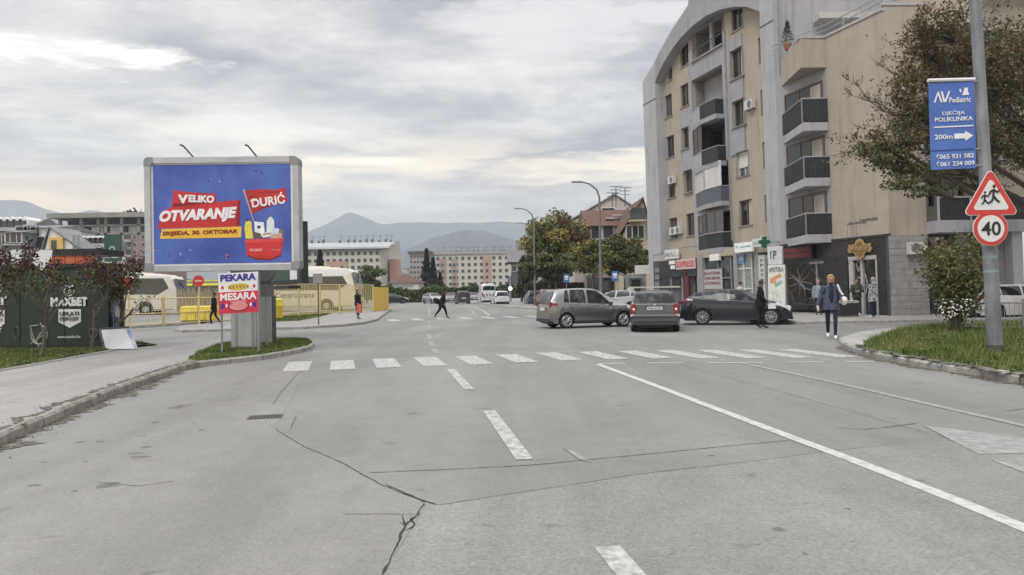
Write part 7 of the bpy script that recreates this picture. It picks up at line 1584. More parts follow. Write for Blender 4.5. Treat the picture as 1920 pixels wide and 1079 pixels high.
# ================================================================== vehicles
def interp1(tb, x):
    if x <= tb[0][0]: return tb[0][1]
    for (a, p), (c, q) in zip(tb, tb[1:]):
        if x <= c: return p+(q-p)*(x-a)/(c-a) if c > a else q
    return tb[-1][1]
CHR = mat('chrome', (.55, .55, .55), .15, .9); TAIL = mat('tail lamp', (.22, .02, .02), .15, var=.2, coat=.6); TAILO = mat('tail lamp lit', (.75, .50, .42), .2, emit=.45); HEAD = mat('head lamp', (.62, .64, .66), .08, var=.1, coat=.8); PLATE = mat('number plate', (.66, .66, .64), .5); PLAS = mat('dark plastic', (.035, .036, .038), .65); TRIM = mat('rub strip', (.05, .05, .052), .5)
def car(label, cfg, paint, loc, rz, group=None, plate=None, detail=True, name='parked_car', lit=False, cat='car'):
    Lc, Wc = cfg['L'], cfg['W']; top = cfg['top']; beltz = cfg['belt']; wr = cfg.get('wr', .31); wx = cfg['wheels']; t = thing(name, label, cat, loc, rz, group)
    sill_ = .20
    def plan(x):
        e = Lc/2; q = max(0, (abs(x)-(e-.55))/.55); return Wc/2*(1-(.13 if x > 0 else .09)*q**2.2)
    def bot(x):
        z = sill_+(.10 if abs(x) > Lc/2-.12 else 0)
        for w in wx:
            d = abs(x-w); R_ = wr+.055
            if d < R_: z = max(z, wr-.01+math.sqrt(R_*R_-d*d))
        return z
    def S(x, v, s=1, o=0.):
        tp = interp1(top, x); bz = min(interp1(beltz, x), tp-.012); b0 = min(bot(x), bz-.02); hw = plan(x); gh = max(0, tp-bz); k = min(1, gh/.42)
        inn = cfg.get('tumble', .17)
        low = tp < .62
        rows = [(hw*.955, b0), (hw*.99, max(b0+.005, .42 if not low else b0+.01)), (hw, max(b0+.01, min(.62, bz-.08))), (hw*.995, max(b0+.015, bz-.12)), (hw*.965, max(b0+.018, bz-.01)),
                (hw*(.955-.01*k), bz), (hw*(.94-.5*inn*k), bz+gh*.5), (hw*(.93-inn*k), bz+gh*.86), (hw*(.86-inn*k*.95), bz+gh*.965), (hw*.45, bz+gh*.995), (0, bz+gh)]
        i = min(9, int(v)); f = v-i; y = rows[i][0]+(rows[i+1][0]-rows[i][0])*f; z = rows[i][1]+(rows[i+1][1]-rows[i][1])*f
        return Vector((x, s*y, z))
    xs = {-Lc/2, Lc/2, *[p[0] for p in top], *[p[0] for p in beltz]}; n_ = 46 if detail else 24
    xs |= {-Lc/2+Lc*i/n_ for i in range(n_+1)}
    for w in wx:
        R_ = wr+.055
        for k in range(11 if detail else 7): xs.add(w+R_*math.cos(math.pi*k/(10 if detail else 6)))
        xs |= {w-R_-.002, w+R_+.002}
    xs = sorted(x for x in xs if -Lc/2 <= x <= Lc/2)
    b = MB(); b.smooth = True; NV = 11; v = []; f = []
    for x in xs:
        for k in range(NV): v.append(S(x, k, -1))
        for k in range(NV-2, -1, -1): v.append(S(x, k, 1))
    M_ = 2*NV-1
    for i in range(len(xs)-1):
        for k in range(M_-1): f.append((i*M_+k, i*M_+k+1, (i+1)*M_+k+1, (i+1)*M_+k))
    f.append(tuple(range(M_))); f.append(tuple(range((len(xs)-1)*M_+M_-1, (len(xs)-1)*M_-1, -1))); b.add(v, f); body = b.build('body', paint, t, clean=True)
    MB().box(-Lc/2+.18, Lc/2-.18, -Wc/2+.28, Wc/2-.28, .17, .62).build('underbody', BLACK, t)
    def patch(nm, m, x0, x1, v0, v1, s, nx=6, nv=3, off=.006, par=None, both=False, xf=None):
        b = MB(); b.smooth = True; pts = []
        vs = [v0+(v1-v0)*j/nv for j in range(nv+1)]; cols = [(s, vv) for vv in vs]
        if both: cols = [(-1, vv) for vv in vs]+[(1, vv) for vv in vs[::-1]][1 if abs(v1-10) < 1e-6 else 0:]
        g_ = []
        for i in range(nx+1):
            for (ss, vv) in cols:
                fx_ = i/nx; a0, a1 = (x0, x1) if xf is None else xf(vv, x0, x1); x = a0+(a1-a0)*fx_; p = S(x, vv, ss); e = .01
                du = S(min(x+e, Lc/2), vv, ss)-S(max(x-e, -Lc/2), vv, ss); dv = S(x, min(vv+.05, 9.999), ss)-S(x, max(vv-.05, 0), ss); nr = du.cross(dv)
                if nr.length < 1e-9: nr = Vector((0, 0, 1))
                nr.normalize()
                if nr.dot(Vector((p.x*.25, p.y, p.z-.7))) < 0: nr = -nr
                g_.append(p+nr*off)
        m_ = len(cols); fs = [(i*m_+k, i*m_+k+1, (i+1)*m_+k+1, (i+1)*m_+k) for i in range(nx) for k in range(m_-1)]; b.add(g_, fs); return b.build(nm, m, par or t, clean=True)
    for (x0, x1, sk0, sk1) in cfg['side']:
        xf = lambda vv, a, c, k0=sk0, k1=sk1: (a+k0*(vv-5.1)/2.3, c+k1*(vv-5.1)/2.3)
        for s in (-1, 1): patch('side_window', CARG if detail else GLASS, x0, x1, 5.15, 7.35, s, 6, 3, xf=xf)
    ws = cfg['wind']; patch('windscreen', CARG, ws[0], ws[1], 7.75, 10, 1, 8, 3, both=True)
    rw = cfg['rear']; patch('rear_window', CARG, rw[0], rw[1], 7.55 if not cfg.get('rvw') else cfg['rvw'], 10, 1, 8, 4, both=True)
    # wheels
    for wi, w in enumerate(wx):
        for s in (-1, 1):
            y = s*(Wc/2-.13); wh = MB(); wh.tube([(w, y-s*.10, wr), (w, y-s*.09, wr), (w, y+s*.095, wr), (w, y+s*.105, wr)], [wr*.9, wr, wr, wr*.92], 22 if detail else 12); wo = wh.build('wheel', RUB, t)
            MB().disc((w, y+s*.104, wr), wr*.70, (0, 1, 0), .012, 20).build('hub_disc', DGREY if cfg.get('dark_rim') else mat('wheel shade', (.06, .06, .062), .5, .3), wo)
            if detail:
                rb_ = MB(); ns = 9
                rb_.tube([(w+wr*.66*math.cos(a), y+s*.112, wr+wr*.66*math.sin(a)) for a in [i*math.pi/10 for i in range(21)]], .014, 4)
                for k in range(ns): a = k*6.2832/ns; rb_.tube([(w+wr*.12*math.cos(a), y+s*.115, wr+wr*.12*math.sin(a)), (w+wr*.64*math.cos(a+.12), y+s*.112, wr+wr*.64*math.sin(a+.12))], [.014, .02], 4)
                rb_.disc((w, y+s*.115, wr), wr*.17, (0, 1, 0), .012, 12); rb_.build('rim', mat('alloy', (.42, .42, .43), .35, .5), wo)['kind'] = 'stuff'
            MB().box(w-wr-.04, w+wr+.04, s*(Wc/2-.30), s*(Wc/2-.26), .2, wr*2+.06).build('wheel_well', BLACK, t)
    def rx(z):  # rearmost x at height z
        for (a, p), (c, q) in zip(top, top[1:]):
            if p <= z <= q and a <= 0: return a+(c-a)*(z-p)/(q-p) if q > p else a
        return -Lc/2
    def fx(z):
        for (a, p), (c, q) in reversed(list(zip(top, top[1:]))):
            if q <= z <= p and a >= 0: return a+(c-a)*(p-z)/(p-q) if p > q else c
        return Lc/2
    tl = cfg['tail']   # z0,z1, x reach on side, width on rear face
    for s in (-1, 1):
        b = MB(); z0, z1 = tl[0], tl[1]; y0, y1 = plan(-Lc/2+.12)*.975, plan(-Lc/2+.12)*.975-tl[3]; xr = rx((z0+z1)/2)
        b.bbox(rx(z0)-.025, rx(z0)+.10, s*y1, s*(y0-.0), z0, z1, .02); b.build('tail_light', TAIL, t)
        patch('tail_light', TAIL, -Lc/2+.06, -Lc/2+tl[2], cfg.get('tv', (3.1, 4.6))[0], cfg.get('tv', (3.1, 4.6))[1], s, 4, 2, .008)
        if lit: MB().bbox(rx(z0)-.035, rx(z0)-.02, s*(y1+.04), s*(y0-.05), z0+.12, z0+.19, .01).build('lit_lamp', TAILO, t)
        h0, h1, hxr, hw_ = cfg['head']; patch('headlight', HEAD, Lc/2-hxr, Lc/2-.10, cfg.get('hv', (3.0, 4.8))[0], cfg.get('hv', (3.0, 4.8))[1], s, 5, 2, .008)
        xf_ = fx(h0); b = MB(); b.bbox(xf_-.10, xf_+.015, s*(plan(Lc/2-.1)*.93-hw_), s*plan(Lc/2-.1)*.93, h0, h1, .02); b.build('headlight', HEAD, t)
    pl = cfg['plate']; xr = rx(pl[0]); b = MB(); b.box(xr-.035, xr-.015, -.26, .26, pl[0], pl[0]+.115); pla = b.build('number_plate', PLATE, t)
    if plate: text(plate, 'lettering', TBLK, t, (xr-.040, 0, pl[0]+.058), (0, -1, 0), (0, 0, 1), width=.44, height=.07, world=False)
    xf_ = fx(.42); MB().box(xf_-.01, xf_+.02, -.26, .26, .36, .47).build('number_plate', PLATE, t)
    MB().box(fx(.5)-.04, fx(.5)+.012, -.42, .42, .50, .60).build('grille', BLACK, t)
    MB().bbox(-Lc/2-.02, -Lc/2+.10, -Wc/2*.86, Wc/2*.86, .26, .40, .02).build('rear_valance', PLAS, t); MB().bbox(Lc/2-.10, Lc/2+.02, -Wc/2*.82, Wc/2*.82, .22, .34, .02).build('front_valance', PLAS, t)
    if not detail: return t, S, patch, rx
    for s in (-1, 1):
        for x in cfg['seams']:
            b = MB(); q = [S(x, 1.0+k*.5, s) for k in range(9)]; b.add([p+Vector((d, s*.003, 0)) for p in q for d in (-.005, .005)], [(2*i, 2*i+1, 2*i+3, 2*i+2) for i in range(8)]); b.build('door_seam', BLACK, t)
        for x in cfg['handles']: p = S(x, 4.0, s); MB().bbox(x-.09, x+.09, p.y-.005*s, p.y+s*.025, p.z-.03, p.z+.0, .008).build('door_handle', paint, t)
        mx = cfg['mirror']; p = S(mx, 5.0, s); MB().ell((mx, p.y+s*.11, p.z+.06), (.07, .11, .075), 10, 6).build('mirror', paint if cfg.get('pm') else PLAS, t); MB().tube([(mx, p.y-s*.02, p.z), (mx, p.y+s*.1, p.z+.04)], .02, 5).build('mirror_arm', PLAS, t)
        if cfg.get('strip'): patch('rub_strip', TRIM if cfg['strip'] == 1 else CHR, wx[0]+.5, wx[1]-.5, 2.0, 2.16, s, 6, 1, .012)
        patch('sill_strip', PLAS, wx[0]+wr+.07, wx[1]-wr-.07, .02, .45, s, 6, 1, .006)
    return t, S, patch, rx
HATCH = dict(L=3.82, W=1.70, wheels=(-1.20, 1.28), wr=.30, tumble=.20,
    top=[(-1.91, .40), (-1.905, .62), (-1.87, .92), (-1.80, 1.14), (-1.66, 1.44), (-1.50, 1.545), (-1.1, 1.585), (-.4, 1.60), (.05, 1.575), (.40, 1.47), (.85, 1.20), (1.18, 1.015), (1.45, .93), (1.70, .82), (1.84, .66), (1.90, .46), (1.91, .38)],
    belt=[(-1.91, 1.02), (-1.2, 1.0), (0, .93), (.9, .90), (1.91, .88)], side=[(-1.30, -1.08, .10, .0), (-1.04, -.36, .05, -.02), (-.26, .78, -.02, -.62)], wind=(.16, 1.10), rear=(-1.84, -1.62),
    tail=(.86, 1.06, .34, .10), tv=(3.2, 4.9), head=(.60, .76, .48, .25), hv=(2.9, 4.6), plate=(.72,), seams=(-1.02, -.31, .82), handles=(-.82, .0), mirror=.68, strip=2, pm=0)
WAGON = dict(L=4.65, W=1.74, wheels=(-1.42, 1.28), wr=.315, tumble=.17,
    top=[(-2.325, .34), (-2.32, .52), (-2.30, .60), (-2.27, .92), (-2.23, 1.02), (-2.02, 1.36), (-1.90, 1.425), (-1.3, 1.465), (-.3, 1.475), (.2, 1.44), (.55, 1.30), (1.15, .99), (1.5, .93), (2.05, .80), (2.24, .66), (2.325, .42), (2.325, .34)],
    belt=[(-2.33, 1.02), (-1.3, .99), (0, .95), (1.2, .92), (2.33, .9)], side=[(-1.95, -1.25, .22, 0), (-1.20, -.30, 0, 0), (-.22, .85, 0, -.55)], wind=(.25, 1.12), rear=(-2.235, -2.00), rvw=7.35,
    tail=(.66, 1.0, .30, .16), tv=(3.0, 4.9), head=(.56, .72, .45, .3), plate=(.78,), seams=(-1.22, -.26, .9), handles=(-1.0, -.05), mirror=.75, strip=1)
FOCUS = dict(L=4.36, W=1.82, wheels=(-1.28, 1.37), wr=.325, tumble=.20,
    top=[(-2.18, .36), (-2.175, .62), (-2.12, .90), (-2.0, 1.05), (-1.85, 1.16), (-1.55, 1.32), (-1.1, 1.43), (-.4, 1.475), (.1, 1.455), (.5, 1.34), (1.05, 1.09), (1.3, 1.0), (1.7, .90), (2.0, .76), (2.13, .60), (2.18, .42), (2.18, .34)],
    belt=[(-2.18, 1.10), (-1.6, 1.08), (-.6, 1.0), (.6, .95), (1.4, .92), (2.18, .85)], side=[(-1.72, -1.30, .22, 0), (-1.24, -.30, .03, -.02), (-.20, .88, 0, -.66)], wind=(.22, 1.12), rear=(-1.98, -1.50),
    tail=(.86, 1.04, .42, .14), tv=(3.3, 4.9), head=(.62, .76, .62, .22), hv=(3.0, 4.9), plate=(.60,), seams=(-1.10, -.25, .98), handles=(-.92, .0), mirror=.80, pm=1)
SUV = dict(L=4.2, W=1.80, wheels=(-1.22, 1.26), wr=.36, tumble=.13,
    top=[(-2.1, .45), (-2.08, .75), (-2.04, 1.12), (-1.88, 1.55), (-1.7, 1.64), (-.6, 1.68), (.1, 1.65), (.45, 1.5), (.95, 1.18), (1.3, 1.09), (1.8, 1.0), (2.02, .82), (2.1, .52), (2.1, .42)],
    belt=[(-2.1, 1.15), (0, 1.08), (2.1, 1.0)], side=[(-1.72, -1.2, .1, 0), (-1.12, -.3, 0, 0), (-.2, .75, 0, -.5)], wind=(.18, .98), rear=(-2.03, -1.86), tail=(.9, 1.3, .25, .12), head=(.72, .90, .4, .34), plate=(.7,), seams=(), handles=(), mirror=.7)
VAN = dict(L=5.4, W=2.0, wheels=(-1.7, 1.75), wr=.35, tumble=.07,
    top=[(-2.7, .45), (-2.68, 1.2), (-2.64, 2.2), (-2.5, 2.52), (-2.2, 2.6), (1.0, 2.6), (1.35, 2.45), (1.9, 1.7), (2.15, 1.3), (2.5, 1.1), (2.66, .8), (2.7, .5), (2.7, .4)],
    belt=[(-2.7, 1.35), (2.0, 1.3), (2.7, 1.0)], side=[(.7, 1.5, 0, -.3)], wind=(1.3, 2.05), rear=(-2.66, -2.60), tail=(.9, 1.5, .15, .12), head=(.8, 1.1, .4, .3), plate=(.8,), seams=(), handles=(), mirror=1.6)
CARG = mat('car glass', (.012, .014, .016), .06, scale=2.6, col2=(.10, .105, .11), spec=.35, thr=(.48, .70))  # paler blotches in the colour imitate brightness seen through the glass
def paint(name, c, metal=.35, r=.28): return mat(name, c, r, metal, var=.06, scale=3, coat=.7)
# silver grey hatchback turning, rear left of the estate car
wx0, wy0 = g(1063, 616.5); th = math.radians(18); hv = Vector((math.cos(th), math.sin(th), 0)); sv = Vector((math.sin(th), -math.cos(th), 0))
cpos = Vector((wx0, wy0, 0))+hv*1.20-sv*(1.70/2-.05); hatch = car('grey metallic hatchback turning right, seen from its side behind the estate car', HATCH, paint('paint grey brown', (.27, .265, .258), .8, .26), cpos, th, plate=None, name='hatchback')[0]
MB().box(-1.89, -1.86, -.5, .5, .98, 1.0).build('tailgate_seam', BLACK, hatch)
xw, yw = g(1228, 624); hd = math.atan2(1, .19); wpos = (xw+.0+.19*2.32, yw+2.32*.98, 0); wagon, Sg, pg_, rxf = car('dark grey green estate car seen from behind in the junction, with roof bars', WAGON, paint('paint grey green', (.10, .108, .105), .6), wpos, hd, plate='M80-A-225', name='estate_car', lit=True)
MB().bbox(-2.36, -2.24, -.80, .80, .40, .62, .03).build('bumper', paint('paint grey green', (.075, .088, .088)), wagon); MB().box(-2.372, -2.36, -.78, .78, .50, .545).build('bumper_strip', PLAS, wagon)
MB().bbox(-2.34, -2.22, -.70, .70, .26, .41, .02).build('bumper_lower', mat('bumper pale', (.15, .16, .16), .6), wagon)
for s in (-1, 1): 
    MB().box(-2.352, -2.33, s*.70, s*.84, .56, .64).build('reflector', mat('indicator pale', (.50, .46, .42), .4), wagon); MB().tube([(-1.9, s*.60, 1.46), (-1.8, s*.60, 1.52), (.0, s*.60, 1.53), (.15, s*.60, 1.47)], .018, 6).build('roof_rail', BLACK, wagon)
MB().box(-.85, -.75, -.90, .90, 1.55, 1.60).build('roof_bar', mat('roof bar pale', (.50, .48, .44), .4, .3), wagon); MB().box(-1.75, -1.65, -.90, .90, 1.55, 1.60).build('roof_bar', mat('roof bar pale', (.50, .48, .44)), wagon)
for x in (-.8, -1.7):
    for s in (-1, 1): MB().box(x-.05, x+.05, s*.60-.03, s*.60+.03, 1.51, 1.55).build('bar_foot', BLACK, wagon)
MB().disc((-2.315, 0, .965), .035, (1, 0, -.1), .012, 14).build('badge', CHR, wagon); MB().box(-2.21, -2.19, -.42, .1, 1.055, 1.07).build('wiper', BLACK, wagon); MB().box(-2.30, -2.285, -.35, .35, .915, .93).build('tailgate_grip', BLACK, wagon)
for s in (-1, 1): MB().box(-2.305, -2.285, s*.62-.10, s*.62+.10, .955, .972).build('nameplate', CHR, wagon)
f0x, f0y = g(1317, 608.5); f1x, f1y = g(1450, 611.5); th = math.atan2(f1y-f0y, f1x-f0x); th = max(th, -.30); hv = Vector((math.cos(th), math.sin(th), 0)); sv = Vector((math.sin(th), -math.cos(th), 0)); mid = (Vector((f0x, f0y, 0))+Vector((f1x, f1y, 0)))/2
focus = car('near black hatchback crossing to the right in front of the pharmacy', FOCUS, paint('paint blue black', (.022, .023, .034), .3, .2), mid-hv*.045-sv*(1.82/2-.05), th, name='hatchback')[0]
# parked and distant cars
PW_ = paint('paint white', (.66, .66, .66), 0.); PS_ = paint('paint silver', (.42, .43, .44), .5); PK_ = paint('paint black', (.02, .02, .022), .2); PR_ = paint('paint dark red', (.20, .03, .03), .3); PG_ = paint('paint mid grey', (.16, .17, .18), .4); PBL = paint('paint slate blue', (.07, .09, .13), .4)
def dcar(label, cfg, pnt, px, Y, heading, name='car', group='cars along the far road', z=0, lit=False):
    p = ground_on(px, Y, z); return car(label, cfg, pnt, p, heading, group, detail=False, name=name, lit=lit)[0]
UP = math.pi/2+.16; DN = -math.pi/2+.14
dcar('black off road car driving away up the middle of the far road', SUV, PK_, 867, 97, UP, lit=False)
dcar('white city car driving away, nearest on the far road', HATCH, PW_, 937, 84, UP+.03)
v = dcar('white van with striped tail driving away on the far road', VAN, PW_, 912, 100, UP, 'van')
for k in range(4): MB().add([(-2.705, -.8+k*.42, .75), (-2.705, -.62+k*.42, .75), (-2.705, -.42+k*.42, 1.25), (-2.705, -.60+k*.42, 1.25)], [(0, 1, 2, 3)]).build('hazard_stripe', RED, v) if False else None
for k in range(4):
    b = MB(); b.add([(-2.71, -.8+k*.42, .75), (-2.71, -.62+k*.42, .75), (-2.705, -.42+k*.42, 1.25), (-2.705, -.60+k*.42, 1.25)], [(3, 2, 1, 0)]); b.build('hazard_stripe', DGREY, v)
dcar('silver car coming towards the viewer by the green hedge', FOCUS, PS_, 812, 104, DN+.35)
dcar('dark car with its headlamps on behind the walking person', FOCUS, PG_, 845, 112, DN)
dcar('black car half hidden beyond the end of the yellow hoarding', FOCUS, PK_, 737, 108, .3)
dcar('grey car further up behind the black off road car', FOCUS, PG_, 888, 125, DN); dcar('white car far behind the van on the right lane', HATCH, PS_, 944, 128, DN)
dcar('dark blue grey car parked at the right kerb under the autumn tree', HATCH, PBL, 1000, 82, UP-.05, group='cars parked at the right kerb'); c_ = dcar('dark red car with lit tail lamps parked just ahead of the hatchback', SUV, PR_, 1026, 70, UP-.05, group='cars parked at the right kerb', lit=True)
dcar('silver car parked beyond the gap between the two grey cars', FOCUS, PS_, 1157, 50, 2.6, group='cars parked at the right kerb', z=0)
dcar('white estate car parked behind the low railing at the right edge', WAGON, PW_, 1900, 31.5, .12, group='cars parked at the shops')
dcar('white car further back at the far right edge', SUV, PW_, 1935, 37, .2, group='cars parked at the shops')

# ================================================================== people
SKIN = mat('skin', (.42, .25, .18), .6, var=.05); HAIRD = mat('hair dark', (.025, .018, .014), .6); HAIRB = mat('hair blond', (.32, .20, .09), .6, scale=18, col2=(.46, .32, .16))
def cloth(name, c, var=.15, sc=6): return mat('cloth '+name, c, .85, var=var, scale=sc, spec=.2)
def person(label, loc, rz, H, pose=None, top=None, trousers=None, shoes=None, sleeves=None, hair=HAIRD, hair_len=.0, coat=None, coat_z=.5, hands=SKIN, build=1., group=None, hood=None):
    t = thing('person', label, 'person', loc, rz, group); k = H/1.75; J = dict(pel=(0, 0, .96), waist=(0, 0, 1.08), chest=(0, 0, 1.30), neck=(0, .0, 1.47), chin=(0, .01, 1.545), head=(0, .02, 1.64), crown=(0, .01, 1.70),
        lsh=(-.17, 0, 1.42), rsh=(.17, 0, 1.42), lel=(-.24, -.02, 1.14), rel=(.24, -.02, 1.14), lwr=(-.25, .05, .89), rwr=(.25, .05, .89),
        lhip=(-.09, 0, .92), rhip=(.09, 0, .92), lkn=(-.10, .02, .50), rkn=(.10, .02, .50), lan=(-.10, -.03, .09), ran=(.10, -.03, .09), lto=(-.11, .14, .035), rto=(.11, .14, .035))
    for a, c in (pose or {}).items(): J[a] = c
    J = {a: Vector(c)*k for a, c in J.items()}
    rad = dict(pel=(.135, .115), waist=(.125, .10), chest=(.15, .11), neck=(.055, .055), chin=(.062, .07), head=(.082, .10), crown=(.055, .068), lsh=.062, rsh=.062, lel=.045, rel=.045, lwr=.030, rwr=.030, lhip=.09, rhip=.09, lkn=.062, rkn=.062, lan=.042, ran=.042, lto=.036, rto=.036)
    E = [('pel', 'waist'), ('waist', 'chest'), ('chest', 'neck'), ('neck', 'chin'), ('chin', 'head'), ('head', 'crown'), ('chest', 'lsh'), ('lsh', 'lel'), ('lel', 'lwr'), ('chest', 'rsh'), ('rsh', 'rel'), ('rel', 'rwr'), ('pel', 'lhip'), ('lhip', 'lkn'), ('lkn', 'lan'), ('lan', 'lto'), ('pel', 'rhip'), ('rhip', 'rkn'), ('rkn', 'ran'), ('ran', 'rto')]
    for s in 'lr':
        wr_, el = J[s+'wr'], J[s+'el']; d = (wr_-el).normalized(); x = Vector((1, 0, 0)); sx = -1 if s == 'l' else 1; side = d.cross(Vector((sx, 0, 0))).normalized(); pm = wr_+d*.055*k; J[s+'pm'] = pm; rad[s+'pm'] = (.032, .024); E.append((s+'wr', s+'pm'))
        fw_ = side if side.length > .1 else Vector((0, 1, 0))
        for i, (o, l) in enumerate(((-.028, .062), (-.010, .074), (.009, .070), (.026, .054))):
            a = pm+fw_*o*k+d*.030*k; c = a+(d+Vector((-sx*.25, 0, 0))).normalized()*l*.5*k; e_ = c+(d+Vector((-sx*.7, 0, 0))).normalized()*l*.5*k
            J[f'{s}f{i}a'], J[f'{s}f{i}b'], J[f'{s}f{i}c'] = a, c, e_; rad[f'{s}f{i}a'] = rad[f'{s}f{i}b'] = .0095; rad[f'{s}f{i}c'] = .007
            E += [(s+'pm', f'{s}f{i}a'), (f'{s}f{i}a', f'{s}f{i}b'), (f'{s}f{i}b', f'{s}f{i}c')]
        a = wr_+d*.03*k+fw_*.035*k; c = a+(d+fw_*.6).normalized()*.04*k; J[s+'ta'], J[s+'tb'] = a, c; rad[s+'ta'] = .012; rad[s+'tb'] = .009; E += [(s+'wr', s+'ta'), (s+'ta', s+'tb')]
    names = list(J); me = bpy.data.meshes.new('body'); bm = bmesh.new(); sk = bm.verts.layers.skin.verify(); V = {}
    for n in names:
        v = bm.verts.new(J[n]); r_ = rad[n]; r_ = (r_, r_) if isinstance(r_, float) else r_; bb = build if n in ('pel', 'waist', 'chest', 'lsh', 'rsh', 'lhip', 'rhip', 'lel', 'rel', 'lkn', 'rkn') else 1
        v[sk].radius = (r_[0]*k*bb, r_[1]*k*bb); v[sk].use_root = n == 'pel'; V[n] = v
    for a, c in E: bm.edges.new((V[a], V[c]))
    bm.to_mesh(me); bm.free(); o = bpy.data.objects.new('body', me); COL.objects.link(o); md = o.modifiers.new('s', 'SKIN'); md.use_smooth_shade = True; sb = o.modifiers.new('d', 'SUBSURF'); sb.levels = 1
    dg_ = bpy.context.evaluated_depsgraph_get(); m2 = bpy.data.meshes.new_from_object(o.evaluated_get(dg_)); bpy.data.objects.remove(o); m2.name = 'body'
    ms = [SKIN, top, trousers, shoes, sleeves or top, hands]; m2.materials.clear(); [m2.materials.append(q) for q in ms]
    segs = [(J[a], J[c], a, c) for a, c in E]
    def cls(a, c):
        if a in ('pel', 'waist', 'chest') and c in ('waist', 'chest', 'neck'): return 1
        if c in ('lhip', 'rhip'): return 2
        if c in ('lkn', 'rkn', 'lan', 'ran'): return 2
        if c in ('lto', 'rto'): return 3
        if c in ('lsh', 'rsh', 'lel', 'rel', 'lwr', 'rwr'): return 4
        if a in ('neck', 'chin', 'head'): return 0
        return 5
    for p in m2.polygons:
        c = p.center; best = 1e9; bi = 1
        for a, d_, n1, n2 in segs:
            ab = d_-a; u = max(0, min(1, (c-a).dot(ab)/max(ab.length_squared, 1e-9))); q = (c-(a+ab*u)).length
            if n1 == 'chest' or n1 == 'waist' or n1 == 'pel': q -= .05*k
            if q < best: best = q; bi = cls(n1, n2); 
        if bi == 1 and c.z > J['neck'].z-.015*k and (c-J['neck']).length < .07*k: bi = 0
        if bi == 1 and c.z < J['pel'].z+.0*k: bi = 2
        p.material_index = bi; p.use_smooth = True
    body = bpy.data.objects.new('body', m2); COL.objects.link(body); body.parent = t
    hd_ = J['head']; f = (J['head']-J['chin']); 
    MB().ell(hd_+Vector((0, .098*k, -.012*k)), (.014*k, .018*k, .022*k), 8, 6).build('nose', SKIN, t)
    for s in (-1, 1):
        MB().ell(hd_+Vector((s*.031*k, .088*k, .012*k)), (.013*k, .008*k, .007*k), 8, 5).build('eye', BLACK, t); MB().ell(hd_+Vector((s*.083*k, -.005*k, -.005*k)), (.012*k, .022*k, .03*k), 8, 6).build('ear', SKIN, t)
    MB().ell(hd_+Vector((0, .086*k, -.052*k)), (.025*k, .008*k, .007*k), 8, 5).build('mouth', mat('lips', (.34, .12, .10), .6), t)
    h = MB(); h.ell(hd_+Vector((0, -.018*k, .025*k)), (.098*k, .108*k, .10*k), 14, 10, fn=lambda p: (p.x, p.y if p.y < .055*k or p.z > .055*k else .055*k, p.z if p.z > -.05*k or p.y < -.02*k else -.05*k))
    if hair_len: h2 = MB(); h2.ell(hd_+Vector((0, -.05*k, -hair_len*.5*k)), (.095*k, .06*k, (.08+hair_len*.55)*k), 12, 10); h2.build('hair_length', hair, t)
    h.build('hair', hair, t)
    if hood: MB().ell(J['neck']+Vector((0, -.06*k, .02*k)), (.12*k, .09*k, .09*k), 12, 8).build('hood', hood, t)
    if coat:
        # coat: lofted shell from shoulders to hem
        zt = J['chest'].z+.12*k; zb = coat_z*k; hem = .5*(J['lkn']+J['rkn']); rings = []; n = 20; K = 9; b = MB(); b.smooth = True
        for i in range(K+1):
            u = i/K; z = zt+(zb-zt)*u; cc = J['chest']+(J['pel']-J['chest'])*min(1, (zt-z)/max(.01, zt-J['pel'].z)) if z > J['pel'].z else J['pel']+(hem-J['pel'])*.35*((J['pel'].z-z)/max(.01, J['pel'].z-hem.z)); w = (.10+.085*min(1, u*6))*k*build; w *= 1-.10*math.sin(min(1, u*2)*math.pi)+.22*u*u; dd = w*.72
            for j in range(n): a = 2*math.pi*j/n; wob = 1+.03*math.sin(a*5+u*6); b.v.append((cc.x+w*math.cos(a)*wob, cc.y+dd*math.sin(a)*wob, z))
        for i in range(K):
            for j in range(n): b.f.append((i*n+j, (i+1)*n+j, (i+1)*n+(j+1) % n, i*n+(j+1) % n)); b.m.append(0); b.sm.append(True)
        b.build('jacket', coat, t, clean=True)
        for s in 'lr':
            q = MB(); q.tube([J[s+'sh']+Vector((0, 0, .015*k)), J[s+'el'], J[s+'el']+(J[s+'wr']-J[s+'el'])*.92], [.078*k*build, .062*k*build, .05*k], 10); q.build('sleeve', coat, t)
        MB().tube([J['neck']+Vector((0, -.02*k, -.05*k)), J['neck']+Vector((0, -.015*k, .02*k))], [.085*k, .07*k], 12, cap=False).build('collar', coat, t)
    return t, J, k
JB = mat('cloth denim jacket', (.04, .05, .085), .85, scale=7, col2=(.10, .12, .18), spec=.2); NV = cloth('navy', (.022, .028, .055)); JN = cloth('jeans', (.02, .028, .055)); BK = cloth('black', (.014, .014, .016)); DG = cloth('charcoal', (.04, .042, .042)); OLV = cloth('olive', (.055, .06, .045)); SHW = mat('shoe white', (.70, .70, .69), .6); SHB = mat('shoe black', (.02, .02, .02), .5); LJ = cloth('light jeans', (.10, .13, .18)); GRC = cloth('pale grey', (.34, .35, .38)); WHC = cloth('white shirt', (.62, .62, .63))
PAT = mat('cloth patterned', (.10, .10, .115), .85, scale=14, col2=(.50, .51, .54), thr=(.46, .54), spec=.2)
def gp(px, py, z=0.): x, y = g(px, py, z); return Vector((x, y, z))
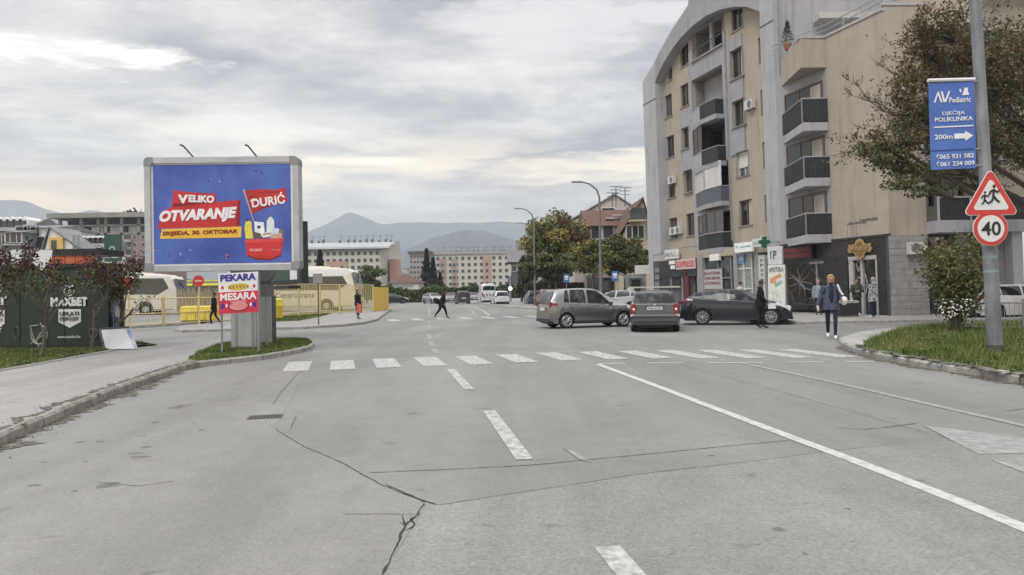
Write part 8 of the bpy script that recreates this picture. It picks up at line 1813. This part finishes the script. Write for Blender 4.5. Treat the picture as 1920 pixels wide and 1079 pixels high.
# woman walking towards the viewer
lw = dict(lkn=(-.09, .16, .51), lan=(-.08, .14, .09), lto=(-.09, .30, .035), rkn=(.09, -.02, .50), ran=(.07, -.28, .16), rto=(.08, -.16, .05), lel=(-.26, .02, 1.14), lwr=(-.24, .26, 1.06), rel=(.27, -.06, 1.15), rwr=(.34, .06, .93), lhip=(-.09, .02, .92), rhip=(.09, -.01, .92))
p = gp(1563, 637); t, J, k = person('blond woman in denim jacket walking towards the viewer with a white handbag', (p.x, p.y+.12, 0), math.pi-.33, 1.83, lw, NV, JN, SHW, JB, HAIRB, .10, JB, .80, build=.98)
MB().ell(J['lel']+Vector((-.05, .16, -.10)), (.09*k, .14*k, .12*k), 16, 10).build('handbag', SHW, t); MB().tube([J['lsh']+Vector((.01, .07, .07)), J['lsh']+Vector((-.05, .12, -.12)), J['lel']+Vector((-.03, .14, .06))], .026, 6).build('bag_strap', SHW, t)
MB().ell(J['chest']+Vector((0, .085*k, -.13*k)), (.065*k, .085*k, .27*k), 14, 10).build('shirt_front', NV, t)
MB().box(J['rwr'].x-.02, J['rwr'].x+.01, J['rwr'].y+.03, J['rwr'].y+.10, J['rwr'].z-.16, J['rwr'].z-.02).build('phone', SHW, t)
# man in black suit in front of the dark car
ml = dict(lwr=(-.22, .20, .93), lel=(-.24, .0, 1.12), rwr=(.20, .22, .92), rel=(.24, .0, 1.12), lan=(-.10, -.12, .09), lto=(-.12, .05, .035), rkn=(.09, .06, .50), ran=(.10, .06, .09), rto=(.12, .24, .035), head=(0, .06, 1.62), crown=(0, .06, 1.69))
p = gp(1427, 616); t, J, k = person('man in a black suit with folded papers standing in front of the near black hatchback', p, -math.pi/2-.25, 1.80, ml, BK, BK, SHB, BK, HAIRD, 0, BK, .76, build=1.05)
MB().box(J['rwr'].x-.01, J['rwr'].x+.01, J['rwr'].y+.02, J['rwr'].y+.28, J['rwr'].z-.22, J['rwr'].z-.02).build('papers', SHW, t)
# bent person in a dark coat crossing
mw = dict(lkn=(-.09, .22, .50), lan=(-.09, .30, .09), lto=(-.10, .46, .035), rkn=(.09, -.16, .52), ran=(.09, -.46, .16), rto=(.09, -.36, .05), neck=(0, .16, 1.40), chest=(0, .10, 1.26), waist=(0, .04, 1.06), chin=(0, .22, 1.46), head=(0, .27, 1.53), crown=(0, .28, 1.59), lsh=(-.17, .10, 1.36), rsh=(.17, .10, 1.36), lel=(-.24, .0, 1.12), rel=(.24, .02, 1.10), lwr=(-.22, .12, .92), rwr=(.24, .12, .90))
p = gp(829, 597.5); t, J, k = person('stooping person in a long dark coat striding across the far crossing', p, -math.pi/2+.1, 1.66, mw, BK, BK, SHB, BK, HAIRD, 0, BK, .66, build=1.4)
MB().ell(J['pel']+Vector((0, -.26, .10)), (.18, .26, .30), 12, 8, fn=lambda q: (q.x, q.y, q.z*.6-q.y*.35)).build('coat_tail', BK, t)
# woman with red bag on the far island
p = gp(671, 599, GZ); t, J, k = person('woman with long black hair carrying a red shopping bag on the far island', p, -math.pi/2-.5, 1.62, dict(rwr=(.28, .22, .95), rel=(.25, .06, 1.14), lan=(-.08, -.05, .09), ran=(.09, .05, .09)), BK, cloth('grey jeans', (.07, .085, .10)), SHB, BK, HAIRD, .38, BK, .82, build=1.0)
b = MB(); b.bbox(J['rwr'].x-.05, J['rwr'].x+.07, J['rwr'].y-.02, J['rwr'].y+.30, J['rwr'].z-.52, J['rwr'].z-.08, .03); b.build('shopping_bag', cloth('red bag', (.48, .12, .10)), t); MB().tube([J['rwr']+Vector((0, .06, -.10)), J['rwr']+Vector((0, .10, .0)), J['rwr']+Vector((0, .2, -.10))], .010, 5).build('bag_handle', RED, t)
for s in 'lr': MB().tube([J[s+'an']+Vector((0, 0, .03)), J[s+'an']+Vector((0, 0, .14))], .052, 8).build('ankle_warmer', GRC, t)
p = ground_on(401, 37.0, 0); person('person in black walking left along the bus station footway', p, math.pi/2+.1, 1.70, dict(lkn=(-.09, .16, .50), lan=(-.09, .10, .09), lto=(-.1, .24, .035), rkn=(.09, -.06, .51), ran=(.09, -.34, .14), rto=(.09, -.24, .05)), BK, BK, SHB, BK, HAIRD, 0, BK, .75)
# group at the door
p = gp(1607, 592, GZ); person('man in an olive jacket looking at his hands by the shop door', p, math.pi-.3, 1.74, dict(lwr=(-.08, .28, 1.14), rwr=(.08, .28, 1.14), lel=(-.26, .08, 1.12), rel=(.26, .08, 1.12)), OLV, DG, SHW, OLV, HAIRD, 0, OLV, .84)
p = gp(1638, 597, GZ); person('woman in a patterned black and grey coat in front of the shop door', p, -math.pi/2-.9+math.pi, 1.74, dict(rwr=(.06, .24, 1.36), rel=(.25, .12, 1.18), lan=(-.07, 0, .09), ran=(.08, .0, .09)), PAT, NV, SHW, PAT, mat('hair grey', (.34, .30, .28), .7), .06, PAT, .72, build=1.2, hood=GRC)
p = gp(1622, 590, GZ)+Vector((.5, 1.4, 0)); person('person in pale grey trousers half hidden behind the patterned coat', p, math.pi+.4, 1.72, None, DG, GRC, SHB, DG, HAIRD, 0, DG, .9)
p = gp(1552, 592, GZ)+Vector((-.1, .8, 0)); person('person in a pale blue top half hidden behind the walking woman', p, math.pi-.2, 1.72, None, cloth('pale blue', (.24, .28, .33)), DG, SHB, cloth('pale blue', (.24, .28, .33)), mat('hair grey', (.34, .30, .28)), .05, cloth('pale blue', (.24, .28, .33)), .86)
p = ground_on(1388, 41.5, GZ); person('person in a white top at the pharmacy window behind the cars', p, .3, 1.72, None, WHC, NV, SHB, WHC, HAIRD, 0, None)
p = ground_on(1183, 55, GZ); person('person in a white shirt and dark trousers beyond the gap between the cars', p, .2, 1.80, None, WHC, NV, SHB, WHC, HAIRD, 0, WHC, .86)
p = ground_on(1137, 60, GZ); person('dark dressed person waiting by the bus stop sign', p, -.6, 1.72, None, DG, BK, SHB, DG, HAIRD, 0, DG, .8)
p = ground_on(982, 92, GZ); person('dark figure on the footway under the roadside trees', p, 0, 1.75, None, BK, BK, SHB, BK, HAIRD, 0, BK, .7)
